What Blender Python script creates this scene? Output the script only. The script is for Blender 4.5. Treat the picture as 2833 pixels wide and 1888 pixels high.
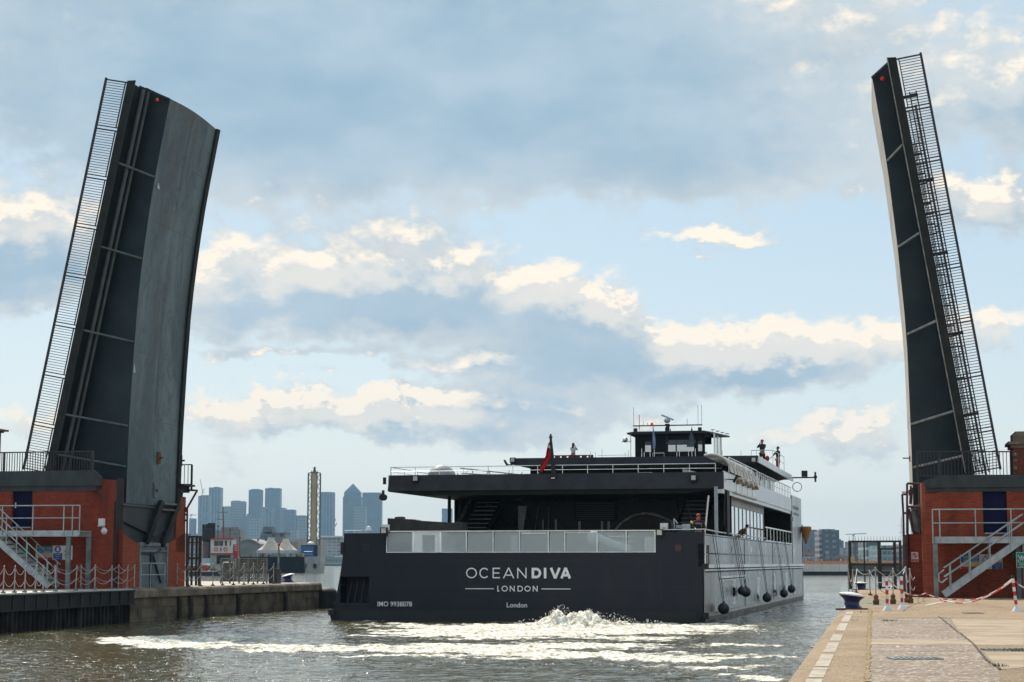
import bpy, math, random
import numpy as np
from mathutils import Vector, Matrix
random.seed(7); rng = np.random.default_rng(7)
for o in list(bpy.data.objects): bpy.data.objects.remove(o)
SC = bpy.context.scene; COL = SC.collection
R_ = math.radians
# ---------------------------------------------------------------- camera
F_ = 5200.; CX, CY, HZ, CZ = 1416.5, 944., 1558., 2.65
TH = math.atan((HZ-CY)/F_)
cam = bpy.data.cameras.new('camera'); camo = bpy.data.objects.new('camera', cam); COL.objects.link(camo)
cam.sensor_fit = 'HORIZONTAL'; cam.sensor_width = 36; cam.lens = 36*F_/2833; cam.clip_end = 30000; cam.clip_start = .5
camo.location = (0, 0, CZ); camo.rotation_euler = (math.pi/2+TH, 0, 0)
SC.camera = camo
# ---------------------------------------------------------------- world
SUN_AZ, SUN_EL = -18., 46.          # azimuth from +Y towards +X, elevation
SKY = .1
SC.view_settings.view_transform = 'Standard'; SC.view_settings.look = 'None'
SC.view_settings.exposure = 0.3; SC.view_settings.gamma = 1
def pix_ang(px, py):
    x = (px-CX)/F_; y = (CY-py)/F_
    v = (x, math.cos(TH)-y*math.sin(TH), math.sin(TH)+y*math.cos(TH))
    return math.degrees(math.atan2(v[0], v[1])), math.degrees(math.atan2(v[2], math.hypot(v[0], v[1])))
class NT:
    def __init__(s, t): s.t = t
    def n(s, typ, **k):
        x = s.t.nodes.new(typ)
        for a, b in k.items(): setattr(x, a, b)
        return x
    def put(s, sock, v):
        if isinstance(v, bpy.types.NodeSocket): s.t.links.new(v, sock)
        else: sock.default_value = v
    def m(s, op, a, b=0., c=0., clamp=False):
        x = s.n('ShaderNodeMath', operation=op, use_clamp=clamp)
        s.put(x.inputs[0], a)
        if op not in ('EXPONENT', 'SINE', 'ABSOLUTE', 'ARCSINE', 'FRACT', 'SQRT', 'FLOOR'): s.put(x.inputs[1], b)
        if op in ('MULTIPLY_ADD',): s.put(x.inputs[2], c)
        return x.outputs[0]
    def mix(s, f, a, b, typ='MIX'):
        x = s.n('ShaderNodeMix', data_type='RGBA', blend_type=typ)
        s.put(x.inputs[0], f)
        for i, v in ((6, a), (7, b)):
            s.put(x.inputs[i], (*v, 1) if isinstance(v, tuple) and len(v) == 3 else v)
        return x.outputs[2]
    def ramp(s, f, stops, ease='EASE'):
        x = s.n('ShaderNodeValToRGB'); s.put(x.inputs[0], f); x.color_ramp.interpolation = ease
        e = x.color_ramp.elements
        while len(e) < len(stops): e.new(.5)
        for i, (p, c) in enumerate(stops):
            e[i].position = p; c = (c, c, c) if isinstance(c, (int, float)) else c; e[i].color = (*c, 1)
        return x.outputs[0]
    def noise(s, vec, scale, detail=4., rough=.5, dist=0., dim='3D', out=0):
        x = s.n('ShaderNodeTexNoise', noise_dimensions=dim)
        if vec is not None: s.put(x.inputs['Vector'], vec)
        x.inputs['Scale'].default_value = scale; x.inputs['Detail'].default_value = detail
        x.inputs['Roughness'].default_value = rough; x.inputs['Distortion'].default_value = dist
        return x.outputs[out]
    def smooth(s, v, lo, hi):
        x = s.n('ShaderNodeMapRange', interpolation_type='SMOOTHSTEP'); s.put(x.inputs[0], v)
        x.inputs[1].default_value = lo; x.inputs[2].default_value = hi
        return x.outputs[0]
    def comb(s, x, y, z=0.):
        c = s.n('ShaderNodeCombineXYZ'); s.put(c.inputs[0], x); s.put(c.inputs[1], y); s.put(c.inputs[2], z); return c.outputs[0]
    def sep(s, v):
        c = s.n('ShaderNodeSeparateXYZ'); s.put(c.inputs[0], v); return c.outputs
# cloud density group: banks and puffs set by compass direction and elevation (degrees), broken up by fractal noise
D2 = 1.204
BL = [  # display px of the overview: x, y, rx, ry up, ry down, amplitude
 (1000, 120, 1500, 400, 290, 1.05), (700, 300, 620, 260, 170, .75), (1750, 380, 430, 160, 90, .55),
 (60, 560, 170, 95, 120, 1.15), (10, 640, 150, 80, 60, .7),
 (640, 690, 290, 115, 85, 1.5), (960, 690, 200, 120, 80, 1.35), (1260, 715, 150, 95, 60, .95), (1390, 730, 120, 70, 50, .7),
 (800, 935, 430, 50, 55, 1.25), (1560, 830, 400, 80, 75, 1.3), (1800, 830, 170, 60, 60, .85), (1180, 840, 170, 45, 45, .8), (1150, 960, 330, 40, 35, .8), (620, 820, 300, 22, 18, .55),
 (1960, 1000, 110, 60, 60, 1.0), (520, 1060, 160, 50, 40, .5), (1640, 545, 140, 35, 30, .75),
 (2080, 770, 200, 50, 50, .6), (2270, 470, 150, 60, 60, 1.1), (2300, 250, 150, 90, 60, .7), (2330, 740, 90, 40, 40, .5),
 (1200, 1010, 200, 35, 40, .5), (1750, 1010, 160, 30, 30, .4), (1700, 660, 100, 20, 20, .15), (80, 960, 160, 40, 40, .6), (2320, 1050, 100, 50, 40, .5)]
def cloud_group():
    g = bpy.data.node_groups.new('cloud_density', 'ShaderNodeTree')
    for nm in ('az', 'el'): g.interface.new_socket(nm, in_out='INPUT', socket_type='NodeSocketFloat')
    g.interface.new_socket('density', in_out='OUTPUT', socket_type='NodeSocketFloat')
    N = NT(g); gi = N.n('NodeGroupInput'); go = N.n('NodeGroupOutput')
    az0, el0 = gi.outputs[0], gi.outputs[1]
    v = N.comb(az0, N.m('MULTIPLY', el0, 1.5))
    w = N.noise(v, .55, 8, .62, out=1); wx, wy, wz = N.sep(w)
    az = N.m('ADD', az0, N.m('MULTIPLY', N.m('SUBTRACT', wx, .5), 4.2))
    el = N.m('ADD', el0, N.m('MULTIPLY', N.m('SUBTRACT', wy, .5), 2.6))
    tot = None
    for (x, y, rx, ru, rd, amp) in BL:
        a, e = pix_ang(x*D2, y*D2)
        k = D2/90.8
        dx = N.m('MULTIPLY', N.m('SUBTRACT', az, a), 1/(rx*k))
        dy0 = N.m('SUBTRACT', el, e)
        up = N.m('MAXIMUM', dy0, 0.); dn = N.m('MINIMUM', dy0, 0.)
        dy = N.m('ADD', N.m('MULTIPLY', up, 1/(ru*k)), N.m('MULTIPLY', dn, 1/(rd*k)))
        r2 = N.m('ADD', N.m('MULTIPLY', dx, dx), N.m('MULTIPLY', dy, dy))
        c = N.m('MULTIPLY', N.m('EXPONENT', N.m('MULTIPLY', r2, -1.)), amp)
        tot = c if tot is None else N.m('ADD', tot, c)
    # broken cloud everywhere outside the modelled stretch of sky
    far = N.smooth(N.m('ABSOLUTE', az0), 17., 26.); far2 = N.smooth(el0, 18., 26.)
    far = N.m('MAXIMUM', far, far2)
    big = N.noise(v, .06, 3, .5)
    tot = N.m('ADD', tot, N.m('MULTIPLY', far, N.m('MULTIPLY', N.smooth(big, .35, .65), 1.1)))
    n2 = N.noise(v, .75, 9, .57)
    d = N.m('ADD', tot, N.m('MULTIPLY', N.m('SUBTRACT', n2, .5), .9))
    g.links.new(d, go.inputs[0]); return g
def build_world():
    w = bpy.data.worlds.new('World'); SC.world = w; w.use_nodes = True; t = w.node_tree; t.nodes.clear(); N = NT(t)
    out = N.n('ShaderNodeOutputWorld'); bg = N.n('ShaderNodeBackground'); t.links.new(bg.outputs[0], out.inputs[0])
    sky = N.n('ShaderNodeTexSky', sky_type='NISHITA'); sky.sun_disc = False
    sky.sun_elevation = R_(SUN_EL); sky.sun_rotation = R_(SUN_AZ); sky.air_density = 1.0; sky.dust_density = 1.2; sky.ozone_density = 1.5
    tc = N.n('ShaderNodeTexCoord'); x, y, z = N.sep(tc.outputs['Generated'])
    az = N.m('MULTIPLY', N.m('ARCTAN2', x, y), 57.2958)
    el = N.m('MULTIPLY', N.m('ARCSINE', z), 57.2958)
    G = cloud_group()
    def dens(da, de):
        g = N.n('ShaderNodeGroup'); g.node_tree = G
        N.put(g.inputs[0], N.m('ADD', az, da) if da else az); N.put(g.inputs[1], N.m('ADD', el, de) if de else el); return g.outputs[0]
    d0 = dens(0, 0); d1 = dens(-.22, .5); d2 = dens(-.3, 1.1); calm = N.m('SUBTRACT', 1., N.m('MULTIPLY', N.m('MULTIPLY', N.smooth(el, 10.6, 12.4), N.m('SUBTRACT', 1., N.smooth(az, 5., 9.))), .72))
    cov = N.smooth(d0, .28, .68)
    rim = N.m('MULTIPLY', N.m('MULTIPLY', N.m('SUBTRACT', d0, d1), 3.0, clamp=True), N.m('SUBTRACT', 1., N.smooth(d1, .45, .95)))
    thin = N.m('SUBTRACT', 1., N.smooth(d0, .45, 1.3))
    glow = N.m('MULTIPLY', N.m('MULTIPLY', N.m('SUBTRACT', d0, d2), 1.2, clamp=True), N.m('SUBTRACT', 1., N.smooth(d2, .5, 1.1)))
    rim = N.m('MAXIMUM', rim, N.m('MULTIPLY', glow, .6))
    lit = N.m('MULTIPLY', N.m('ADD', N.m('MULTIPLY', rim, 1.), N.m('MULTIPLY', thin, .30), clamp=True), calm)
    soft = N.noise(N.comb(az, N.m('MULTIPLY', el, 2.)), .16, 5, .55)
    body = N.mix(N.smooth(soft, .3, .7), (.285, .415, .525), (.41, .52, .61))
    hor = N.smooth(el, 14., 0.)
    body = N.mix(N.m('MULTIPLY', hor, .45), body, (.44, .51, .57))
    cl = N.mix(lit, body, (.90, .81, .69))
    clear = N.mix(N.smooth(el, 12., -1.), (.46, .60, .69), (.72, .76, .74))
    ns = N.mix(.72, N.mix(1., sky.outputs[0], (SKY, SKY, SKY), 'MULTIPLY'), clear)
    c = N.mix(cov, ns, cl)
    cream = N.m('MULTIPLY', N.smooth(el, 5.5, 0.), .35)
    c = N.mix(cream, c, (.84, .81, .73))
    c = N.mix(1., c, (1/SKY, 1/SKY, 1/SKY), 'MULTIPLY')
    t.links.new(c, bg.inputs[0]); bg.inputs[1].default_value = SKY
    w.cycles.sampling_method = 'MANUAL'; w.cycles.sample_map_resolution = 512
build_world()
sun = bpy.data.lights.new('sun', 'SUN'); suno = bpy.data.objects.new('sun', sun); COL.objects.link(suno)
sun.energy = 4.0; sun.angle = R_(.6); sun.color = (1, .93, .82)
sd = Vector((math.sin(R_(SUN_AZ))*math.cos(R_(SUN_EL)), math.cos(R_(SUN_AZ))*math.cos(R_(SUN_EL)), math.sin(R_(SUN_EL))))
suno.rotation_euler = sd.to_track_quat('Z', 'Y').to_euler()
SC.cycles.max_bounces = 6; SC.cycles.transparent_max_bounces = 12; SC.cycles.sample_clamp_indirect = 4; SC.cycles.sample_clamp_direct = 12
SC.cycles.use_denoising = True
# ---------------------------------------------------------------- frames: local axes set square to the dock
def ray(px, py):
    x = (px-CX)/F_; y = (CY-py)/F_
    return (x, math.cos(TH)-y*math.sin(TH), math.sin(TH)+y*math.cos(TH))
class Fr:                                   # a to the right across the dock, b along the dock, z up
    def __init__(s, ox, oy, t=.19):
        an = math.atan(t); s.c, s.s, s.ox, s.oy, s.an = math.cos(an), math.sin(an), ox, oy, an
    def W(s, a, b, z): return Vector((s.ox+a*s.c+b*s.s, s.oy-a*s.s+b*s.c, z))
    def on_b(s, px, py, b):
        r = ray(px, py); t = (b+s.ox*s.s+s.oy*s.c)/(r[0]*s.s+r[1]*s.c)
        return ((t*r[0]-s.ox)*s.c-(t*r[1]-s.oy)*s.s, CZ+t*r[2])
    def on_a(s, px, py, a):
        r = ray(px, py); t = (a+s.ox*s.c-s.oy*s.s)/(r[0]*s.c-r[1]*s.s)
        return ((t*r[0]-s.ox)*s.s+(t*r[1]-s.oy)*s.c, CZ+t*r[2])
def G(px, py, z):
    r = ray(px, py); t = (z-CZ)/r[2]; return (t*r[0], t*r[1])
def at(px, py, D):
    r = ray(px, py); t = D/r[1]; return Vector((t*r[0], D, CZ+t*r[2]))
W0 = Fr(0, 0, 0.)
L = Fr(-18.006, 86.1); Rt = Fr(16.595, 79.5); S = Fr(8.563, 84., .23106)
# ---------------------------------------------------------------- materials
MATS = {}
def pm(name, c1=(.1,.1,.1), c2=None, scale=2., rough=.6, metal=0., bump=0., bscale=None, stretch=(1, 1, 1), spec=.5, lo=.35, hi=.65, detail=5, rough2=None, coat=0.):
    if name in MATS: return MATS[name]
    m = bpy.data.materials.new(name); m.use_nodes = True; t = m.node_tree; N = NT(t); b = t.nodes['Principled BSDF']
    b.inputs['Roughness'].default_value = rough; b.inputs['Metallic'].default_value = metal; b.inputs['Specular IOR Level'].default_value = spec
    b.inputs['Coat Weight'].default_value = coat
    geo = N.n('ShaderNodeNewGeometry'); mp = N.n('ShaderNodeMapping'); t.links.new(geo.outputs['Position'], mp.inputs[0]); mp.inputs['Scale'].default_value = stretch
    if c2 is None: c2 = tuple(min(1, x*1.25+.004) for x in c1); c1 = tuple(x*.85 for x in c1)
    f = N.smooth(N.noise(mp.outputs[0], scale, detail, .6), lo, hi)
    t.links.new(N.mix(f, c1, c2), b.inputs['Base Color'])
    if rough2 is not None: t.links.new(N.m('MULTIPLY_ADD', f, rough2-rough, rough), b.inputs['Roughness'])
    if bump:
        bp = N.n('ShaderNodeBump'); bp.inputs['Strength'].default_value = 1; bp.inputs['Distance'].default_value = bump
        t.links.new(N.noise(mp.outputs[0], bscale or scale*4, 4, .6), bp.inputs['Height']); t.links.new(bp.outputs[0], b.inputs['Normal'])
    MATS[name] = m; return m
def emit_mat(name, c, s):
    m = bpy.data.materials.new(name); m.use_nodes = True; b = m.node_tree.nodes['Principled BSDF']
    b.inputs['Base Color'].default_value = (*c, 1); b.inputs['Emission Color'].default_value = (*c, 1); b.inputs['Emission Strength'].default_value = s; return m
def glass_mat(name, col, alpha, rough=.05):
    m = bpy.data.materials.new(name); m.use_nodes = True; t = m.node_tree; b = t.nodes['Principled BSDF']
    b.inputs['Base Color'].default_value = (*col, 1); b.inputs['Roughness'].default_value = rough; b.inputs['Alpha'].default_value = alpha
    b.inputs['Specular IOR Level'].default_value = .8
    return m
def brick_mat(name, c1, c2, mortar, an, stain=.55, bw=.235, bh=.078):
    m = bpy.data.materials.new(name); m.use_nodes = True; t = m.node_tree; N = NT(t); b = t.nodes['Principled BSDF']
    geo = N.n('ShaderNodeNewGeometry'); mp = N.n('ShaderNodeMapping'); t.links.new(geo.outputs['Position'], mp.inputs[0]); mp.inputs['Rotation'].default_value = (0, 0, an)
    x, y, z = N.sep(mp.outputs[0])
    v = N.comb(N.m('ADD', x, y), z)
    br = N.n('ShaderNodeTexBrick'); t.links.new(v, br.inputs['Vector']); br.inputs['Scale'].default_value = 1
    br.inputs['Brick Width'].default_value = bw; br.inputs['Row Height'].default_value = bh; br.inputs['Mortar Size'].default_value = .007
    br.inputs['Color1'].default_value = (*c1, 1); br.inputs['Color2'].default_value = (*c2, 1); br.inputs['Mortar'].default_value = (*mortar, 1)
    n1 = N.smooth(N.noise(N.comb(N.m('ADD', x, y), N.m('MULTIPLY', z, .35)), 1.1, 6, .65), .35, .75)
    n2 = N.noise(geo.outputs['Position'], 9, 3, .6)
    c = N.mix(N.m('MULTIPLY', n1, stain), br.outputs['Color'], N.mix(1., br.outputs['Color'], (.35, .3, .3), 'MULTIPLY'))
    c = N.mix(.35, c, N.mix(n2, (.12, .04, .025), (.5, .2, .12)), 'OVERLAY')
    t.links.new(c, b.inputs['Base Color']); b.inputs['Roughness'].default_value = .8; b.inputs['Specular IOR Level'].default_value = .25
    bp = N.n('ShaderNodeBump'); bp.inputs['Distance'].default_value = .01; bp.invert = True; t.links.new(br.outputs['Fac'], bp.inputs['Height']); t.links.new(bp.outputs[0], b.inputs['Normal'])
    return m
BRICK = brick_mat('red_brick', (.40, .082, .036), (.28, .055, .027), (.28, .13, .08), L.an, .55)
BRICKL = brick_mat('dull_red_brick', (.37, .068, .036), (.27, .048, .028), (.20, .085, .06), L.an, .55)
BRICKD = brick_mat('orange_brick', (.50, .12, .055), (.40, .09, .042), (.36, .16, .10), L.an, .35)
steel_d = pm('dark_painted_steel', (.016, .021, .024), (.028, .036, .040), 1.5, .55, 0, .004, 6, rough2=.7, spec=.3)
steel_w = pm('web_paint', (.014, .026, .034), (.024, .038, .045), .6, .5, 0, spec=.3)
steel_f = pm('fascia_paint', (.012, .014, .013), (.022, .023, .02), 2, .6, spec=.25)
bar_d = pm('railing_paint', (.02, .018, .022), (.035, .03, .034), 4, .55)
galv = pm('galvanised_steel', (.27, .31, .33), (.42, .46, .48), 3, .42, .35, lo=.3, hi=.7)
galvd = pm('weathered_galvanised', (.10, .13, .14), (.2, .235, .245), 2, .5, .2)
chainm = pm('chain_steel', (.30, .29, .27), (.46, .45, .42), 8, .45, .4)
navy = pm('navy_door_paint', (.002, .003, .028), (.004, .006, .042), 2, .6, spec=.15)
bluep = pm('bollard_blue', (.008, .018, .075), (.018, .03, .10), 4, .45)
whitep = pm('white_paint', (.62, .62, .6), (.8, .8, .78), 3, .5)
redp = pm('red_paint', (.42, .02, .025), (.55, .035, .04), 4, .5)
rust = pm('rust', (.10, .035, .015), (.2, .08, .03), 6, .85)
conc = pm('weathered_concrete', (.27, .235, .185), (.42, .37, .3), 1.2, .85, 0, .01, 8)
black = pm('black_rubber', (.012, .012, .013), (.022, .022, .024), 3, .7)
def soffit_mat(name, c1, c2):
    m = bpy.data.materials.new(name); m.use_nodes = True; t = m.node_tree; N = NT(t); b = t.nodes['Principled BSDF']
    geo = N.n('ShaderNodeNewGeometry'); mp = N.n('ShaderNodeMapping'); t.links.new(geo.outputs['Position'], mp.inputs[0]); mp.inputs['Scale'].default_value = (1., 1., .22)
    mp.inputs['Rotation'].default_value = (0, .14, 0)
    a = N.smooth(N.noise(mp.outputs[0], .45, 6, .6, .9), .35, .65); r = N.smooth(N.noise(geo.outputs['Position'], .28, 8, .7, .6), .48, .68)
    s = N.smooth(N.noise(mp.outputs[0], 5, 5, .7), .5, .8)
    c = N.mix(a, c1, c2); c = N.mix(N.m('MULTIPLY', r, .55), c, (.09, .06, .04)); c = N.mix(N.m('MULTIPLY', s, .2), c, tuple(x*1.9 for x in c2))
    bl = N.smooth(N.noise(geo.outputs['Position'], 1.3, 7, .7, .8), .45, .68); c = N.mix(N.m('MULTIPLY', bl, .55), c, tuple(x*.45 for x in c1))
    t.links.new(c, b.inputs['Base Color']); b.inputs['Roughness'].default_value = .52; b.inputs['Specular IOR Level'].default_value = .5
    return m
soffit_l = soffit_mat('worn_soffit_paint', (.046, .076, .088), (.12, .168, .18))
# ---------------------------------------------------------------- mesh builder
class MB:
    def __init__(s, F=W0): s.v = []; s.f = []; s.F = F; s.st = []
    def add(s, vs, fs):
        n = len(s.v); s.st.append((n, len(s.f))); s.v += [tuple(v) for v in vs]; s.f += [tuple(i+n for i in f) for f in fs]; return s
    def hexa(s, p): return s.add(p, [(0, 3, 2, 1), (4, 5, 6, 7), (0, 1, 5, 4), (1, 2, 6, 5), (2, 3, 7, 6), (3, 0, 4, 7)])
    def bx(s, a0, a1, b0, b1, z0, z1, F=None):
        W = (F or s.F).W
        return s.hexa([W(a0, b0, z0), W(a1, b0, z0), W(a1, b1, z0), W(a0, b1, z0), W(a0, b0, z1), W(a1, b0, z1), W(a1, b1, z1), W(a0, b1, z1)])
    def prism(s, pts, b0, b1, F=None):        # polygon in (a,z), swept along b
        W = (F or s.F).W; n = len(pts)
        A = sum(pts[i][0]*pts[(i+1) % n][1]-pts[(i+1) % n][0]*pts[i][1] for i in range(n))
        if A < 0: pts = pts[::-1]
        vs = [W(a, b0, z) for a, z in pts]+[W(a, b1, z) for a, z in pts]
        return s.add(vs, [tuple(range(n)), tuple(range(2*n-1, n-1, -1))]+[(i, i+n, (i+1) % n+n, (i+1) % n) for i in range(n)])
    def slab(s, pts, z0, z1, F=None):         # polygon in (a,b), extruded in z
        W = (F or s.F).W; n = len(pts)
        A = sum(pts[i][0]*pts[(i+1) % n][1]-pts[(i+1) % n][0]*pts[i][1] for i in range(n))
        if A < 0: pts = pts[::-1]
        vs = [W(a, b, z0) for a, b in pts]+[W(a, b, z1) for a, b in pts]
        return s.add(vs, [tuple(range(n-1, -1, -1)), tuple(range(n, 2*n))]+[(i, (i+1) % n, (i+1) % n+n, i+n) for i in range(n)])
    def prisma(s, pts, a0, a1, F=None):       # polygon in (b,z), swept along a
        W = (F or s.F).W; n = len(pts)
        A = sum(pts[i][0]*pts[(i+1) % n][1]-pts[(i+1) % n][0]*pts[i][1] for i in range(n))
        if A < 0: pts = pts[::-1]
        vs = [W(a0, b, z) for b, z in pts]+[W(a1, b, z) for b, z in pts]
        return s.add(vs, [tuple(range(n-1, -1, -1)), tuple(range(n, 2*n))]+[(i, (i+1) % n, (i+1) % n+n, i+n) for i in range(n)])
    def tube(s, p, q, r, n=8, r2=None, w=False):
        if not w: p = s.F.W(*p); q = s.F.W(*q)
        p, q = Vector(p), Vector(q); d = (q-p)
        if d.length < 1e-6: return s
        d.normalize(); u = d.orthogonal().normalized(); v = d.cross(u); r2 = r if r2 is None else r2
        vs = []
        for c, rr in ((p, r), (q, r2)):
            for i in range(n): t = 2*math.pi*i/n+math.pi/n; vs.append(c+(u*math.cos(t)+v*math.sin(t))*rr)
        return s.add(vs, [tuple(range(n-1, -1, -1)), tuple(range(n, 2*n))]+[(i, (i+1) % n, (i+1) % n+n, i+n) for i in range(n)])
    def bar(s, p, q, w, h=None, w_=False):    # rectangular bar, h along the most vertical side
        h = h or w
        if not w_: p = s.F.W(*p); q = s.F.W(*q)
        p, q = Vector(p), Vector(q); d = (q-p)
        if d.length < 1e-6: return s
        d.normalize(); up = Vector((0, 0, 1)); 
        if abs(d.z) > .95: up = Vector((s.F.s, s.F.c, 0))
        x = d.cross(up).normalized(); y = x.cross(d).normalized()
        P = [p-x*w/2-y*h/2, p+x*w/2-y*h/2, p+x*w/2+y*h/2, p-x*w/2+y*h/2]; Q = [k+(q-p) for k in P]
        return s.add(P+Q, [(0, 1, 2, 3), (7, 6, 5, 4), (0, 4, 5, 1), (1, 5, 6, 2), (2, 6, 7, 3), (3, 7, 4, 0)])
    def path(s, pts, r, n=6, w=False):
        for i in range(len(pts)-1): s.tube(pts[i], pts[i+1], r, n, w=w)
        return s
    def lathe(s, c, prof, n=20, w=False):     # prof: (radius, z)
        c = Vector(c) if w else s.F.W(*c); vs = []
        for r, z in prof:
            for i in range(n): t = 2*math.pi*i/n; vs.append(c+Vector((r*math.cos(t), r*math.sin(t), z)))
        m = len(prof)
        fs = [(j*n+i, j*n+(i+1) % n, (j+1)*n+(i+1) % n, (j+1)*n+i) for j in range(m-1) for i in range(n)]
        fs += [tuple(range(n-1, -1, -1)), tuple(range((m-1)*n, m*n))]
        return s.add(vs, fs)
    def ball(s, c, r, n=14, sq=1., w=False):
        pr = [(max(1e-3, r*math.sin(math.pi*k/10)), -r*sq*math.cos(math.pi*k/10)) for k in range(11)]
        return s.lathe(c, pr, n, w)
    def sheet(s, pts): return s.add(pts, [tuple(range(len(pts)))])
    def split(s, name, mat, parent=None, k=1, smooth=False):      # every k primitives become a mesh of their own
        out = []; st = s.st+[(len(s.v), len(s.f))]
        for i in range(0, len(s.st), k):
            j = min(i+k, len(s.st)); (v0, f0), (v1, f1) = st[i], st[j]
            m = MB(s.F); m.v = s.v[v0:v1]; m.f = [tuple(q-v0 for q in f) for f in s.f[f0:f1]]; out.append(m.build(name, mat, parent, smooth))
        return out
    def build(s, name, mat, parent=None, smooth=False, **props):
        me = bpy.data.meshes.new(name); me.from_pydata(s.v, [], s.f); me.validate()
        o = bpy.data.objects.new(name, me); COL.objects.link(o)
        if mat is not None: me.materials.append(mat)
        if parent is not None:
            off = wl(parent); me.transform(Matrix.Translation(-off)); o.parent = parent; o['_w'] = list(off)
        else:
            if s.v:
                xs = np.array(s.v); c = Vector((xs[:, 0].mean(), xs[:, 1].mean(), xs[:, 2].min()))
                me.transform(Matrix.Translation(-c)); o.location = c; o['_w'] = list(c)
        if smooth: me.polygons.foreach_set('use_smooth', [True]*len(me.polygons))
        for k, v in props.items(): o[k] = v
        return o
def wl(o): return Vector(o['_w'])
def thing(name, label, cat, loc, group=None):
    o = bpy.data.objects.new(name, None); COL.objects.link(o); o.location = loc; o['_w'] = list(Vector(loc)); o['label'] = label; o['category'] = cat
    o.empty_display_size = .2
    if group: o['group'] = group
    return o
def tag(o, label, cat, group=None):
    o['label'] = label; o['category'] = cat
    if group: o['group'] = group
    return o
def struct(o): o['kind'] = 'structure'; return o
def copy_tree(root, delta, label):
    r = root.copy(); COL.objects.link(r); r.location = root.location+Vector(delta); r['label'] = label
    for ch in root.children:
        c = ch.copy(); COL.objects.link(c); c.parent = r
        for g in ch.children: d = g.copy(); COL.objects.link(d); d.parent = c
    return r
ORD = ['first', 'second', 'third', 'fourth', 'fifth', 'sixth', 'seventh', 'eighth', 'ninth', 'tenth', 'eleventh', 'twelfth', 'thirteenth', 'fourteenth', 'fifteenth',
       'sixteenth', 'seventeenth', 'eighteenth', 'nineteenth', 'twentieth', 'twenty-first', 'twenty-second', 'twenty-third', 'twenty-fourth']
def text(name, s, F, a, z, b, h, mat, parent, bold=0., width=None, spacing=1., depth=.004, align='CENTER', side=False):
    cu = bpy.data.curves.new(name, 'FONT'); cu.body = s; cu.size = h/.72; cu.offset = bold; cu.align_x = align; cu.extrude = depth; cu.space_character = spacing; cu.resolution_u = 3
    ob = bpy.data.objects.new('tmp', cu); COL.objects.link(ob); bpy.context.view_layer.update()
    me = bpy.data.meshes.new_from_object(ob.evaluated_get(bpy.context.evaluated_depsgraph_get())); bpy.data.objects.remove(ob)
    n = len(me.vertices); co = np.zeros(n*3); me.vertices.foreach_get('co', co); co = co.reshape(-1, 3)
    if width: 
        w = co[:, 0].max()-co[:, 0].min(); co[:, 0] *= width/w
    off = wl(parent)
    if side: out = [F.W(a, b+x, z+y)-off+Vector((dd, 0, 0)) for x, y, dd in co]
    else: out = [F.W(a+x, b-dd, z+y)-off for x, y, dd in co]
    me.vertices.foreach_set('co', np.array([tuple(v) for v in out]).ravel()); me.materials.clear(); me.materials.append(mat)
    o = bpy.data.objects.new(name, me); COL.objects.link(o); o.parent = parent; o['_w'] = list(off); return o
exec_order = None
def fr2(p, q):
    F = Fr(p[0], p[1], 0.); an = -math.atan2(q[1]-p[1], q[0]-p[0]); F.c, F.s, F.an = math.cos(an), math.sin(an), an
    return F, math.hypot(q[0]-p[0], q[1]-p[1])
# ================================================================ SETTING: water, ground, quays
def vnoise(x, y, seed=0):
    r = np.random.default_rng(seed).random((256, 256)); xi = np.floor(x).astype(int); yi = np.floor(y).astype(int); fx = x-xi; fy = y-yi
    fx = fx*fx*(3-2*fx); fy = fy*fy*(3-2*fy); g = lambda i, j: r[(xi+i) % 256, (yi+j) % 256]
    return (g(0, 0)*(1-fx)+g(1, 0)*fx)*(1-fy)+(g(0, 1)*(1-fx)+g(1, 1)*fx)*fy
def fbm(x, y, o=4, seed=0):
    s = 0; a = .5
    for k in range(o): s = s+a*vnoise(x*2**k+17*k, y*2**k+5*k, seed+k); a *= .5
    return s
def water_mat():
    m = bpy.data.materials.new('dock_water'); m.use_nodes = True; t = m.node_tree; N = NT(t); b = t.nodes['Principled BSDF']
    geo = N.n('ShaderNodeNewGeometry'); P = geo.outputs['Position']
    at_ = N.n('ShaderNodeAttribute', attribute_name='foam'); fo = at_.outputs['Fac']
    mp = N.n('ShaderNodeMapping'); t.links.new(P, mp.inputs[0]); mp.inputs['Scale'].default_value = (1, .45, 1)
    n1 = N.noise(P, 1.5, 9, .72, .8)
    n3 = N.noise(mp.outputs[0], 7., 4, .7, .3)
    fm = N.smooth(N.m('ADD', N.m('ADD', N.m('MULTIPLY', n1, .8), N.m('MULTIPLY', n3, .2)), N.m('MULTIPLY', fo, .66)), .83, .97)
    fc = N.mix(N.smooth(N.m('ADD', N.m('MULTIPLY', n3, .6), N.m('MULTIPLY', n1, .4)), .40, .58), (.40, .345, .23), (.97, .93, .82))
    t.links.new(N.mix(fm, (.085, .074, .036), fc), b.inputs['Base Color'])
    t.links.new(N.m('MULTIPLY_ADD', fm, .5, .09), b.inputs['Roughness'])
    b.inputs['IOR'].default_value = 1.33
    bp = N.n('ShaderNodeBump'); bp.inputs['Strength'].default_value = 1.; bp.inputs['Distance'].default_value = .03
    patch = N.smooth(N.noise(P, .12, 3, .6), .35, .7)
    spk = N.m('MULTIPLY', N.smooth(N.noise(P, 3.6, 2, .5), .46, .74), N.m('MULTIPLY_ADD', patch, 1.9, .55))
    h = N.m('ADD', N.m('ADD', N.noise(mp.outputs[0], 1.3, 5, .6, .3), spk), N.m('MULTIPLY', fm, N.m('MULTIPLY', n3, 4.)))
    t.links.new(h, bp.inputs['Height']); t.links.new(bp.outputs[0], b.inputs['Normal'])
    return m
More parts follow.
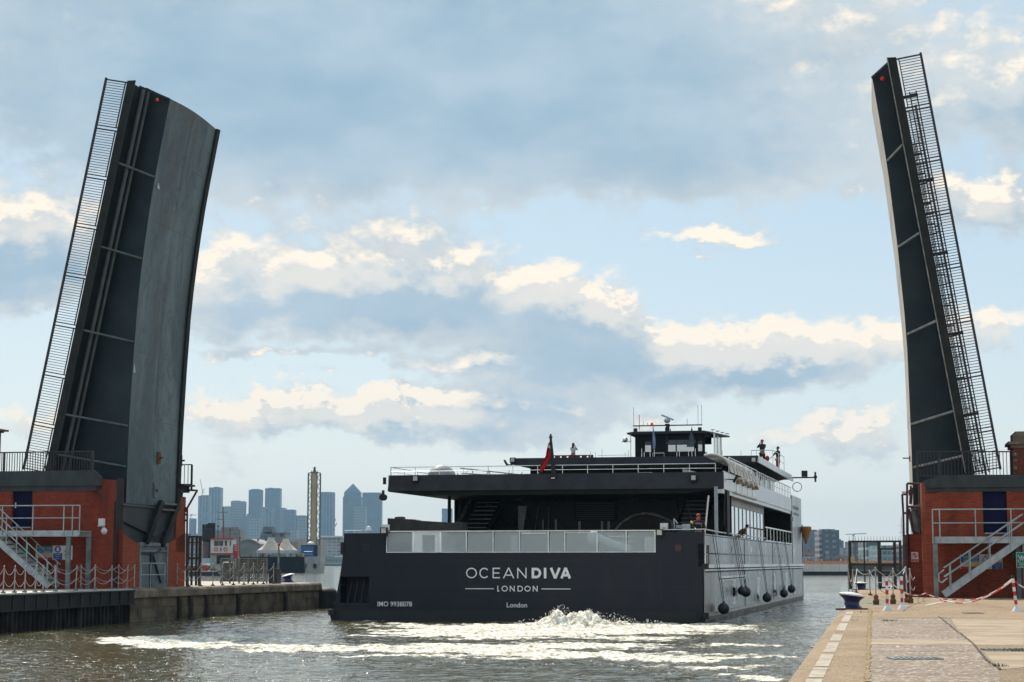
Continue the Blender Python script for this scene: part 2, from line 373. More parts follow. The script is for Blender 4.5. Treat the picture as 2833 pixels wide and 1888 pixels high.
FOAM = [  # px x, px y, radius across (m), radius along (m), amount
 (1580, 1742, 7.8, 9.5, 1.15), (1930, 1738, 4.0, 5, .95), (1280, 1748, 4.8, 7, .9), (1480, 1790, 8, 3., .85), (820, 1792, 5, 2.2, .8), (1100, 1765, 4, 5, .6), (2080, 1790, 3, 3, .55), (1500, 1812, 8.5, 2.6, .72), (1560, 1735, 3.2, 5.5, 1.3), (1200, 1735, 4, 5, .85), (1450, 1765, 5., 5., .8), (1750, 1765, 4., 4., .7),
 (480, 1772, 2.5, 3.6, 1.35), (600, 1787, 2.6, 2.6, 1.1), (740, 1796, 2.4, 1.5, .85), (900, 1799, 2.6, 1.8, .9), (1080, 1796, 2.4, 2.4, .95),
 (1300, 1800, 4.4, 3.0, 1.05), (1600, 1812, 3.8, 1.9, .9), (1850, 1826, 3., 1.6, .85), (2050, 1822, 2.2, 2.0, .85), (2070, 1875, 1.3, 2.2, .8), (1960, 1850, 1.8, 1.4, .7),
 (1020, 1722, 2.2, 4, .5), (1250, 1822, 2.6, .9, .45), (700, 1700, 3., 4., .1)]
def build_water():
    nu, ny = 700, 1000
    u = np.linspace(-.33, .33, nu); yy = 36*(175/36)**np.linspace(0, 1, ny)
    U, Y = np.meshgrid(u, yy); X = U*Y
    r = np.random.default_rng(3); Z = np.zeros_like(X)
    for i in range(52):
        lam = .38*1.075**i; th = r.normal(.1, .55); k = 2*math.pi/lam
        fade = np.clip(lam/(Y*.0022)-.6, 0, 1)      # ripples finer than the mesh are left to the bump
        Z += fade*.0040*lam**.62/(1+(lam/2.2)**1.2)*np.sin(k*(X*math.sin(th)+Y*math.cos(th))+r.random()*6.28+.8*np.sin(X*.31*r.random()+Y*.27*r.random()))
    amp = .45+.9*fbm(X*.22, Y*.09, 3, 11); Z *= amp
    foam = np.zeros_like(X)
    wx = (fbm(X*.6, Y*.5, 5, 21)-.47)*3.6; wy = (fbm(X*.6+9, Y*.5, 5, 31)-.47)*6.
    for px, py, rx, ry, am in FOAM:
        gx, gy = G(px, py, 0); d = ((X+wx-gx)/rx)**2+((Y+wy-gy)/ry)**2; foam = np.maximum(foam, am*np.exp(-d*.9))
    st = fbm(X*.35+Y*.05, Y*.9, 4, 41); foam = foam*(.78+.5*np.clip((st-.3)*3, 0, 1))
    Z += foam*.20*(fbm(X*2.6, Y*2.0, 5, 51)-.3)
    cx, cy = G(1600, 1727, 0)
    for (qx, h, rx, ry) in ((1555, .50, .7, 1.3), (1530, .25, .8, 1.3), (1600, .34, .7, 1.3), (1635, .42, .55, 1.3), (1690, .30, 1.1, 1.4), (1480, .16, 1.4, 1.6), (1780, .14, 1.8, 1.6), (1400, .06, 2.5, 2.), (1900, .06, 2., 2.)):
        gx, gy = G(qx, 1741, 0); Z += .5*h*np.exp(-((X-gx)/rx)**2-((Y-gy)/ry)**2)*(.05+2.1*fbm(X*4.1, Y*3.2, 5, 61))
    e = np.minimum.reduce([np.clip((Y-36)/1.5, 0, 1), np.clip((175-Y)/25, 0, 1), np.clip((.33-np.abs(U))/.015, 0, 1)]); Z *= e
    v = np.stack([X, Y, Z], -1).reshape(-1, 3)
    idx = np.arange(nu*ny).reshape(ny, nu); q = np.stack([idx[:-1, :-1], idx[:-1, 1:], idx[1:, 1:], idx[1:, :-1]], -1).reshape(-1, 4)
    n0 = nu*ny; H = 14000.
    c = np.array([[-.33*36, 36, 0], [.33*36, 36, 0], [.33*175, 175, 0], [-.33*175, 175, 0], [-H, -300, 0], [H, -300, 0], [H, H, 0], [-H, H, 0]])
    ex = np.array([[4, 5, 1, 0], [5, 6, 2, 1], [6, 7, 3, 2], [7, 4, 0, 3]])+n0
    v = np.vstack([v, c]); q = np.vstack([q, ex])
    me = bpy.data.meshes.new('water'); me.vertices.add(len(v)); me.vertices.foreach_set('co', v.ravel())
    me.loops.add(q.size); me.loops.foreach_set('vertex_index', q.ravel().astype(np.int32)); me.polygons.add(len(q))
    me.polygons.foreach_set('loop_start', np.arange(0, q.size, 4, dtype=np.int32)); me.polygons.foreach_set('loop_total', np.full(len(q), 4, dtype=np.int32))
    me.update(calc_edges=True); me.polygons.foreach_set('use_smooth', [True]*len(q))
    a = me.attributes.new('foam', 'FLOAT', 'POINT'); a.data.foreach_set('value', np.concatenate([foam.ravel(), np.zeros(8)]).astype(np.float32))
    me.materials.append(water_mat()); o = bpy.data.objects.new('water', me); COL.objects.link(o); o['kind'] = 'structure'
    return o
build_water()
def splash():                                # thrown droplets over the propeller wash
    m = MB(); r = random.Random(5)
    for cx, n, h, w in ((1555, 420, .9, .9), (1530, 200, .65, .8), (1635, 380, .75, .7), (1690, 260, .6, 1.3), (1480, 120, .35, 1.3), (1770, 120, .35, 1.4)):
        gx, gy = G(cx, 1741, 0)
        for i in range(n):
            z = .05+h*r.random()**1.5; s = r.uniform(.006, .02)*(1 if z > .5 else 1.4); x = gx+r.gauss(0, w*.6); y = gy+r.gauss(0, .7)
            c = Vector((x, y, z*math.exp(-((x-gx)/w)**2)+.03))
            m.add([c+Vector(d)*s for d in ((1, 0, 0), (0, 1, 0), (-1, 0, 0), (0, -1, 0), (0, 0, 1.3), (0, 0, -1.3))],
                  [(0, 1, 4), (1, 2, 4), (2, 3, 4), (3, 0, 4), (1, 0, 5), (2, 1, 5), (3, 2, 5), (0, 3, 5)])
    o = m.build('splash', pm('spray_white', (.7, .69, .63), (.8, .79, .74), 3, .6), smooth=True); o['kind'] = 'stuff'; return tag(o, 'white spray thrown up by the wash behind the ship', 'spray')
splash()
gm = pm('far_ground', (.06, .07, .045), (.14, .13, .10), .02, .9)
struct(MB().slab([(-9000, 760), (-78.3, 760), (-185, 1800), (250, 1800), (155, 950), (300, 500), (9000, 500), (9000, 12000), (-9000, 12000)], -1, 1.6).build('ground', gm))
# ---- right quay: one concrete apron with a rounded edge, steps and painted lines on it
ZR = 1.25; hR = CZ-ZR
def quay_mat():
    m = bpy.data.materials.new('quay_concrete'); m.use_nodes = True; t = m.node_tree; N = NT(t); b = t.nodes['Principled BSDF']
    geo = N.n('ShaderNodeNewGeometry'); P = geo.outputs['Position']
    mp = N.n('ShaderNodeMapping'); t.links.new(P, mp.inputs[0]); mp.inputs['Rotation'].default_value = (0, 0, L.an)
    x, y, z = N.sep(mp.outputs[0])
    big = N.smooth(N.noise(P, .35, 6, .65, .4), .3, .7); fine = N.smooth(N.noise(P, 38, 3, .8), .3, .7); mid = N.noise(P, 5, 5, .7)
    c = N.mix(big, (.33, .235, .15), (.47, .35, .235)); c = N.mix(.75, c, N.mix(fine, (.08, .065, .05), (.93, .88, .8)), 'OVERLAY')
    c = N.mix(N.m('MULTIPLY', N.smooth(mid, .52, .75), .45), c, (.17, .135, .10))
    spots = N.smooth(N.noise(P, 1.6, 6, .75, .8), .62, .70); c = N.mix(N.m('MULTIPLY', spots, .5), c, (.10, .085, .065))
    t.links.new(c, b.inputs['Base Color']); b.inputs['Roughness'].default_value = .8; b.inputs['Specular IOR Level'].default_value = .35
    bp = N.n('ShaderNodeBump'); bp.inputs['Distance'].default_value = .012; t.links.new(N.m('ADD', fine, mid), bp.inputs['Height']); t.links.new(bp.outputs[0], b.inputs['Normal'])
    return m
def agg_mat(name, c1, c2, fs=14.):
    m = bpy.data.materials.new(name); m.use_nodes = True; t = m.node_tree; N = NT(t); b = t.nodes['Principled BSDF']
    geo = N.n('ShaderNodeNewGeometry'); P = geo.outputs['Position']
    vo = N.n('ShaderNodeTexVoronoi'); t.links.new(P, vo.inputs['Vector']); vo.inputs['Scale'].default_value = fs*1.5
    _, g, _ = N.sep(vo.outputs['Color']); big = N.noise(P, .9, 6, .7, .5)
    c = N.mix(N.smooth(g, .1, .95), c1, c2); c = N.mix(.5, c, N.mix(N.smooth(big, .35, .65), (.28, .24, .2), (.66, .58, .5)), 'OVERLAY')
    c = N.mix(N.smooth(g, .88, .95), c, (.5, .44, .38)); t.links.new(c, b.inputs['Base Color']); b.inputs['Roughness'].default_value = .75
    bp = N.n('ShaderNodeBump'); bp.inputs['Distance'].default_value = .02; t.links.new(vo.outputs['Distance'], bp.inputs['Height']); t.links.new(bp.outputs[0], b.inputs['Normal'])
    return m
QM = quay_mat(); AG = agg_mat('exposed_aggregate', (.17, .125, .088), (.29, .22, .158), 12.); SMO = pm('smooth_concrete', (.27, .195, .125), (.40, .295, .195), 1.2, .8, 0, .006, 30, detail=10)
dm = Fr(3.04, 22.06, .192)                     # a=0 is the quay edge
def quay_right():
    m = MB(dm); pr = [(-.0, -1.6), (-.0, -.22), (.06, -.09), (.17, -.03), (.32, 0), (60, 0), (60, -1.6)]
    m.prism([(a, ZR+z) for a, z in pr], -40, 81.5); o = m.build('quay', QM); struct(o)
    return o
quay_right()
def q_sheet(name, pts_px, z, mat, h=.004):
    m = MB(); m.slab([G(x, y, ZR) for x, y in pts_px], ZR-.02, ZR+z); o = m.build(name, mat); return struct(o)
# aggregate and smooth paving bays (photo positions taken on the ground plane)
q_sheet('paving', [(2404, 1888), (2410, 1712), (2625, 1712), (2640, 1738), (2700, 1785), (2760, 1850), (2768, 1888)], .004, AG)
q_sheet('paving', [(2406, 1784), (2408, 1769), (2674, 1772), (2698, 1787)], .008, SMO)
q_sheet('paving', [(2630, 1711), (2833, 1716), (2833, 1788), (2700, 1786), (2650, 1742)], .004, SMO)
q_sheet('paving', [(2722, 1806), (2833, 1806), (2833, 1848), (2768, 1854)], .005, SMO)
q_sheet('paving', [(2395, 1655), (2520, 1663), (2530, 1668), (2500, 1676), (2336, 1679), (2352, 1658)], .004, pm('mossy_concrete', (.17, .15, .095), (.24, .21, .14), 2, .85))
# joints, cracks, moss lines
moss = pm('joint_moss', (.16, .11, .04), (.34, .23, .09), 3, .9); crk = pm('crack_dirt', (.05, .04, .03), (.09, .07, .05), 4, .95)
def line_strip(name, pts, w, z, mat, seed=0, jag=.0):
    r = random.Random(seed); P = [Vector((*G(x, y, ZR), 0)) for x, y in pts]; Q = []
    for i in range(len(P)-1):
        n = max(1, int((P[i+1]-P[i]).length/.25))
        for k in range(n): Q.append(P[i].lerp(P[i+1], k/n)+Vector((r.uniform(-jag, jag), r.uniform(-jag, jag), 0)))
    Q.append(P[-1]); m = MB(); A = []; B = []
    for i, q in enumerate(Q):
        d = (Q[min(i+1, len(Q)-1)]-Q[max(i-1, 0)]).normalized(); nn = Vector((-d.y, d.x, 0))*w*.5*r.uniform(.5, 1.4)
        A.append(q+nn+Vector((0, 0, ZR+z))); B.append(q-nn+Vector((0, 0, ZR+z)))
    m.add(A+B, [(i, i+1, i+1+len(Q), i+len(Q)) for i in range(len(Q)-1)]); return struct(m.build(name, mat))
line_strip('paving_joint', [(2399, 1888), (2403, 1800), (2408, 1685)], .07, .012, moss, 1, .012)
line_strip('paving_joint', [(2402, 1712), (2520, 1710), (2596, 1710), (2660, 1714), (2833, 1716)], .05, .013, crk, 2, .03)
line_strip('paving_joint', [(2596, 1706), (2640, 1742), (2690, 1780), (2730, 1830), (2768, 1854), (2833, 1856)], .035, .014, crk, 3, .02)
line_strip('paving_joint', [(2404, 1803), (2520, 1804), (2668, 1804)], .045, .012, crk, 4, .03)
line_strip('paving_joint', [(2700, 1848), (2766, 1846)], .03, .012, crk, 5, .02)
line_strip('paving_joint', [(2272, 1723), (2330, 1722), (2405, 1724)], .06, .012, rust, 6, .05)
line_strip('paving_joint', [(2300, 1774), (2404, 1775)], .03, .012, crk, 7, .03)
line_strip('paving_joint', [(2250, 1796), (2312, 1795)], .03, .012, crk, 8, .03)
line_strip('paving_joint', [(2240, 1824), (2305, 1826)], .03, .012, crk, 9, .03)
line_strip('paving_joint', [(2170, 1855), (2300, 1856)], .04, .012, crk, 10, .03)
line_strip('paving_joint', [(2436, 1868), (2478, 1870)], .03, .012, crk, 11, .03)
line_strip('painted_line', [(2410, 1680), (2560, 1676), (2620, 1664), (2575, 1655)], .14, .010, pm('old_line_paint', (.5, .46, .38), (.62, .58, .5), 2, .8), 12, 0)
# worn white dashes parallel to the quay edge
dash = pm('worn_white_paint', (.33, .26, .185), (.46, .40, .32), 4, .75, lo=.4, hi=.6)
for k, (y0, y1) in enumerate(((1888, 1872), (1868, 1842), (1838, 1806), (1800, 1774), (1770, 1752), (1742, 1722), (1718, 1700), (1697, 1690))):
    m = MB(dm)
    def ab(py, off): 
        D = hR*F_/(py-HZ); b = (D-22.06)/dm.c*1.0; return (off, b)
    b0 = ab(y0, 0)[1]; b1 = ab(y1, 0)[1]; w0 = .27; m.slab([(w0+.06, b0), (w0+.25, b0), (w0+.25, b1), (w0+.06, b1)], ZR-.01, ZR+.006); struct(m.build('painted_line', dash))
# weeds in the joints
def weeds(spots):
    m = MB(); r = random.Random(8)
    for (x, y, n, s) in spots:
        gx, gy = G(x, y, ZR)
        for i in range(n):
            a = r.uniform(0, 6.28); c = Vector((gx+r.gauss(0, s), gy+r.gauss(0, s*.8), ZR+.01)); h = r.uniform(.02, .06); w = r.uniform(.005, .012)
            t = c+Vector((math.cos(a)*h*.6, math.sin(a)*h*.6, h)); n2 = Vector((-math.sin(a), math.cos(a), 0))*w
            m.add([c-n2, c+n2, t], [(0, 1, 2)])
    o = m.build('weeds', pm('weed_green', (.05, .08, .02), (.14, .15, .04), 9, .8)); o['kind'] = 'stuff'; tag(o, 'small green weeds growing in the joints of the right quay', 'weeds')
weeds([(2460, 1720, 60, .10), (2816, 1803, 90, .14), (2762, 1846, 30, .08), (2366, 1718, 12, .05), (2412, 1672, 30, .3), (2540, 1653, 40, .3), (2680, 1660, 40, .5), (2404, 1696, 30, .2)])
# drainage grates
def grate(x0, x1, y, d, label):
    p = G(x0, y, ZR); q = G(x1, y, ZR); F, Ln = fr2(p, q); root = thing('drain_grate', label, 'drain', F.W(0, 0, ZR), 'drain grates in the right quay')
    m = MB(F); m.bx(0, Ln, -.03, .0, ZR-.02, ZR+.02); m.bx(0, Ln, d, d+.03, ZR-.02, ZR+.02); m.bx(0, .04, 0, d, ZR-.02, ZR+.019); m.bx(Ln-.04, Ln, 0, d, ZR-.02, ZR+.019); m.build('frame', galvd, root)
    m = MB(F); n = int(Ln/.09)
    for i in range(n): a = .05+(Ln-.1)*i/n; m.bx(a, a+.035, 0, d, ZR-.02, ZR+.017)
    m.build('bars', galv, root); m = MB(F); m.bx(0, Ln, 0, d, ZR-.02, ZR+.010); m.build('channel', black, root)
grate(2470, 2610, 1826, .42, 'drain grate set in the rough paving nearest the camera')
grate(2728, 2850, 1800, .34, 'drain grate at the right border beside a weed tuft')
grate(2672, 2722, 1698, .45, 'small far drain grate left of the right-hand striped post')
# ---- left quay
ZL = 1.5
QL = [(-34, 52), (-19.6, 71.5), (-17.25, 85.2), (-16.9, 87.6), (-16.3, 89.8), (-15.2, 94.5), (-11.35, 111.5), (-11.5, 113.2), (-12.4, 114.3), (-18, 121), (-60, 118), (-60, 52)]
lq = MB(); lq.slab(QL, -1, ZL-.35); struct(lq.build('quay', pm('quay_fill', (.1, .09, .07), (.16, .15, .12), 1)))
sm2 = pm('left_quay_paving', (.34, .29, .23), (.5, .44, .36), 1.3, .8, 0, .01, 10)
def inset(p, d):
    n = len(p); out = []
    for i in range(n):
        a, b, c = Vector(p[i-1]), Vector(p[i]), Vector(p[(i+1) % n]); e1 = (b-a).normalized(); e2 = (c-b).normalized(); nn = (Vector((-e1.y, e1.x))+Vector((-e2.y, e2.x))); nn.normalize()
        out.append(tuple(b+nn*d))
    return out
struct(MB().slab(inset(QL, .55), ZL-.4, ZL-.003).build('paving', sm2))
stone = pm('quay_stone', (.065, .05, .036), (.20, .16, .115), 1.1, .9, 0, .03, 9, lo=.3, hi=.7); stonet = pm('coping_stone', (.12, .09, .065), (.27, .22, .165), .9, .85, 0, .03, 7)
sw = thing('quay_wall', 'old stone quay wall with coping stones under the left bridge pier', 'quay wall', (-15, 100, 0))
wp = [(-17.25, 85.2), (-16.9, 87.6), (-16.3, 89.8), (-15.2, 94.5), (-13.3, 103), (-11.35, 111.5), (-11.5, 113.2), (-12.4, 114.3), (-18, 121)]
for i in range(len(wp)-1):
    F, Ln = fr2(wp[i], wp[i+1]); n = max(1, round(Ln/1.35)); m = MB(F); m2 = MB(F); rr = random.Random(i)
    for k in range(n):
        a0, a1 = Ln*k/n, Ln*(k+1)/n; g = .012
        # coping: bullnose block
        dz = rr.uniform(-.012, .012)
        m.prisma([(-.14, ZL-.42), (-.14, ZL-.12+dz), (-.08, ZL-.03+dz), (.05, ZL+dz), (.62, ZL+dz), (.62, ZL-.42)], a0+(g if n > 1 else 0), a1-(g if n > 1 else 0))
    m.build('coping', stonet, sw)
    z = ZL-.42
    for row in range(5):
        nz = z-.48; nn = max(1, round(Ln/.95))
        for k in range(nn):
            o = .5/nn*(row % 2); a0 = Ln*max(0, k/nn-o); a1 = Ln*((k+1)/nn-o) if k < nn-1 else Ln
            m2.bx(a0+.01, a1-.01, -.04+rr.uniform(-.015, .015), .5, nz+.012, z-.006)
        m2.bx(0, Ln, .02, .5, nz, z) if nn else None
        z = nz
    m2.build('stone_face', stone, sw)
# timber rubbing posts set in slots of the wall
timb = pm('wet_timber', (.018, .015, .012), (.04, .034, .027), 2, .7, stretch=(3, 3, .4))
for k, px in enumerate((497, 528, 572, 660, 790)):
    t_ = None
    for i in range(len(wp)-3):
        F, Ln = fr2(wp[i], wp[i+1])
        a, _ = F.on_b(px, 1650, -.1)
        if 0 <= a <= Ln: t_ = (F, a)
    if t_:
        m = MB(t_[0]); m.bx(t_[1]-.16, t_[1]+.16, -.16, .1, -.6, ZL-.44); m.bx(t_[1]-.12, t_[1]+.12, -.2, -.15, -.4, ZL-.6); m.build('timber_post', timb, sw)
# sheet piling with a steel capping girder left of the stone
spw = thing('sheet_pile_wall', 'dark steel sheet piling under a capping girder at the left quay', 'quay wall', (-19, 80, 0))
spm = pm('tarred_piling', (.007, .007, .007), (.04, .036, .033), 1.1, .7, spec=.15, lo=.4, hi=.75, stretch=(1, 1, .5), rough2=.35)
F, Ln = fr2((-34, 52), (-19.6, 71.5)); SEG = [(F, Ln)]; F, Ln = fr2((-19.6, 71.5), (-17.25, 85.2)); SEG.append((F, Ln))
m = MB(); m2 = MB(); m3 = MB()
for F, Ln in SEG:
    n = int(Ln/.42); W = F.W
    for k in range(n):
        a = Ln*k/n; s_ = Ln/n; pf = [(a, -.02), (a+s_*.2, -.2), (a+s_*.5, -.2), (a+s_*.7, -.02), (a+s_, -.02)]
        for (p, q) in zip(pf, pf[1:]): m.add([W(p[0], p[1], -1), W(q[0], q[1], -1), W(q[0], q[1], ZL-.62), W(p[0], p[1], ZL-.62)], [(0, 1, 2, 3)])
    m.bx(0, Ln, .0, .5, -1, ZL-.62, F)
    m2.bx(0, Ln, -.3, .3, ZL-.66, ZL-.12, F); m2.bx(0, Ln, -.36, .5, ZL-.12, ZL-.06, F); m2.bx(0, Ln, -.36, .3, ZL-.70, ZL-.64, F)
    k = 0
    while k*1.1 < Ln: m2.bx(k*1.1, k*1.1+.03, -.34, -.3, ZL-.64, ZL-.12, F); k += 1
    m3.bx(0, Ln, -.30, .62, ZL-.055, ZL-.0, F)
m.build('sheet_piles', spm, spw); m2.build('capping_girder', pm('girder_paint', (.012, .013, .015), (.028, .028, .030), 1, .6, spec=.3), spw); m3.build('capping_plate', pm('capping_plate', (.42, .40, .37), (.58, .55, .5), 1.5, .6), spw)
# round rubber fender on the quay head
F, Ln = fr2((-11.35, 111.5), (-11.5, 113.2)); m = MB(); m.tube((-10.95, 111.9, -.5), (-10.95, 111.9, .95), .62, 18, w=True); m.ball((-10.95, 111.9, .95), .62, 18, .45, w=True)
tag(m.build('rubber_fender', black, smooth=False), 'black rounded rubber fender on the head of the left quay', 'dock fender')
# ================================================================ THE SHIP
hullm = pm('hull_dark_paint', (.004, .0055, .012), (.010, .012, .023), .7, .38, 0, .012, .55, stretch=(1.3, 1.3, .45), rough2=.6, spec=.38, detail=8)
hullm2 = pm('fascia_dark_paint', (.030, .031, .039), (.044, .046, .056), 1.2, .6, spec=.35)
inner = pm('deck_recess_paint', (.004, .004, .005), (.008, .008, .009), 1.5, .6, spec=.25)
alum = pm('hull_aluminium', (.15, .17, .18), (.34, .36, .37), .8, .2, .88, .03, .5, stretch=(2.5, 2.5, .12), rough2=.4)
alum2 = pm('panel_aluminium', (.5, .52, .53), (.66, .67, .68), 1., .32, .55, 0, stretch=(2, 2, .3))
crm = pm('polished_rail', (.6, .6, .58), (.75, .75, .73), 3, .25, .8)
lett = pm('lettering_white', (.82, .8, .8), (.9, .88, .88), 3, .5)
balg = glass_mat('balustrade_glass', (.46, .51, .53), .50, .1)
wing = glass_mat('window_glass', (.05, .07, .08), .35, .03)
darkg = pm('dark_glass', (.006, .008, .010), (.012, .014, .018), .6, .08, 0, .02, .5)
mirr = pm('reflective_glazing', (.62, .68, .72), (.72, .78, .82), .6, .05, .95, .003, .5)
floodm = pm('lamp_lens', (.5, .49, .44), (.7, .68, .62), 6, .3)
SHIP = thing('passenger_ship', 'large dark passenger ship seen from its stern with a glass balustrade and silver side', 'ship', S.W(-8.5, 30, 0))
ZM = 3.1                                     # aft deck
Ship = lambda: MB(S)
# hull block with stern cut-outs
def hull():
    m = Ship()
    tr = [(-17.15, -1), (-17.15, .05), (-17.45, .30), (-17.45, .5), (-17.25, .55), (-16.85, 2.9), (-16.8, 4.02), (-14.72, 4.02), (-14.72, 3.12), (-2.2, 3.12), (-2.2, 4.02), (0, 4.02), (-.02, 2.4), (-.12, .42), (-.14, .3), (-.4, -.1), (-.4, -1)]
    # transom plate with the recessed opening at lower left built as bands
    op = (-16.95, -15.55, .82, 2.02)          # opening a0,a1,z0,z1
    def band(a0, a1, z0, z1): m.bx(a0, a1, 0, .12, z0, z1)
    m.prism([(-17.15, -1), (-17.45, .30), (-17.45, .5), (-17.25, .55), (-17.2, .82), (-.10, .82), (-.12, .42), (-.14, .3), (-.4, -.1), (-.4, -1)], 0, .12)
    m.prism([(-17.2, .82), (-16.98, 2.02), (-16.95, 2.02), (-16.95, .82)], 0, .12)
    band(-15.55, -.10, .82, 2.02)
    m.prism([(-16.98, 2.02), (-16.86, 2.85), (-16.84, 3.12), (-.02, 3.12), (-.1, 2.02)], 0, .12)
    m.prism([(-16.84, 3.12), (-16.8, 4.02), (-14.72, 4.02), (-14.78, 3.12)], 0, .12)
    m.prism([(-2.2, 3.12), (-2.2, 4.02), (0, 4.02), (-.02, 3.12)], 0, .12)
    m.bx(-17.3, -15.5, .12, 1.2, .7, .82); m.bx(-17, -15.5, 1.1, 1.2, .8, 2.1); m.bx(-15.55, -15.5, .12, 1.1, .8, 2.05); m.bx(-17, -15.5, .12, 1.1, 2.02, 2.08)
    for k in range(4): m.bar((-16.7+.33*k, .3, .84), (-16.5+.28*k, .5, 1.95), .06)
    # thin seams: name panel and long weld line
    h = m.build('hull', hullm, SHIP)
    m = Ship()
    for z in (2.76,): m.bx(-16.8, -.06, -.006, .0, z, z+.02)
    m.bx(-11.35, -11.33, -.006, 0, 1.0, 2.76); m.bx(-6.33, -6.31, -.006, 0, 1.0, 2.76); m.bx(-11.35, -6.31, -.006, 0, 1.0, 1.03)
    m.bx(-17.15, -.12, -.012, .0, .5, .53); m.build('seam', black, h)
    m = Ship()
    for a_ in (-14.2, -11.9, -9.3, -4.1, -2.0): m.bx(a_, a_+.012, -.005, 0, .5, 2.76)
    for a_ in (-15.9, -1.1): m.bx(a_, a_+.012, -.005, 0, 2.78, 3.9)
    m.bx(-17.1, -.1, -.005, 0, 1.62, 1.632); m.build('weld_line', pm('weld_line', (.016, .017, .024), (.022, .023, .03), 3, .5), h)
    m = Ship(); m.bx(-17.0, -.4, -.02, 0, -.5, .48); m.build('boot_stripe', pm('boot_top_paint', (.006, .007, .010), (.01, .011, .014), 1, .5), h)
    return h
HULL = hull()
# inner hull box, sides and bow
m = Ship(); m.prism([(-17.2, .7), (-16.86, 2.9), (-16.8, 3.1), (-17.0+.04, 2.1), (-17.05, .7)], .12, 1.3); m.bx(-15.5, -.02, .12, 58, -1, 2.05); m.bx(-17.0, -15.5, 1.2, 58, -1, 2.05); m.bx(-17.15, -15.5, .12, 1.2, -1, .7); m.bx(-17, -.02, 1.2, 58, 2.05, 3.08); m.bx(-15.5, -.02, .12, 1.2, 2.08, 3.08); m.bx(-17, -15.5, .5, 1.2, 2.08, 3.08)
m.slab([(-17, 58), (-.02, 58), (-2.5, 70), (-8.5, 78), (-14.5, 70)], -1, 5); m.build('hull_core', hullm, SHIP)
sb = Ship()
def side_band(b0, b1, z0, z1, t=.05, a=0.): sb.bx(a-t, a, b0, b1, z0, z1)
side_band(.0, 48.2, .38, 2.35); side_band(48.2, 57, .38, 7.35); side_band(1.6, 48.2, 2.35, 3.95); side_band(0, 1.6, 3.45, 3.95); side_band(0, 1.6, 2.35, 2.55)
sb.slab([(0, 57), (-.05, 57), (-2.2, 68), (-2.1, 68.1)], .38, 7.35)
side = sb.build('side_plating', alum, SHIP)
m = Ship(); m.bx(-.3, -.05, 0, 1.6, 2.5, 3.5); m.build('fairlead_recess', inner, SHIP)
m = Ship(); m.bx(-.02, .03, .05, .1, 2.55, 3.45); m.bx(-.02, .03, .55, .6, 2.55, 3.45); m.bx(-.02, .03, .05, .6, 3.0, 3.05); m.build('fairlead_frame', crm, SHIP)
m = Ship(); m.prisma([(0, -.9), (0, .34), (57, .34), (57, -.9)], -.4, -.0); 
m = Ship()
for a_, z0, z1 in ((.0, .34, .34),):
    W = S.W; m.add([W(-.5, 0, -.6), W(-.5, 57, -.6), W(.10, 57, .28), W(.10, 0, .28)], [(0, 1, 2, 3)]); m.add([W(.10, 0, .28), W(.10, 57, .28), W(.10, 57, .42), W(.10, 0, .42)], [(0, 1, 2, 3)]); m.add([W(.10, 0, .42), W(.10, 57, .42), W(-.02, 57, .42), W(-.02, 0, .42)], [(0, 1, 2, 3)])
    m.add([W(-.5, 57, -.6), W(-2.6, 68, -.6), W(-2.1, 68, .42), W(.10, 57, .42)], [(0, 1, 2, 3)])
m.build('lower_strake', pm('strake_metal', (.30, .27, .24), (.42, .40, .37), 1.5, .4, .5), SHIP)
m = Ship(); m.bx(.0, .14, -.02, 57, 2.43, 2.58); m.bx(.0, .10, .1, 57, 2.30, 2.36); m.bx(0, .09, 5.2, 16.5, 1.93, 2.03); m.bx(0, .06, 5.2, 16.5, 1.83, 1.87); m.split('rubbing_rail', crm, side)
m = Ship(); m.bx(-.01, .012, .1, 57, 2.37, 2.425); m.bx(-.01, .012, .1, 57, 2.22, 2.29); m.bx(-.01, .012, 5.2, 16.5, 1.87, 1.92); m.bx(-.01, .02, 16.6, 16.75, .45, 3.9); m.bx(-.01, .02, 33, 33.1, .45, 3.9); m.bx(-.01, .02, 48.2, 48.3, .45, 7.2); m.bx(-.01, .008, .1, 48, 3.86, 3.9); m.split('rail_shade_groove', pm('shade_groove_dark', (.03, .03, .032), (.06, .06, .062), 3, .6), side)  # dark strips paint in shade below the rails; uprights are plating grooves
m = Ship(); m.bx(-.1, .16, -.12, .1, 2.38, 2.62); m.bx(-.1, .14, -.14, .12, .2, .46); m.bx(-17.5, -17.2, -.08, .2, .25, .5); m.bx(-16.95, -16.8, -.05, .1, 3.1, 3.6); m.split('rail_end_cap', black, side)
def disc_on_side(b, z, r, rb=None):
    m = Ship(); n = 16; W = S.W; vs = [W(.012, b+(rb or r)*math.cos(t*6.2832/n), z+r*math.sin(t*6.2832/n)) for t in range(n)]; vs += [W(-.04, b+(rb or r)*math.cos(t*6.2832/n), z+r*math.sin(t*6.2832/n)) for t in range(n)]
    m.add(vs, [tuple(range(n))]+[(i, i+n, (i+1) % n+n, (i+1) % n) for i in range(n)]); return m
for px, py in ((2027, 1520), (2078, 1522), (2145, 1524), (2196, 1527)):
    b, z = S.on_a(px, py, .01); disc_on_side(b, z, .17, .5).build('porthole', darkg, side)
for px, py, hh in ((2031, 1636, .62), (2098, 1629, .62), (2143, 1616, .62), (2176.5, 1611, .62)):
    b, z = S.on_a(px, py, .02); w = .75 if px < 2040 else .9
    m = Ship(); m.bx(-.02, .012, b-w, b+w, z-hh, z+hh); fr_ = m.build('hull_window', crm, side); m = Ship(); m.bx(.0, .018, b-w+.22, b+w-.1, z-hh+.08, z+hh-.08); m.build('pane', darkg, fr_)
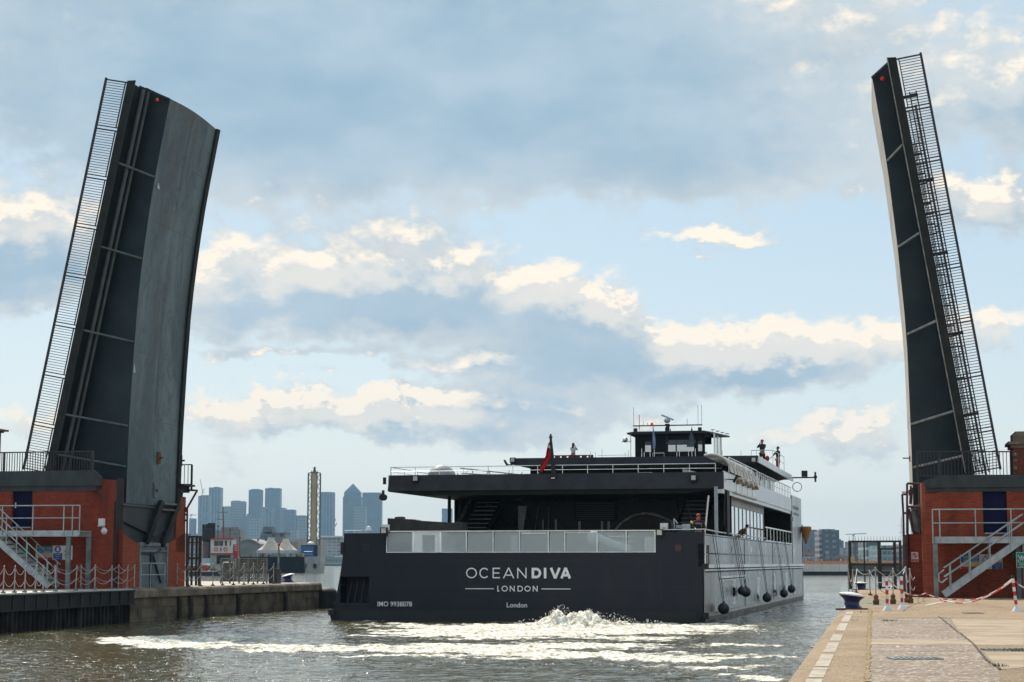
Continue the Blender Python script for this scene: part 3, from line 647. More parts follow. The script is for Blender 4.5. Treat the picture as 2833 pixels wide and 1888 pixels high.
# streaked wet marks low on the plating
# gallery: recessed window wall with glazing between b 3 and 48, deck, ceiling
m = Ship(); m.bx(-17, 0, .12, 58, ZM-.06, ZM); m.build('aft_deck', pm('teak_deck', (.07, .065, .06), (.11, .1, .09), 2, .7), SHIP)
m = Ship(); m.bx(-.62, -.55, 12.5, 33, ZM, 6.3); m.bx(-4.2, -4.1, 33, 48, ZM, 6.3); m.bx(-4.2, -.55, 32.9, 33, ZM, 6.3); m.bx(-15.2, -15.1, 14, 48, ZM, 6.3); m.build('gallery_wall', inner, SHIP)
m = Ship(); m.bx(-.55, -.52, 12.8, 33, 3.3, 5.65); gl = m.build('gallery_glazing', mirr, SHIP)
m = Ship()
for k in range(11): m.bx(-.53, -.49, 12.9+20*k/10.-.07, 12.9+20*k/10.+.07, 3.2, 5.7)
m.bx(-.54, -.49, 12.5, 33, 5.62, 6.2); m.build('mullions', pm('mullion_grey', (.3, .3, .3), (.4, .4, .4), 2, .5), gl)
m = Ship(); m.bx(-.12, .0, 9, 10.1, 4.0, 6.2); m.build('louvre_post', inner, SHIP)
m = Ship()
for k in range(9): b = 30+18*k/8.; m.bx(-.06, -.0, b-.03, b+.03, 3.95, 4.75)
m.bx(-.06, 0, 29, 48.2, 4.72, 4.80); m.bx(-.06, 0, 29, 48.2, 3.95, 4.0); m.build('side_railing', crm, SHIP)
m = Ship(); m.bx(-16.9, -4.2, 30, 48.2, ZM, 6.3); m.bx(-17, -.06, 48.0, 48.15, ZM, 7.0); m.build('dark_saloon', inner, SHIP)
# upper deck slab and fascia (aft edge b=7.6)
UB, UZ0, UZ1 = 7.6, 6.26, 7.05
m = Ship(); m.prism([(-17.0, UZ0), (-16.92, UZ1), (0, UZ1), (0, UZ0)], UB, UB+.1); fas = m.build('aft_fascia', hullm2, SHIP)
m = Ship(); m.bx(-.05, 0, UB+.1, 48.2, 6.22, 7.1); m.bx(-17, -16.95, UB+.1, 48, 6.22, 7.05); m.prisma([(UB+.1, 6.02), (UB+.1, 6.22), (48.2, 6.22), (48.2, 6.02)], -.35, -.06); m.build('side_fascia', alum2, SHIP)
m = Ship(); m.bx(-16.95, -.05, UB+.1, 48, 6.3, 6.4); m.bx(-15.1, -1.8, UB+3, 48, 6.05, 6.3)
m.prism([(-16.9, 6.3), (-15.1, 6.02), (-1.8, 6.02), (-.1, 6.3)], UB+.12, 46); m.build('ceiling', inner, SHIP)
m = Ship()
for a_ in (-11.2, -5.1): m.lathe((a_, 12, 5.93), [(.16, 0), (.17, .04), (.08, .09)], 14)
m.split('ceiling_lamp', pm('ceiling_lamp', (.03, .03, .03), (.05, .05, .05), 3, .3), SHIP)
m = Ship()
m.tube((-14.3, UB+2, ZM), (-14.3, UB+2, 6.1), .09, 10); m.build('pillar', inner, SHIP)
m = Ship(); m.tube((-.12, 11.5, 3.9), (-.12, 11.5, 6.25), .055, 8); m.build('pillar', inner, SHIP)
m = Ship(); m.bx(-.35, -.2, 6.6, 6.8, 3.9, 6.3); m.build('pillar', galv, SHIP)
# bulkhead at the back of the aft deck
BB = 17.
m = Ship(); m.bx(-14.3, -.62, BB, BB+.2, ZM, 6.1); bh = m.build('bulkhead', pm('bulkhead_glass', (.002, .002, .003), (.005, .004, .004), .5, .25, 0, .01, .5, spec=.12), SHIP)
m = Ship(); m.bx(-14.35, -14.2, UB+4, BB, ZM, 6.1);  m.bx(-9.2, -6.9, BB-.12, BB, 4.9, 6.0); m.split('bulkhead_trim', inner, bh)
m = Ship()
for k in range(8): m.bx(-9.1, -7.0, BB-.16, BB-.12, 5.0+k*.12, 5.04+k*.12)
m.build('louvre', pm('louvre_bronze', (.03, .018, .016), (.05, .03, .025), 3, .4), bh)
for a0, w in ((-9.0, .14), (-7.75, .12), (-7.4, .14), (-10.3, .12), (-11, .08), (-5.2, .09)):
    m = Ship(); m.bx(a0, a0+w, BB-.1, BB-.04, ZM+.1, 5.0); m.build('door_strip', pm('door_strip', (.07, .11, .12), (.11, .15, .16), 2, .15), bh)
m = Ship()
for a0, a1, z0, z1 in ((-12.35, -11.85, 4.3, 5.75),): m.prism([(a0, z1), (a1, z1), (a1-.2, z0+.3), (a0+.25, z0), (a0, z0+.2)], BB-.08, BB-.05)
m.build('bright_pane', pm('bright_pane', (.3, .31, .32), (.42, .42, .42), 2, .2), bh)
m = Ship(); pr_ = [(-7.0+4.0*t, 4.35+.95*math.sin(math.pi*t**.8)) for t in np.linspace(0, 1, 14)]  # curved band painted in for the bridge's arched reflection in the glazing
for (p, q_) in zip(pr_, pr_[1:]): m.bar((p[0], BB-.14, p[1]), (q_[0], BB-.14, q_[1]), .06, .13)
m.build('arch_reflection', pm('arch_reflection', (.05, .06, .065), (.24, .24, .23), 2.2, .3, lo=.45, hi=.6), bh)
m = Ship(); m.prism([(-6.8, ZM+.05)]+[(a, z-.12) for a, z in pr_[1:-1]]+[(-3.2, ZM+.05)], BB-.1, BB-.06); m.build('red_reflection', pm('maroon_reflection', (.022, .005, .004), (.035, .009, .007), 1.2, .5), bh)  # reddish part of the glazing reflection, put in as a flat coloured panel
m = Ship(); m.bar((-3.1, BB-.2, 5.9), (-2.75, BB-.2, 4.9), .04, .05); m.bar((-3.35, BB-.2, 5.9), (-3.5, BB-.2, 4.4), .03, .05); m.bar((-11.2, BB-.2, 5.7), (-11.5, BB-.2, 3.6), .03, .05); m.bar((-10.6, BB-.2, 5.7), (-10.65, BB-.2, 4.2), .03, .04); m.split('curtain_edge', pm('curtain_edge', (.1, .1, .1), (.2, .2, .19), 3, .4), bh)
# two stairs up to the upper deck
def ship_stair(a0, a1, nm):
    m = Ship(); n = 13; b0, b1 = 8.6, 14.6
    for k in range(n):
        t = (k+1)/n; b = b0+(b1-b0)*k/n; z = ZM+(6.1-ZM)*t; m.bx(a0+.06, a1-.06, b, b+.34, z-.045, z)
    st = m.build('stair_tread', pm('tread_grey', (.045, .047, .05), (.075, .078, .082), 3, .4), SHIP)
    m = Ship()
    for a in (a0, a1): m.bar((a, b0-.2, ZM+.05), (a, b1, 6.05), .09, .32)
    m.build('stringer', inner, st)
    m = Ship()
    for k in range(n):
        t = (k+1)/n; b = b0+(b1-b0)*k/n; z = ZM+(6.1-ZM)*t; m.bx(a0+.06, a1-.06, b-.012, b, z-.03, z-.005)
    m.build('nosing', pm('nosing', (.10, .105, .11), (.16, .165, .17), 3, .35), st)
ship_stair(-13.9, -12.6, 'l'); ship_stair(-2.75, -1.35, 'r')
m = Ship(); m.bar((-2.95, 8.2, ZM+.2), (-2.95, 13.5, 6.0), .06, .3); m.bar((-14.15, 8.2, ZM+.2), (-14.05, 13, 6.0), .06, .3); m.build('stair_rail', pm('stair_rail', (.14, .18, .22), (.25, .3, .34), 2, .2, .6), SHIP)
m = Ship()
m.tube((-.95, 7.5, 3.95), (-.75, 7.6, 5.9), .05, 8); m.build('gas_strut', crm, SHIP)
# glass balustrade over the cut-out
edges = [-14.72, -13.48, -12.22, -10.93, -9.67, -8.42, -7.1, -6.33, -4.85, -3.52, -2.22]
for k in range(len(edges)-1):
    a0, a1 = edges[k]+.03, edges[k+1]-.03
    m = Ship(); lean = .06
    m.prism([(a0, 3.14), (a0+.02, 4.05), (a1, 4.05), (a1, 3.14)], .05, .07); m.build('glass_panel', balg, SHIP)
m = Ship()
for k, e in enumerate(edges): m.bx(e-.035, e+.015, .02, .06, 3.13, 4.08)
m.bx(-8.36, -7.2, .02, .05, 3.97, 4.02); m.bx(-6.28, -4.9, .02, .05, 4.0, 4.03)
bal = m.split('balustrade_post', crm, SHIP)
m = Ship(); m.bx(-14.74, -2.18, .0, .09, 4.07, 4.12); m.bx(-14.74, -2.2, .01, .1, 3.12, 3.15); m.build('top_rail', crm, SHIP)
m = Ship(); m.tube((-16.8, .1, 4.14), (-15.6, .1, 4.14), .02, 6); m.tube((-2.2, .1, 4.12), (0, .1, 4.14), .025, 6); m.path([(0, .1, 4.14), (-.05, 6.5, 4.1), (-.05, 12, 4.1), (-.05, 29, 4.1)], .03, 6)
for k in range(4): m.tube((-16.7+k*.35, .1, 4.0), (-16.7+k*.35, .1, 4.14), .012, 5)
m.build('bulwark_rail', crm, SHIP)
# things seen through the glass: lockers, capstan cover, boxes, inner fixtures
m = Ship(); m.bx(-2.85, -2.25, 1.0, 1.5, ZM, 3.82); m.build('locker', whitep, SHIP)
m = Ship(); m.bx(-12.0-2, -11.5-2, 3.5, 3.9, ZM, 3.98); m.bx(-13.15, -12.6+.05, 4, 4.2, ZM, 3.95); m.bx(-10.0, -9.7, 5, 5.2, ZM, 4.0); m.split('deck_cabinet', pm('cabinet_grey', (.36, .37, .37), (.5, .5, .5), 2, .5), SHIP)
m = Ship(); m.path([(-5.35, 1.8, 3.95), (-4.9, 1.9, 3.7), (-4.3, 2.0, 3.45), (-3.7, 2.0, 3.3)], .16, 10); m.ball((-5.35, 1.8, 3.8), .3, 12, 1.1); m.build('covered_hose', pm('pale_blue_cover', (.42, .52, .6), (.55, .64, .7), 2, .7), SHIP)
m = Ship()
for z in (3.35, 3.6, 3.85): m.bx(-4.75, -3.6, 2.2, 2.25, z, z+.04)
m.build('rack', crm, SHIP)
# black gangway folded over the port quarter with a white control box
m = Ship(); m.prism([(-15.6, 4.12), (-15.6, 4.78), (-14.3, 4.72), (-14.1, 4.66), (-12.35, 4.55), (-12.2, 4.6), (-11.9, 4.58), (-11.85, 4.12)], 3.0, 3.9); m.lathe((-15.1, 3.4, 4.76), [(.28, 0), (.24, .09), (.05, .12)], 14); m.build('folded_gangway', pm('gangway_dark', (.022, .018, .017), (.04, .034, .03), 3, .6), SHIP)
m = Ship(); m.bx(-15.2, -13.9, .5, 1.3, ZM, 4.12); m.build('winch_base', inner, SHIP)
def ctrl(a, b):
    m = Ship(); m.bx(a, a+.34, b, b+.2, 4.15, 4.42); o = m.build('control_box', whitep, SHIP); m = Ship(); m.bx(a+.14, a+.2, b-.012, b, 4.18, 4.24); m.build('stop_button', redp, o)
ctrl(-15.05, .2); ctrl(-2.02, .2)
m = Ship(); m.bx(-2.1, -1.55, .45, .9, 4.12, 4.55); m.build('control_cabinet', inner, SHIP)
m = Ship(); m.tube((-1.4, .4, 4.1), (-1.42, .4, 4.62), .03, 8); m.tube((-1.42, .4, 4.62), (-1.25, .4, 4.4), .03, 8); m.bx(-1.35, -.75, .5, .8, 4.2, 4.34); m.bx(-1.05, -.7, .3, .55, 4.1, 4.38); m.build('mooring_winch', galv, SHIP)
m = Ship(); m.ball((-.62, .4, 4.45), .07, 10); m.build('hose_fitting', pm('yellow_fitting', (.6, .4, .03), (.7, .5, .05), 3, .5), SHIP)
m = Ship(); m.bx(-15.95, -15.5, .1, .3, 4.14, 4.2); m.ball((-14.9-.8, .3, 4.24), .12, 10); m.build('deck_fitting', whitep, SHIP)
# flood lamps
def flood(a, b, z, s=.16):
    m = Ship(); m.bx(a-s-.02, a+s+.02, b-.22, b-.1, z-s, z+s); m.bx(a-s*.7, a+s*.7, b-.1, b+.02, z-s-.1, z-s+.05); o = m.build('flood_lamp', black, SHIP); m = Ship(); m.bx(a-s*.72, a+s*.72, b-.235, b-.221, z-s*.7, z+s*.75); m.build('lens', floodm, o)
for px, py, b in ((1152, 1325, UB), (1920, 1323, UB), (1065, 1469, 0), (1826, 1474, 0)): a, z = S.on_b(px, py, b); flood(a, b, z, .15)
for px, py in ((1013, 1514), (1877, 1516)):
    a, z = S.on_b(px, py, 0); m = Ship(); n = 18
    for r_, dd, nm, mt in ((.17, .02, 'porthole', hullm2), (.135, .03, 'port_lens', black if px < 1100 else pm('red_port', (.05, .004, .004), (.09, .008, .008), 3, .2))):
        mm = Ship(); mm.tube((a, -dd, z), (a, .05, z), r_, 18); mm.build(nm, mt, SHIP)
m = Ship(); m.tube((-17.25, UB-.1, 5.95), (-17.25, UB+.25, 5.95), .17, 14); m.bx(-17.3, -17.2, UB, UB+.15, 6.0, 6.3); m.bx(-17.25, -17.1, UB, UB+.1, 6.6, 6.95); m.build('stern_light', black, SHIP)
# lettering on the transom
def stroke_text(name, items, F, b, mat, parent, width):
    m = MB(F)
    for pts in items:
        for p, q in zip(pts, pts[1:]): m.bar((p[0], b, p[1]), (q[0], b, q[1]), .012, width)
    return m
LET = {'O': 'O', 'C': 'C'}
def glyph(ch, x, z, h, w, lw):               # returns polylines (centre lines) for a geometric sans capital
    h0, h1 = z+lw/2, z+h-lw/2; x0, x1 = x+lw/2, x+w-lw/2; cx, cz = (x0+x1)/2, (h0+h1)/2; rx, rz = (x1-x0)/2, (h1-h0)/2
    arc = lambda a0, a1, n=18: [(cx+rx*math.cos(R_(a0+(a1-a0)*i/n)), cz+rz*math.sin(R_(a0+(a1-a0)*i/n))) for i in range(n+1)]
    if ch == 'O': return [arc(0, 360, 26)]
    if ch == 'C': return [arc(42, 318)]
    if ch == 'E': return [[(x1, z+h-lw/2), (x0, z+h-lw/2)], [(x0, z+h), (x0, z)], [(x0, cz), (x1-.03, cz)], [(x0, h0), (x1, h0)]]
    if ch == 'A': return [[(x0, z), (cx, z+h)], [(cx, z+h), (x1, z)], [(x0+rx*.45, z+h*.3), (x1-rx*.45, z+h*.3)]]
    if ch == 'N': return [[(x0, z), (x0, z+h)], [(x0, z+h-lw*.4), (x1, z+lw*.4)], [(x1, z), (x1, z+h)]]
    if ch == 'D': return [[(x0, z), (x0, z+h)], [(x0, h1), (cx-rx*.1, h1)]+[(cx-rx*.1+rx*1.1*math.cos(R_(90-180*i/14)), cz+rz*math.sin(R_(90-180*i/14))) for i in range(15)]+[(x0, h0)]]
    if ch == 'I': return [[(cx, z), (cx, z+h)]]
    if ch == 'V': return [[(x0, z+h), (cx, z)], [(cx, z), (x1, z+h)]]
    if ch == 'L': return [[(x0, z+h), (x0, z)], [(x0, h0), (x1, h0)]]
def write_caps(name, chars, b, lw, h, z):    # chars: list of (char, a0, a1)
    k = 0
    for ch, a0, a1 in chars:
        m = Ship()
        for pl in glyph(ch, a0, z, h, a1-a0, lw):
            for p, q in zip(pl, pl[1:]):
                k += 1; d = Vector((q[0]-p[0], 0, q[1]-p[1])); L_ = d.length; d.normalize(); e = lw*.16 if len(pl) > 2 else 0
                n = Vector((-d.z, 0, d.x))*lw/2; P = Vector((p[0], 0, p[1]))-d*e; Q = Vector((q[0], 0, q[1]))+d*e; bb = b-.010-.0006*(k % 7)
                vs = [S.W(v.x, bb, v.z) for v in (P-n, Q-n, Q+n, P+n)]; m.add(vs, [(0, 1, 2, 3)])
        m.build(name, lett, HULL)
ax = lambda px: S.on_b(px, 1590, 0)[0]; zc = S.on_b(1400, 1600.5, 0)[1]
ch = [('O', 1289.5, 1319.5), ('C', 1326.5, 1353.5), ('E', 1363, 1385), ('A', 1391.5, 1423), ('N', 1431, 1457)]
write_caps('letter', [(c, ax(p), ax(q)) for c, p, q in ch], 0, .052, .475, zc)
ch = [('D', 1471, 1497.5), ('I', 1503, 1513.5), ('V', 1521, 1551.5), ('A', 1550, 1580)]
write_caps('letter', [(c, ax(p), ax(q)) for c, p, q in ch], 0, .115, .475, zc)
zc2 = S.on_b(1400, 1637, 0)[1]
ch = [('L', 1376, 1383), ('O', 1388, 1405), ('N', 1410.5, 1424), ('D', 1432, 1447), ('O', 1451, 1468), ('N', 1474, 1487.5)]
write_caps('letter', [(c, ax(p), ax(q)) for c, p, q in ch], 0, .042, .26, zc2)
m = Ship(); zl = S.on_b(1400, 1629.5, 0)[1]
for p, q in ((1287, 1366), (1498, 1578)): m.bx(ax(p), ax(q), -.012, .0, zl-.018, zl+.018)
m.split('name_rule', lett, HULL)
text('imo_number', 'IMO 9938078', S, ax(1044), S.on_b(1090, 1678, 0)[1], -.008, .225, lett, HULL, .002, width=ax(1140)-ax(1045), align='LEFT')
text('port_name', 'London', S, ax(1430), S.on_b(1430, 1681, 0)[1], -.008, .225, lett, HULL, .002, width=ax(1458)-ax(1402))
# ---- upper deck: rails, cradle, life raft canopy
m = Ship()
zr = 7.46; 
m.tube((-16.85, UB+.1, zr), (-.4, UB+.1, zr), .022, 6); m.tube((-16.85, UB+.1, zr-.22), (-.4, UB+.1, zr-.22), .013, 5)
for k in range(14): a = -16.85+k*1.265; m.tube((a, UB+.1, UZ1), (a, UB+.1, zr), .018, 5)
m.path([(-16.85, UB+.1, zr), (-16.85, 20, zr)], .02, 6); m.path([(-16.85, UB+.1, zr-.22), (-16.85, 20, zr-.22)], .012, 5)
for k in range(5): m.tube((-16.85, UB+2.5*k, UZ1), (-16.85, UB+2.5*k, zr), .018, 5)
m.build('upper_rail', crm, SHIP)
m = Ship(); m.path([(-.03, 24.5, 7.85), (-.03, 48, 7.85)], .03, 6); m.path([(-.03, 24.5, 7.45), (-.03, 48, 7.45)], .015, 5)
for k in range(20): b = 24.5+k*1.22; m.tube((-.03, b, 7.08), (-.03, b, 7.85), .02, 5)
m.build('side_deck_rail', crm, SHIP)
m = Ship(); m.bx(-16.5, -.1, UB+.2, 50, 6.9, 6.95); m.build('upper_deck', inner, SHIP)
domec = pm('canopy_white', (.62, .6, .57), (.78, .76, .72), 2, .5)
m = Ship(); m.ball((-15.1, 11, 7.1), .75, 18, .85); m.build('raft_canister', pm('canister_grey', (.3, .31, .31), (.42, .43, .43), 2, .5), SHIP, smooth=True)
m = Ship(); r_ = random.Random(4)
for k in range(16): a = -14.2+k*.27; m.tube((a, 11+r_.random(), 7.05), (a+r_.uniform(-.2, .3), 11+r_.random(), 7.1+r_.uniform(.15, .5)*(1-k*.03)), .025, 5)
m.tube((-14.1, 11, 7.55), (-10.2, 11, 7.1), .035, 6); m.tube((-14.1, 11.3, 7.3), (-10.5, 11, 7.05), .03, 6); m.build('folded_davit', galv, SHIP)
m = Ship(); m.bar((-10.0+.5, 11, 7.3), (-8.0+.4, 11, 7.02), .05); m.bar((-9.5, 11, 7.05), (-9.5, 11, 7.3), .05); m.bar((-8.9, 11, 7.05), (-8.9, 11, 7.2), .05); m.build('deck_hatch', inner, SHIP)
m = Ship(); m.bx(-4.9, -4.2, 12, 12.4, 7.1, 7.28); m.bx(-4.2, -3.9, 12, 12.4, 7.1, 7.2); m.bx(-2.6, -.9, 12, 12.6, 7.1, 7.12); m.prism([(-2.6, 7.1), (-2.6, 7.42), (-2.3, 7.38), (-1.4, 7.12)], 12, 12.05); m.bar((-2.6, 12, 7.46), (-.6, 12, 7.44), .04); m.build('deck_furniture', pm('furniture_pale', (.5, .5, .5), (.66, .66, .65), 3, .5), SHIP)
# rescue-slide canopy at the starboard upper corner (ribbed, arched)
m = Ship(); W = S.W; n = 9; bs = [9.5+k*1.55 for k in range(10)]
for k in range(len(bs)-1):
    b0, b1 = bs[k], bs[k+1]-.12; ring = []
    for b in (b0, b1):
        ring.append([W(-.85+.98*math.cos(R_(t*110/6))*1.0, b, 7.12+.86*math.sin(R_(t*110/6))) for t in range(7)])
    vs = ring[0]+ring[1]; m.add(vs, [(i, i+1, i+8, i+7) for i in range(6)])
    m.path([(-.83+1.0*math.cos(R_(t*110/6)), b0, 7.12+.9*math.sin(R_(t*110/6))) for t in range(7)], .06, 6)
cp = m.build('slide_canopy', domec, SHIP, smooth=False)
m = Ship(); m.path([(.05, 9.5, 7.85), (.05, 23.5, 7.85)], .03, 6); m.path([(.05, 9.5, 7.5), (.05, 23.5, 7.5)], .02, 5)
for k in range(6): m.tube((.05, 9.5+k*2.8, 7.1), (.05, 9.5+k*2.8, 7.85), .02, 5)
m.build('canopy_rail', crm, cp)
m = Ship()
for k in range(4): b = 13.5+k*2.6; m.prisma([(b, 7.05), (b+1.0, 6.85), (b+1.0, 6.72), (b, 6.92)], .0, .28)
m.split('slide_bracket', pm('bracket_cream', (.62, .57, .5), (.74, .7, .62), 3, .6), cp)
for k in range(4): m = Ship(); b = 13.2+k*2.7; m.bx(-.02, .012, b, b+.95, 6.3, 6.85); m.build('slide_port', darkg, cp)
m = Ship(); m.bx(-.06, .10, 12.6, 23.8, 6.18, 6.27); m.build('slide_sill', whitep, cp)
m = Ship(); m.tube((0, 9.2, 6.75), (.42, 9.2, 6.72), .03, 6); m.bar((.3, 9.2, 6.6), (.48, 9.2, 6.9), .07, .12); m.tube((-.1, 8.6, 6.3), (-.1, 8.6, 5.95), .09, 8); m.build('side_lamp', black, SHIP)
# ---- top deckhouse and roof
RB, RZ0, RZ1 = 25.3, 8.42, 8.84
m = Ship(); m.bx(-13.9, -1.2, 27, 47, 7.05, RZ0+.05); m.build('deckhouse', inner, SHIP)
m = Ship(); m.bx(-1.19, -1.1, 27, 47, 7.05, 8.45); dh = m.build('deckhouse_side', alum2, SHIP)
for k, b in enumerate((29, 33.5, 37, 40.5, 44)): m = Ship(); m.bx(-1.1, -1.07, b, b+1.5, 7.5, 8.15); m.build('window', darkg, dh)
m = Ship(); m.prism([(-14.75, RZ0+.02), (-14.7, RZ1), (-.05, RZ1-.02), (-.1, RZ0)], RB, RB+.1); m.build('roof_fascia', hullm2, SHIP)
m = Ship(); m.bx(-14.7, -.1, RB+.1, 50, RZ0+.06, RZ1-.04); m.prism([(-14.6, RZ0+.1), (-13.2, RZ0-.18), (-1.4, RZ0-.18), (-.2, RZ0+.1)], RB+.1, 49); m.build('roof', inner, SHIP)
m = Ship(); m.prisma([(RB+.1, RZ0), (RB+.1, RZ1-.02), (48, RZ1-.1), (50.5, RZ1-.3), (50.5, RZ0-.05)], -.1, -.02); m.build('roof_side', alum2, SHIP)
m = Ship(); m.tube((-15.0, RB+.2, 8.5), (-14.7, RB+.2, 8.45), .03, 6); m.bar((-15.15, RB+.2, 8.75), (-14.95, RB+.2, 8.4), .08, .12); m.build('port_lamp', black, SHIP)
for px, py in ((1420, 1274), (2086, 1273)): a, z = S.on_b(px, py, RB); flood(a, RB, z, .15)
m = Ship(); m.tube((-.1, 50, 8.62), (1.55, 50, 8.62), .05, 8); m.bx(.6, 1.0, 49.8, 50.2, 8.68, 9.1); m.ball((1.55, 50, 8.65), .13, 10); m.tube((1.55, 50, 8.3), (1.55, 50, 9.0), .07, 8); m.build('bridge_wing_camera', black, SHIP)
tor = Ship(); pts = [(-.05+.32*math.cos(t*.524)+.35, 49.6, 7.95+.32*math.sin(t*.524)) for t in range(13)]; tor.path(pts, .03, 5); tor.build('wing_hoop', galv, SHIP)
m = Ship(); r_ = random.Random(9)
for a in (-12.8, -10.2, -9.9, -9.5, -8.1, -7.9, -7.1, -6.95, -6.6, -6.35, -5.0, -4.85, -4.3, -4.1, -3.9, -3.2, -2.3, -1.2, -.3):
    m.tube((a, 27, RZ1-.05), (a, 27, RZ1+r_.uniform(.35, .6)), .018, 5)
m.split('roof_stanchion', crm, SHIP)
m = Ship(); m.path([(-1.5, 36, 9.75), (-.15, 36, 9.75), (-.12, 44, 9.75)], .025, 5)
for p in ((-1.5, 36), (-.15, 36), (-.13, 40), (-.12, 44)): m.tube((p[0], p[1], RZ1-.1), (p[0], p[1], 9.75), .022, 5)
m.path([(-.15, 36, 9.3), (-.12, 44, 9.3)], .015, 5); m.build('roof_railing', crm, SHIP)
m = Ship()
for k in range(6): m.bx(-13.0+k*.42, -12.75+k*.42, 30, 30.4, RZ1-.1, 9.22)
m.bx(-13.1, -10.6, 30, 30.05, 9.2, 9.26); m.build('roof_seating', pm('seating_red', (.14, .02, .02), (.2, .03, .03), 3, .6), SHIP)
m = Ship(); m.path([(-11.3+1.0, 30, 9.22), (-8.4, 30, 9.22)], .02, 5); m.path([(-6.9, 30, RZ1), (-6.9, 30, 9.3), (-6.2, 30, 9.3), (-6.2, 30, RZ1)], .02, 5); m.build('roof_rail', galv, SHIP)
# ---- wheelhouse
WB = 34.
wa = lambda px: S.on_b(px, 1230, WB)[0]
zt = lambda py: S.on_b(1850, py, WB)[1]
a0, a1 = wa(1757), wa(1950); z0, z1 = 8.8, zt(1201)
m = Ship(); m.bx(a0, a0+.55, WB, WB+.1, z0, z1); m.bx(a0+.55, a1, WB, WB+.1, z0, zt(1250)); m.bx(a0+.55, a1, WB, WB+.1, zt(1221), z1)
for p, q in ((1777, 1784), (1801, 1848), (1920, 1931), (1942.5, 1950)): m.bx(wa(p), wa(q), WB, WB+.1, zt(1250), zt(1221))
m.bx(a0, a1, WB+3.4, WB+3.5, z0, zt(1252)); m.bx(a0, a1, WB+3.4, WB+3.5, zt(1222), z1); m.bx(a0, a0+.1, WB+.1, WB+3.4, z0, zt(1250)); m.bx(a1-.1, a1, WB+.1, WB+3.4, z0, zt(1252))
for p in (1801, 1848, 1925): m.bx(wa(p), wa(p)+.08, WB+3.4, WB+3.5, zt(1252), zt(1222))
WH = m.build('wheelhouse', inner, SHIP)
for p, q in ((1784, 1801), (1848, 1920), (1931, 1942.5)): m = Ship(); m.bx(wa(p), wa(q), WB+.03, WB+.05, zt(1250), zt(1221)); m.build('window', wing, WH)
m = Ship(); m.bx(wa(1843), wa(1925), WB-.03, WB-.005, zt(1228), zt(1218)); m.build('window_blind', pm('blind_grey', (.07, .09, .1), (.11, .13, .14), 2, .4), WH)
m = Ship(); m.slab([(a0-.45, WB-.4), (a1+.35, WB-.4), (a1+1.1, WB+4.2), (a0-.5, WB+4.2)], z1, z1+.1); m.bx(a0-.1, a1+.1, WB-.2, WB+4, z1-.04, z1); m.prism([(a0-.45, z1), (a0-.4, z1+.1), (a0, z1+.16), (a1, z1+.16), (a1+.3, z1+.1), (a1+.35, z1)], WB-.35, WB+4); m.build('wheelhouse_roof', pm('roof_navy', (.012, .014, .026), (.02, .022, .036), 2, .5), WH)
m = Ship(); m.bx(a1+.55, a1+.6, WB+.3, WB+3.8, 9.0, z1-.02); m.build('window', wing, WH)
m = Ship()
for b in (WB+.2, WB+1.9, WB+3.8): m.bx(a1+.53, a1+.61, b, b+.08, z0, z1)
m.bx(a1+.53, a1+.6, WB+.2, WB+3.9, 8.95, 9.0); m.tube((a0-.25, WB-.2, z0), (a0-.25, WB-.2, z1), .03, 6); m.build('wheelhouse_frame', crm, WH)
m = Ship(); m.ball((a0-.6, WB-.2, z1-.35), .17, 10); m.bx(a0-.8, a0-.2, WB-.25, WB-.15, z1-.5, z1-.42); m.build('search_light', crm, WH)
for k in range(4): m = Ship(); aa = a1+.5+k*.2; m.tube((aa, WB+k*.9, z1+.1), (aa, WB+k*.9, z1+.2), .02, 5); m.bx(aa-.12, aa+.12, WB+k*.9, WB+.1+k*.9, z1+.2-.03*k, z1+.25-.03*k); m.build('roof_aerial', galv, WH)
# mast bar, radar, aerials
zb = zt(1176)
m = Ship(); m.bx(wa(1749), wa(1941), WB+.4, WB+.5, zb-.035, zb+.035); m.tube((wa(1845), WB+.45, z1+.1), (wa(1845), WB+.45, zb), .10, 10, .13); m.tube((wa(1840), WB+.2, zt(1215)), (wa(1840), WB+.3, zt(1182)), .04, 6); m.tube((wa(1854), WB+.2, zt(1205)), (wa(1853), WB+.3, zt(1186)), .03, 6); m.tube((wa(1846), WB-.1, zt(1222)), (wa(1846), WB, zt(1190)), .10, 8); m.bx(wa(1838), wa(1850), WB+.3, WB+.6, zb-.02, zb+.1)
MA = m.build('mast', black, SHIP)
m = Ship(); c = (wa(1843.5), WB+.45, zt(1172.5)); m.ball((c[0], c[1], c[2]+.22), .21, 12, .75); m.bar((wa(1828), WB+.45, zt(1147)), (wa(1861), WB+.45, zt(1161)), .18, .1); m.build('radar', pm('radar_grey', (.3, .36, .42), (.45, .5, .55), 2, .4), MA)
m = Ship()
for px, py in ((1750.5, 1124), (1929.5, 1122), (1939.5, 1120)): m.tube((wa(px), WB+.45, zb), (wa(px), WB+.45, zt(py)), .012, 5)
for px, py in ((1766, 1145), (1777, 1163), (1789, 1167), (1899, 1158)): m.tube((wa(px), WB+.45, zb), (wa(px), WB+.45, zt(py)), .02 if px < 1770 else .014, 5)
m.tube((wa(1766), WB+.45, zb), (wa(1766), WB+.45, zt(1190)), .03, 5, .01); m.build('aerial', black, MA)
m = Ship(); m.lathe((wa(1801), WB+.45, zb), [(.09, 0), (.09, .14), (.04, .2)], 10); m.build('red_beacon', emit_mat('red_beacon', (.7, .04, .02), .3), MA)
for px in (1755.5, 1934.5): m = Ship(); a = wa(px); m.bx(a-.11, a+.11, WB+.3, WB+.5, zb-.38, zb-.16); m.build('mast_lamp', black, MA)
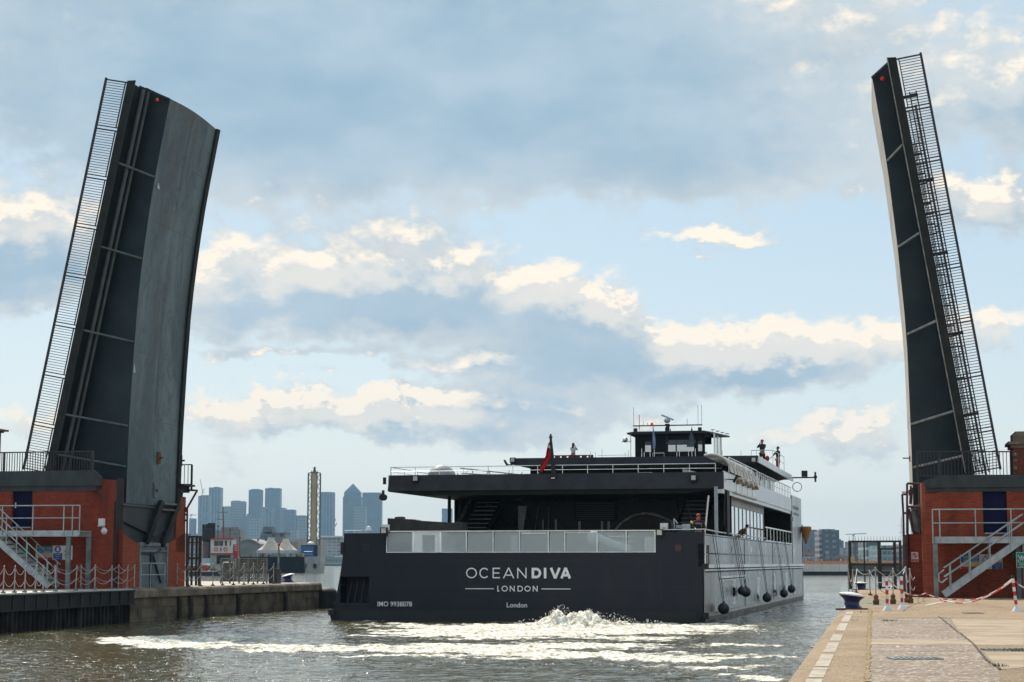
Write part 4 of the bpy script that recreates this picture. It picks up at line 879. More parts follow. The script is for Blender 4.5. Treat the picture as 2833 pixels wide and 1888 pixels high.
# bow name marks on the aft-facing silver block
for s_, py, h in (('OCEANDIVA', 1405, .16), ('LONDON', 1421, .12)):
    b, z = S.on_a(2190, py, .01)
    text('bow_name', s_, S, .012, z-.05, 49.2, h*1.6, pm('bow_letter', (.06, .06, .06), (.09, .09, .09), 2, .5), side, .0, width=5.2, align='LEFT', side=True, depth=.002)
m = Ship(); b, z = S.on_a(2191, 1436, .01); m.bx(0, .014, b-.7, b+.9, z-.15, z+.15); m.build('bow_emblem', pm('bow_letter', (.06, .06, .06)), side)
# life-saving cone (orange) hung at the bow
b, z = S.on_a(2212, 1475, .3)
m = Ship(); m.lathe((.35, 56.5, z-.72), [(.06, 0), (.42, 1.1), (.40, 1.25)], 12); tag(m.build('orange_cone', pm('faded_orange', (.36, .13, .03), (.5, .2, .05), 2, .7)), 'faded orange cone hanging at the bow end of the silver ship side', 'marker cone')
# ---- ball fenders on ropes
FN = [(2005, 1684, 2018), (2065, 1638, 2050), (2050, 1637, 2046), (2124.5, 1654, 2118), (2171, 1642, 2164), (2192, 1630, 2186)]
rope = pm('fender_rope', (.04, .04, .045), (.07, .07, .08), 5, .8)
side_of = ['nearest the stern and floating lowest on the silver side', 'with its partner hiding close behind it below the man bending over', 'half hidden behind a larger one amidships', 'hanging halfway along the silver side on its own', 'second from the bow on the silver side', 'nearest the bow on the silver side']
FN = [(2005, 1684, 1), (2066, 1638, 1), (2051, 1635, 0), (2124.5, 1654, 1), (2171, 1642, 1), (2192, 1630, 1)]
for k, (px, py, n) in enumerate(FN):
    b, z = S.on_a(px, py, .42 if n else .3); r0 = .27 if n else .22
    aa = .10+r0; c = S.W(aa, b, z); root = thing('ball_fender', 'black ball fender '+side_of[k], 'fender', c, 'ball fenders along the ship side')
    m = MB(S); m.ball((aa, b, z), r0, 18); m.tube((aa, b, z+r0*.95), (aa, b, z+r0*1.2), .05, 8); m.build('ball', pm('fender_rubber', (.012, .016, .026), (.02, .026, .038), 2, .4), root, smooth=True)
    m = MB(S); m.path([(aa-.03, b, z+r0), (.06, b-1.4, 4.05)], .016, 5); m.path([(aa+.03, b+.1, z+r0), (.06, b-.4, 4.05)], .016, 5); m.build('rope', rope, root)
m = Ship()
# ================================================================ BRIDGE LEAVES (raised)
def lerp2(prof, z):                           # prof: (a,z) from bottom to top
    if z <= prof[0][1]: p, q = prof[0], prof[1]
    elif z >= prof[-1][1]: p, q = prof[-2], prof[-1]
    else:
        for p, q in zip(prof, prof[1:]):
            if p[1] <= z <= q[1]: break
    t = (z-p[1])/(q[1]-p[1]); return p[0]+(q[0]-p[0])*t
def leaf(F, sg, deck, soff, railo, struts, name_l, zbot, W, far_rail):
    """F: bridge frame; sg +1 left leaf (soffit faces +a), -1 right leaf. deck/soff/railo: (a,z) lines bottom to top."""
    root = thing('bascule_leaf', name_l, 'bridge leaf', F.W(deck[0][0], 3, soff[0][1]))
    bf, bw = -.7, .9; be = bw+W; bo = be+1.6
    zs = np.linspace(zbot, soff[-1][1], 15)
    # main girder box: soffit plate curved, web panels, end plate
    deckin = [(a+sg*.42, z) for a, z in deck]
    ztop_d = deck[-1][1]; tip_d = deckin[-1]; tip_s = soff[-1]
    m = MB(F); n = len(zs)
    sp = [(lerp2(soff, z), z) for z in zs]; dp = [(lerp2(deckin, z), z) for z in zs]; dp[-1] = tip_d
    # soffit skin
    vs = [F.W(a, bw, z) for a, z in sp]+[F.W(a, be, z) for a, z in sp]
    m.add(vs, [(i, i+1, i+1+n, i+n) for i in range(n-1)])
    so = m.build('soffit', soffit_l if sg > 0 else pm('sunlit_soffit', (.42, .36, .29), (.56, .5, .41), .7, .55), root, smooth=True)  # right leaf: sunlit cream is put into the underside's colour
    m = MB(F)
    for b in (bw, be):
        vs = [F.W(a-sg*.004, b, z) for a, z in sp]+[F.W(a, b, z) for a, z in dp]; m.add(vs, [(i, i+1, i+1+n, i+n) for i in range(n-1)])
    m.build('web_plate', steel_w, root)
    m = MB(F); q_ = 12; ta = Vector((soff[-1][0]-soff[-2][0], soff[-1][1]-soff[-2][1])).normalized(); vs = []
    for i in range(q_+1):                         # the road camber shows at the tip
        t = i/q_; b = bw+W*t; c_ = .12*math.sin(math.pi*t)
        vs += [F.W(tip_s[0]+ta.x*c_, b, tip_s[1]+ta.y*c_), F.W(tip_d[0]+ta.x*c_, b, tip_d[1]+ta.y*c_), F.W(tip_s[0], b, tip_s[1]-.02), F.W(tip_d[0], b, tip_d[1]-.02)]
    m.add(vs, [(4*i, 4*i+4, 4*i+5, 4*i+1) for i in range(q_)]+[(4*i+1, 4*i+5, 4*i+7, 4*i+3) for i in range(q_)])
    m2 = MB(F); m2.add(vs, [(4*i+2, 4*i+6, 4*i+4, 4*i) for i in range(q_)]); m2.build('soffit_tip', so.data.materials[0], so)
    m.build('end_plate', steel_d, root)
    m = MB(F); zq = soff[-1][1]-2.6
    while zq > zbot+1:
        a0_ = lerp2(soff, zq); m.add([F.W(a0_+sg*.006, bw, zq), F.W(a0_+sg*.006, be, zq), F.W(a0_+sg*.006, be, zq+.03), F.W(a0_+sg*.006, bw, zq+.03)], [(0, 1, 2, 3)]); zq -= 3.1
    for bb_k in (bw+W*.5,):
        vs2 = []
        for a_, z_ in sp: vs2 += [F.W(a_+sg*.007, bb_k, z_), F.W(a_+sg*.007, bb_k+.03, z_)]
        m.add(vs2, [(2*i, 2*i+1, 2*i+3, 2*i+2) for i in range(n-1)])
    m.build('plate_seam', pm('soffit_seam', (.05, .074, .078), (.085, .115, .115), 2, .6) if sg > 0 else pm('sunlit_seam', (.3, .25, .2), (.4, .35, .28), 2, .6), so)  # right leaf seams share the sunlight painted into its underside
    # bearing plates / lifting pads on the soffit near the tail
    if sg > 0:
        for px, py, s_ in ((440, 1267, 1), (500, 1275, 1), (432, 1357, 1.2), (495, 1360, 1)):
            b, z = F.on_a(px, py, .1); a = lerp2(soff, z)+.02; m = MB(F); m.bx(a-.02, a+.04, b-.18*s_, b+.18*s_, z-.28*s_, z+.28*s_); m.bx(a, a+.16, b-.05, b+.2, z-.03, z+.05); m.build('lifting_lug', rust if s_ == 1 else galvd, root)
        m = MB(F)
        for px, py, r in ((436, 512, .22), (372, 1020, .2)): b, z = F.on_a(px, py, 1. if py < 600 else .2); a = lerp2(soff, z)+.012; m.add([F.W(a, b-r, z-r), F.W(a, b+r*.6, z-r*.9), F.W(a, b-r*.2, z+r*1.2)], [(0, 1, 2)])
        m.build('bare_patch', pm('bare_metal', (.35, .37, .36), (.5, .5, .48), 4, .5), so)
    m = MB(F); vs = []
    if sg > 0:
      for off, b in ((-.10, be+.0), (-.14, be+.32), (.5, be+.32), (.5, be+.0)): vs += [F.W(a-sg*off, b, z) for a, z in sp]
      m.add(vs, [(i+k*n, i+1+k*n, i+1+((k+1) % 4)*n, i+((k+1) % 4)*n) for k in range(4) for i in range(n-1)]); m.build('edge_plate', steel_f, root)
    # road deck slab between the footways
    m = MB(F); zz = [deck[0][1], ztop_d]
    m.add([F.W(lerp2(deck, zz[0]), bw-.2, zz[0]), F.W(lerp2(deck, zz[0]), be+.2, zz[0]), F.W(deck[-1][0], be+.2, zz[1]), F.W(deck[-1][0], bw-.2, zz[1]),
           F.W(lerp2(deckin, zz[0]), bw-.2, zz[0]), F.W(lerp2(deckin, zz[0]), be+.2, zz[0]), F.W(tip_d[0], be+.2, tip_d[1]), F.W(tip_d[0], bw-.2, tip_d[1])],
          [(0, 1, 2, 3), (7, 6, 5, 4), (0, 4, 5, 1), (2, 6, 7, 3), (1, 5, 6, 2), (3, 7, 4, 0)]); m.build('road_deck', steel_d, root)
    # footways on both sides: deck plate + fascia, cantilever struts
    for (b0, b1, bs, near) in ((bf, bw-.2, bf, 1), (be+.2, bo, bo, 0)):
        m = MB(F); za, zb_ = deck[0][1], deck[-1][1]; q = [(deck[0][0], za), (deck[-1][0], zb_)]
        m.add([F.W(q[0][0], b0, za), F.W(q[0][0], b1, za), F.W(q[1][0], b1, zb_), F.W(q[1][0], b0, zb_), F.W(q[0][0]+sg*.08, b0, za), F.W(q[0][0]+sg*.08, b1, za), F.W(q[1][0]+sg*.08, b1, zb_), F.W(q[1][0]+sg*.08, b0, zb_)],
              [(0, 1, 2, 3), (7, 6, 5, 4), (0, 4, 5, 1), (2, 6, 7, 3), (1, 5, 6, 2), (3, 7, 4, 0)]); fw = m.build('footway', steel_d, root)
        m = MB(F); w = .36; bx0, bx1 = (bs-.03, bs+.06) if near else (bs-.06, bs+.03)
        m.add([F.W(q[0][0]-sg*.0, bx0, za), F.W(q[0][0], bx1, za), F.W(q[1][0], bx1, zb_), F.W(q[1][0], bx0, zb_), F.W(q[0][0]+sg*w, bx0, za), F.W(q[0][0]+sg*w, bx1, za), F.W(q[1][0]+sg*w, bx1, zb_), F.W(q[1][0]+sg*w, bx0, zb_)],
              [(0, 1, 2, 3), (7, 6, 5, 4), (0, 4, 5, 1), (2, 6, 7, 3), (1, 5, 6, 2), (3, 7, 4, 0)]); m.build('fascia', steel_f, fw)
        # inner fascia lip; where pale, its sunlit brightness is put into the colour
        m = MB(F); m.bar((q[0][0]+sg*(w+.02), bs, za), (q[1][0]+sg*(w+.02), bs, zb_), .05, .04); m.build('fascia_lip', pm('lit_lip', (.16, .17, .16), (.34, .34, .3), 3, .4) if (sg < 0 or not near) else steel_w, fw)
        if near and sg > 0:
            m = MB(F)
            for off, bb, r in ((.55, -.1, .10), (.62, .35, .09), (.50, .7, .05)):
                m.tube((q[0][0]+sg*off, bb, za), (q[1][0]+sg*off, bb, zb_-.3), r, 10)
            m.split('service_pipe', pm('pipe_paint', (.045, .06, .068), (.07, .085, .09), 2, .45), fw)
    for z0, z1 in struts:
        for bs, bww in ((bf+.05, bw-.02), (bo-.05, be+.02)):
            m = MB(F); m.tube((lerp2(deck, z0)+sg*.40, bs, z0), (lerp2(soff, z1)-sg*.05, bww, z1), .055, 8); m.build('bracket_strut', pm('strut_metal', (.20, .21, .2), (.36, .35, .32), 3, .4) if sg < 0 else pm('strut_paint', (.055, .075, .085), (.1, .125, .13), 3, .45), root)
    # railings: panels with balusters square to the deck
    dv = Vector((deck[-1][0]-deck[0][0], deck[-1][1]-deck[0][1])).normalized(); nv = Vector((railo[-1][0]-deck[-1][0], railo[-1][1]-deck[-1][1])); hgt = abs(nv.x*dv.y-nv.y*dv.x); nrm = Vector((-sg*dv.y, sg*dv.x))
    Ltot = (Vector(deck[-1])-Vector(deck[0])).length; D0 = Vector(deck[-1]); seg = 2.34
    for bb, rr in ((bf+.04, 1), (bo-.04, 0)):
        if not rr and not far_rail: continue
        t = 0.; k = 0
        hm = MB(F); A = D0+nrm*hgt; B = D0-dv*Ltot+nrm*hgt; hm.bar((A.x, bb, A.y), (B.x, bb, B.y), .10, .08); hm.build('handrail', bar_d, root)
        while t < Ltot-.3:
            e = min(t+seg, Ltot); m = MB(F)
            P = lambda s_, h: (lambda v: (v.x, bb, v.y))(D0-dv*s_+nrm*h)
            s0, s1 = t+.08, e-.08
            m.bar(P(s0, .10), P(s1, .10), .045, .05); m.bar(P(s0, .0), P(s0, hgt), .06, .06)
            m.bar(P(s1, 0), P(s1, hgt), .05, .05)
            nb = int((s1-s0)/.115)
            for i in range(1, nb): x = s0+(s1-s0)*i/nb; m.bar(P(x, .11), P(x, hgt-.03), .026, .026)
            m.build('railing_panel', bar_d, root); t = e; k += 1
    # red lamp at the tip
    m = MB(F)
    return root, dv, nrm, D0, Ltot
fa = [L.on_b(*p, -.7) for p in [(353, 224), (138, 1249)]]; dL = [(fa[1][0]-.02, fa[1][1]), fa[0]]
ex = Vector((dL[1][0]-dL[0][0], dL[1][1]-dL[0][1])); dL[0] = (dL[0][0]-ex.x*.06, dL[0][1]-ex.y*.06)
soL = [(.03, 5.3), (.04, 5.6), (.05, 7.05), (.09, 8.97), (.22, 12.0), (.42, 15.4), (.62, 17.2), (.92, 19.6), (1.2, 21.3), (1.76, 24.38)]
rL = [L.on_b(75, 1252, -.7), L.on_b(294, 212, -.7)]
zst = lambda F, l: [(F.on_b(*p, -.65)[1], F.on_b(*q, .9)[1]) for p, q in l]
stL = zst(L, [((327.5, 451.7), (429, 490)), ((279.6, 683), (392.5, 716)), ((231.8, 914), (367.6, 946.5)), ((182, 1147.4), (356, 1178.8)), ((150, 1258), (350, 1292))])
LL, dvL, nvL, D0L, LtL = leaf(L, 1, dL, soL, rL, stL, 'raised left bridge leaf with its worn grey underside turned to the channel', 5.3, 6.3, True)
a, z = L.on_b(435, 277, .6); m = MB(L); m.ball((a, .6, z), .075, 12); m.build('warning_lamp', emit_mat('red_lamp', (.6, .012, .012), .25), LL)
a, z = L.on_b(372, 218, 0.2); m = MB(L); m.bar((L.on_b(385, 240, .3)[0], .3, L.on_b(385, 240, .3)[1]), (L.on_b(470, 276, .8)[0], .8, L.on_b(470, 276, .8)[1]), .1, .1); m.build('tip_rail', steel_d, LL)
fr_ = [Rt.on_b(*p, -.7) for p in [(2479, 159), (2687, 1254)]]; dR = [fr_[1], fr_[0]]
ex = Vector((dR[1][0]-dR[0][0], dR[1][1]-dR[0][1])); dR[0] = (dR[0][0]-ex.x*.05, dR[0][1]-ex.y*.05)
soR = [(.34, 2.8), (.33, 6.6), (.30, 8.55), (.23, 12.43), (-.06, 16.25), (-.44, 20.08), (-.98, 23.85)]
rR = [Rt.on_b(2765.5, 1307, -.7), Rt.on_b(2546, 142, -.7)]
stR = zst(Rt, [((2501.4, 399.6), (2452.4, 444.5)), ((2548.4, 644.5), (2483, 683.3)), ((2592.5, 888), (2507.9, 925)), ((2639, 1138), (2521, 1174)), ((2662, 1262.6), (2533, 1293.6))])
LR, dvR, nvR, D0R, LtR = leaf(Rt, -1, dR, soR, rR, stR, 'raised right bridge leaf with dark side web and pale sunlit underside', 2.8, 6.3, True)
a, z = Rt.on_b(2441, 218, .3); m = MB(Rt); m.ball((a, .3, z), .085, 12); m.build('warning_lamp', MATS.get('x') or bpy.data.materials['red_lamp'], LR)
# tip bar between soffit corner and footway of the right leaf
p1 = Rt.on_b(2415, 215, .8); p2 = Rt.on_b(2458, 176, -.5); m = MB(Rt); m.tube((p1[0], .8, p1[1]), (p2[0], -.5, p2[1]), .09, 8); m.build('tip_strut', steel_d, LR)
# open service ladder and cable tray seen through the right railing
m = MB(Rt); m2 = MB(Rt)
P = lambda s_, h, b: (lambda v: (v.x, b, v.y))(D0R-dvR*s_+nvR*h)
for h, b, s0 in ((.34, .2, 1.4), (.62, .2, 1.4)): m.bar(P(s0, h, b), P(LtR, h, b), .05, .05)
k = 1.5
while k < LtR: m2.tube(P(k, .34, .2), P(k, .62, .2), .016, 5); k += .28
m.split('ladder_stile', bar_d, LR)
m2.build('ladder_rungs', bar_d, LR)
m = MB(Rt)
for s_ in (1.6, 5.35, 8.6, 12.1, 15.6): m.bar(P(s_, .05, .15), P(s_, .66, .15), .10, .12)
m.split('ladder_bracket', bar_d, LR)
# second railing (between carriageway and footway), seen behind the first
for F_l, root, D0_, dv_, nv_, Lt_, bb in ((Rt, LR, D0R, dvR, nvR, LtR, .62),):
    m = MB(F_l); Pq = lambda s_, h: (lambda v: (v.x, bb, v.y))(D0_-dv_*s_+nv_*h)
    for h in (.12, .24, .36): m.bar(Pq(3.6, h), Pq(Lt_, h), .04, .035)
    k = 3.6
    while k < Lt_: m.bar(Pq(k, 0), Pq(k, .40), .045, .05); k += .45
    m.build('guard_rail', bar_d, root)
# ================================================================ BRIDGE HOUSES
def wall_text_lines(m, a0, a1, z0, z1, n, F, b):
    h = (z1-z0)/n
    for k in range(n): m.bx(a0+(a1-a0)*.06*(k % 3), a1-(a1-a0)*.08*((k+1) % 3), b-.004, b, z0+k*h+h*.25, z0+k*h+h*.7, F)
# ---------- left house
HB = -1.75                                    # front wall plane in L
HL = thing('bridge_house', 'left brick bridge house with a navy door above a steel landing', 'building', L.W(-8, 0, ZL))
rl = lambda px, py, b=HB: L.on_b(px, py, b)
aC, _ = rl(284, 1500); z_g = rl(150, 1345)[1]      # corner a, underside of girder
m = MB(L); R0 = .9
pts = [(-30, HB)]+[(aC-R0+R0*math.sin(R_(t)), HB+R0-R0*math.cos(R_(t))) for t in (0, 18, 36, 54, 72, 90)]+[(aC, 0.55), (-30, .55)]
dx0, dx1 = rl(33, 1400)[0], rl(89, 1400)[0]; dz0, dz1 = rl(60, 1458)[1], rl(60, 1349)[1]
m.slab([p for p in pts], ZL-.4, dz0)
m.slab([(-30, HB), (dx0, HB), (dx0, .55), (-30, .55)], dz0, dz1+.02); m.slab([(dx1, HB)]+pts[1:-1]+[(dx1, .55)], dz0, dz1+.02)
m.slab(pts, dz1+.02, z_g+.3); wl_ = m.build('wall', BRICKL, HL)
m = MB(L); m.bx(dx0, dx1, HB+.18, HB+.25, dz0, dz1); d_ = m.build('door', navy, HL)
m = MB(L); m.bx(dx0+.08, dx0+.12, HB+.14, HB+.18, dz0+.85, dz0+1.1); m.build('handle', whitep, d_)
m = MB(L); m.bx(dx0+.05, dx1-.05, HB-.04, HB+.18, dz0-.05, dz0); m.build('door_sill', galv, d_)
m = MB(L); m.bx(dx0-.04, dx0+.0, HB-.01, HB+.2, dz1-.06, dz1+.02); m.bx(dx1, dx1+.04, HB-.01, HB+.2, dz1-.06, dz1+.02); m.split('door_bracket', whitep, d_)
# recessed wall beside the leaf (with pipe) and the stone-coloured top corner
m = MB(L); m.bx(aC, -.25, -.35, .6, ZL-.4, rl(300, 1466, -.35)[1]); m.build('wall', BRICKL, HL)
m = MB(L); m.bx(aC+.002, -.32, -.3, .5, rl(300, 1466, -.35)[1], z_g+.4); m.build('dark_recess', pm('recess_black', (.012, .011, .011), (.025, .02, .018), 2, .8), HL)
pa = rl(316, 1500, -.45)[0]
m = MB(L); m.tube((pa, -.45, ZL), (pa, -.45, rl(316, 1390, -.45)[1]), .07, 8); m.path([(pa, -.45, rl(316, 1390, -.45)[1]), (rl(300, 1350, -.45)[0], -.45, rl(300, 1350, -.45)[1])], .04, 6); m.build('drain_pipe', black, HL)
m = MB(L); m.tube((*([rl(262, 1338, HB-.05)[0], HB-.05, rl(262, 1338, HB-.05)[1]]),), (rl(286, 1385, HB-.05)[0], HB-.05, rl(286, 1385, HB-.05)[1]), .05, 8); m.build('drain_pipe', black, HL)
# channel-facing wall with V-shaped opening, under the leaf (plane a=0)
cz = lambda px, py: L.on_a(px, py, 0.)
b_door0, b_door1 = cz(388, 1500)[0], cz(463, 1500)[0]
poly = [(0, ZL-.4), (0, cz(322, 1466)[1]), (b_door0, cz(386, 1509)[1]), (b_door1, cz(464, 1507)[1]), (cz(513, 1473)[0], cz(513, 1473)[1]), (cz(514, 1473)[0], ZL-.4)]
z_dt = cz(425, 1503)[1]
m = MB(L); m.prisma([(0, ZL-.4), poly[1], poly[2], (b_door0, ZL-.4)], -.6, 0); m.prisma([(b_door1, ZL-.4), poly[3], poly[4], poly[5]], -.6, 0); m.split('channel_wall', BRICKD, HL)
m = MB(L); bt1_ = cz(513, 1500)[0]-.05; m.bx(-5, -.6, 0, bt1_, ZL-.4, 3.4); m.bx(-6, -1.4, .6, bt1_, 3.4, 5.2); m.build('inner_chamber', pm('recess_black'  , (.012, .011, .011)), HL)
m = MB(L); m.bx(-.5, -.05, b_door0, b_door1, ZL-.4, z_dt); dd = m.build('steel_door', pm('door_steel_grey', (.11, .145, .165), (.17, .21, .23), 1.5, .55), HL)
m = MB(L); m.bx(-.06, .03, b_door0-.1, b_door1+.1, z_dt-.14, z_dt+.02); m.bx(-.06, .03, b_door0-.08, b_door0+.06, ZL, z_dt-.14); m.bx(-.06, .03, b_door1-.06, b_door1+.08, ZL, z_dt-.14); m.bx(-.05, .02, b_door0+.06, b_door1-.06, z_dt-.42, z_dt-.34); m.build('door_frame', pm('door_frame_grey', (.15, .19, .21), (.24, .28, .3), 2, .5), dd)
bm = (b_door0+b_door1)/2-.25; m = MB(L); m.bx(-.05, .025, bm-.12, bm+.05, ZL, z_dt-.42); m.tube((.0, bm+.1, z_dt-.5), (.0, b_door1-.7, 3.3), .05, 6); m.tube((0, bm+.15, 3.0), (0, b_door1-.75, ZL+.2), .05, 6); m.tube((0, bm-.15, z_dt-.5), (0, b_door0+.2, 3.1), .04, 6); m.build('door_brace', steel_w, dd)
m = MB(L); m.prisma([(.02, cz(322, 1466)[1]), (.25, 5.6), (7.0, 5.6), (cz(513, 1473)[0]-.1, cz(513, 1473)[1]), (b_door1, z_dt-.1), (b_door0, z_dt-.1)], -.5, -.06); m.prisma([(.3, 4.6), (.3, 5.4), (6.9, 5.4), (6.6, 4.4), (4.5, 3.9)], -.2, .06); m.build('tail_plate', pm('tail_black', (.016, .02, .023), (.03, .036, .04), 1, .5), HL)
# curved hinge nose and lifting arm below the leaf
m = MB(L); m.tube((.12, .3, cz(340, 1398)[1]), (.12, cz(423, 1406)[0], cz(423, 1406)[1]), .03, 6); m.build('hinge_rod', pm('pipe_paint'), HL)
b0, z0 = cz(436, 1395); b1, z1 = cz(470, 1397)
m = MB(L); m.tube((.25, b0-.3, z0), (.25, b1+.6, z1), .09, 10); m.tube((.25, b0-.1, z0-.28), (.25, b1+.5, z1-.28), .07, 10); m.bar((.28, b0-.2, z0+.1), (.05, b0-1.5, 3.6), .22, .3); m.bar((.28, b1+.4, z1+.1), (.05, b1-1.1, 3.5), .22, .3); m.build('lifting_arm', pm('arm_black', (.012, .014, .016), (.03, .032, .035), 2, .35), HL)
m = MB(L); m.tube((.0, 3.9, cz(369, 1444)[1]), (.06, 3.9, cz(369, 1444)[1]), .3, 16); m.build('inspection_cover', galvd, HL)
# far brick tower and cage on the channel corner
m = MB(L); bt0, bt1 = cz(489, 1400)[0], cz(514, 1400)[0]; m.bx(-2.2, .0, bt0, bt1, 3.2, cz(513, 1376)[1]); m.build('corner_tower', BRICKD, HL)
m = MB(L); m.bx(-2.5, .4, bt0-.2, bt1+.2, cz(513, 1347)[1], cz(513, 1342)[1]); m.bx(-2.3, .15, bt0-.1, bt1+.1, cz(513, 1364)[1], cz(513, 1347)[1])
m.bx(-.3, -.15, bt0+.05, bt1-.05, cz(513, 1376)[1], cz(513, 1364)[1]); m.bx(-1.6, -1.4, bt0+.05, bt1-.05, cz(513, 1376)[1], cz(513, 1364)[1]); m.build('tower_cap', steel_f, HL)
m = MB(L); 
c3 = lambda px, py: (L.on_b(px, py, 8.6)[0], 8.6, L.on_b(px, py, 8.6)[1])
for p, q in (((508, 1357), (546, 1357)), ((546, 1357), (518, 1406)), ((518, 1406), (488, 1458)), ((518, 1406), (516, 1625)), ((486, 1405), (518, 1406)), ((508, 1424), (517, 1424)), ((508, 1440), (517, 1440)), ((508, 1375), (508, 1500)), ((505, 1365), (484, 1400))): m.tube(c3(*p), c3(*q), .05, 6)
m.build('access_frame', pm('frame_maroon', (.05, .015, .018), (.09, .03, .03), 3, .6), HL)
# deck girder above the walls, parapet railing
zg0, zg1 = rl(150, 1345)[1], rl(150, 1316)[1]; gx1 = rl(262, 1330)[0]
m = MB(L); m.prism([(-30, zg0), (-30, zg1+.12), (gx1, zg1+.12+.1), (gx1+.35, zg1-.1), (gx1+.3, zg0)], HB-.12, HB+.06); m.prism([(-30, zg0-.28), (-30, zg0), (gx1+.25, zg0), (gx1+.1, zg0-.22)], HB-.02, HB+1.2); gd = m.build('deck_girder', pm('girder_grey', (.016, .022, .026), (.03, .04, .044), 2, .6, stretch=(1, 1, .5)), HL)
m = MB(L); m.bx(-30, -3.0, HB+.1, .5, zg1-.2, zg1); m.build('approach_deck', conc, HL)
def parapet(root, F, a0, a1, b, zb0, zb1, zt0, zt1, nm='parapet_railing', sp=.125, posts=()):
    m = MB(F); m.bar((a0, b, zt0), (a1, b, zt1), .08, .05); m.bar((a0, b, zb0), (a1, b, zb1), .05, .05); n = int(abs(a1-a0)/sp)
    for i in range(n+1): t = i/n; a = a0+(a1-a0)*t; m.bar((a, b, zb0+(zb1-zb0)*t), (a, b, zt0+(zt1-zt0)*t), .028, .028)
    for t in posts: a = a0+(a1-a0)*t; m.bar((a, b, zb0+(zb1-zb0)*t-.25), (a, b, zt0+(zt1-zt0)*t), .09, .07)
    return m.build(nm, bar_d, root)
ra = rl(258, 1248)[0]
parapet(HL, L, -16, ra, HB-.04, zg1-.05, zg1+.12, rl(0, 1255)[1], rl(258, 1249)[1], posts=(.18, .42, .70, .725, 1.))
q0, q1 = L.on_b(470, 1340, 9.0), L.on_b(531, 1286, 9.0)
parapet(HL, L, q0[0]-1, q1[0], 9.0, q0[1], q0[1]-.02, q1[1], q1[1], sp=.19, posts=(.66, 1.))
# ---------- right house
HR = thing('bridge_house', 'right brick bridge house with rounded corner and a navy door', 'building', Rt.W(8, 0, ZR))
RBk = -2.3
rr = lambda px, py, b=RBk: Rt.on_b(px, py, b)
aC = rr(2552, 1500)[0]; zg = rr(2700, 1357)[1]
pts = [(30, RBk), (30, .6), (aC, .6)]+[(aC+R0-R0*math.cos(R_(t)), RBk+R0-R0*math.sin(R_(t))) for t in (0, 18, 36, 54, 72, 90)]
dx0, dx1 = rr(2719, 1400)[0], rr(2786, 1400)[0]; dz0, dz1 = rr(2750, 1474)[1], rr(2750, 1359)[1]
m = MB(Rt); m.slab(pts, ZR-.2, dz0); m.slab([(30, RBk), (30, .6), (dx1, .6), (dx1, RBk)], dz0, dz1); m.slab([(dx0, RBk), (dx0, .6)]+pts[2:], dz0, dz1); m.slab(pts, dz1, zg+.35); m.build('wall', BRICK, HR)
m = MB(Rt); m.bx(dx0, dx1, RBk+.18, RBk+.25, dz0, dz1); d_ = m.build('door', navy, HR)
m = MB(Rt); m.bx(dx0+.05, dx1-.02, RBk-.04, RBk+.18, dz0-.05, dz0); m.build('door_sill', galv, d_)
m = MB(Rt); m.bx(.0, aC, -.5, .5, ZR-.2, Rt.on_b(2530, 1478, -.5)[1]); m.build('wall', BRICK, HR)
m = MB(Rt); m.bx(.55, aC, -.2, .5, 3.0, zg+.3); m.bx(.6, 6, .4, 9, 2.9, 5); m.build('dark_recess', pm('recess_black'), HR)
m = MB(Rt); m.bx(-.0, 5, .5, 9.3, ZR-.3, Rt.on_b(2530, 1478, -.5)[1]); m.build('channel_wall', BRICKD, HR)
c2 = lambda px, py, b=-.6: (Rt.on_b(px, py, b)[0], b, Rt.on_b(px, py, b)[1])
m = MB(Rt)
for p, q in (((2509.5, 1338), (2509.5, 1478)), ((2509.5, 1338), (2560, 1340)), ((2496, 1368), (2510, 1368)), ((2496, 1368), (2499, 1420)), ((2499, 1420), (2511, 1420)), ((2499, 1420), (2503, 1590)), ((2511, 1400), (2512, 1630)), ((2507, 1402), (2546, 1404)), ((2515, 1408), (2528, 1478)), ((2520, 1345), (2518, 1395)), ((2524, 1350), (2520, 1395))): m.tube(c2(*p), c2(*q), .05 if p[0] != 2503 else .07, 6)
m.tube(c2(2506, 1480), c2(2508, 1640), .14, 8); m.build('access_frame', pm('frame_maroon'), HR)
m = MB(Rt); m.path([c2(2525, 1415, -.3), c2(2533, 1450, -.3), c2(2537, 1470, -.3)], .22, 10); m.bar(c2(2520, 1408, -.35), c2(2552, 1398, -.35), .2, .2); m.tube(c2(2524, 1413, -.4), c2(2540, 1474, -.4), .06, 8); m.build('hinge_machinery', pm('machinery_grey', (.10, .12, .125), (.2, .22, .22), 2, .5), HR)
for px, py in ((2517, 1268), (2515, 1362)): m = MB(Rt); q = Rt.on_b(px, py, 1.4); m.bar((q[0]-.5+.2, 1.4, q[1]), (q[0], 1.4, q[1]), .05); m.bar((q[0], 1.4, q[1]-.15), (q[0], 1.4, q[1]+.1), .05); m.build('hook', rust, HR)
zg0, zg1 = rr(2700, 1357)[1], rr(2700, 1322)[1]
gx = rr(2553, 1335)[0]
m = MB(Rt); m.prism([(30, zg0+.12), (30, zg1-.05), (gx+.8, zg1+.12), (gx, zg1-.12), (gx+.1, zg0+.12)], RBk-.12, RBk+.06); m.prism([(30, zg0-.05), (30, zg0+.12), (gx+.1, zg0+.12), (gx+.2, zg0-.05)], RBk-.02, RBk+1.2); m.build('deck_girder', pm('girder_grey'), HR)
m = MB(Rt); m.bx(4.4, 30, RBk+.1, .5, zg1-.3, zg1-.1); m.build('approach_deck', conc, HR)
ra0, ra1 = rr(2537, 1249)[0], rr(2833, 1255)[0]+6
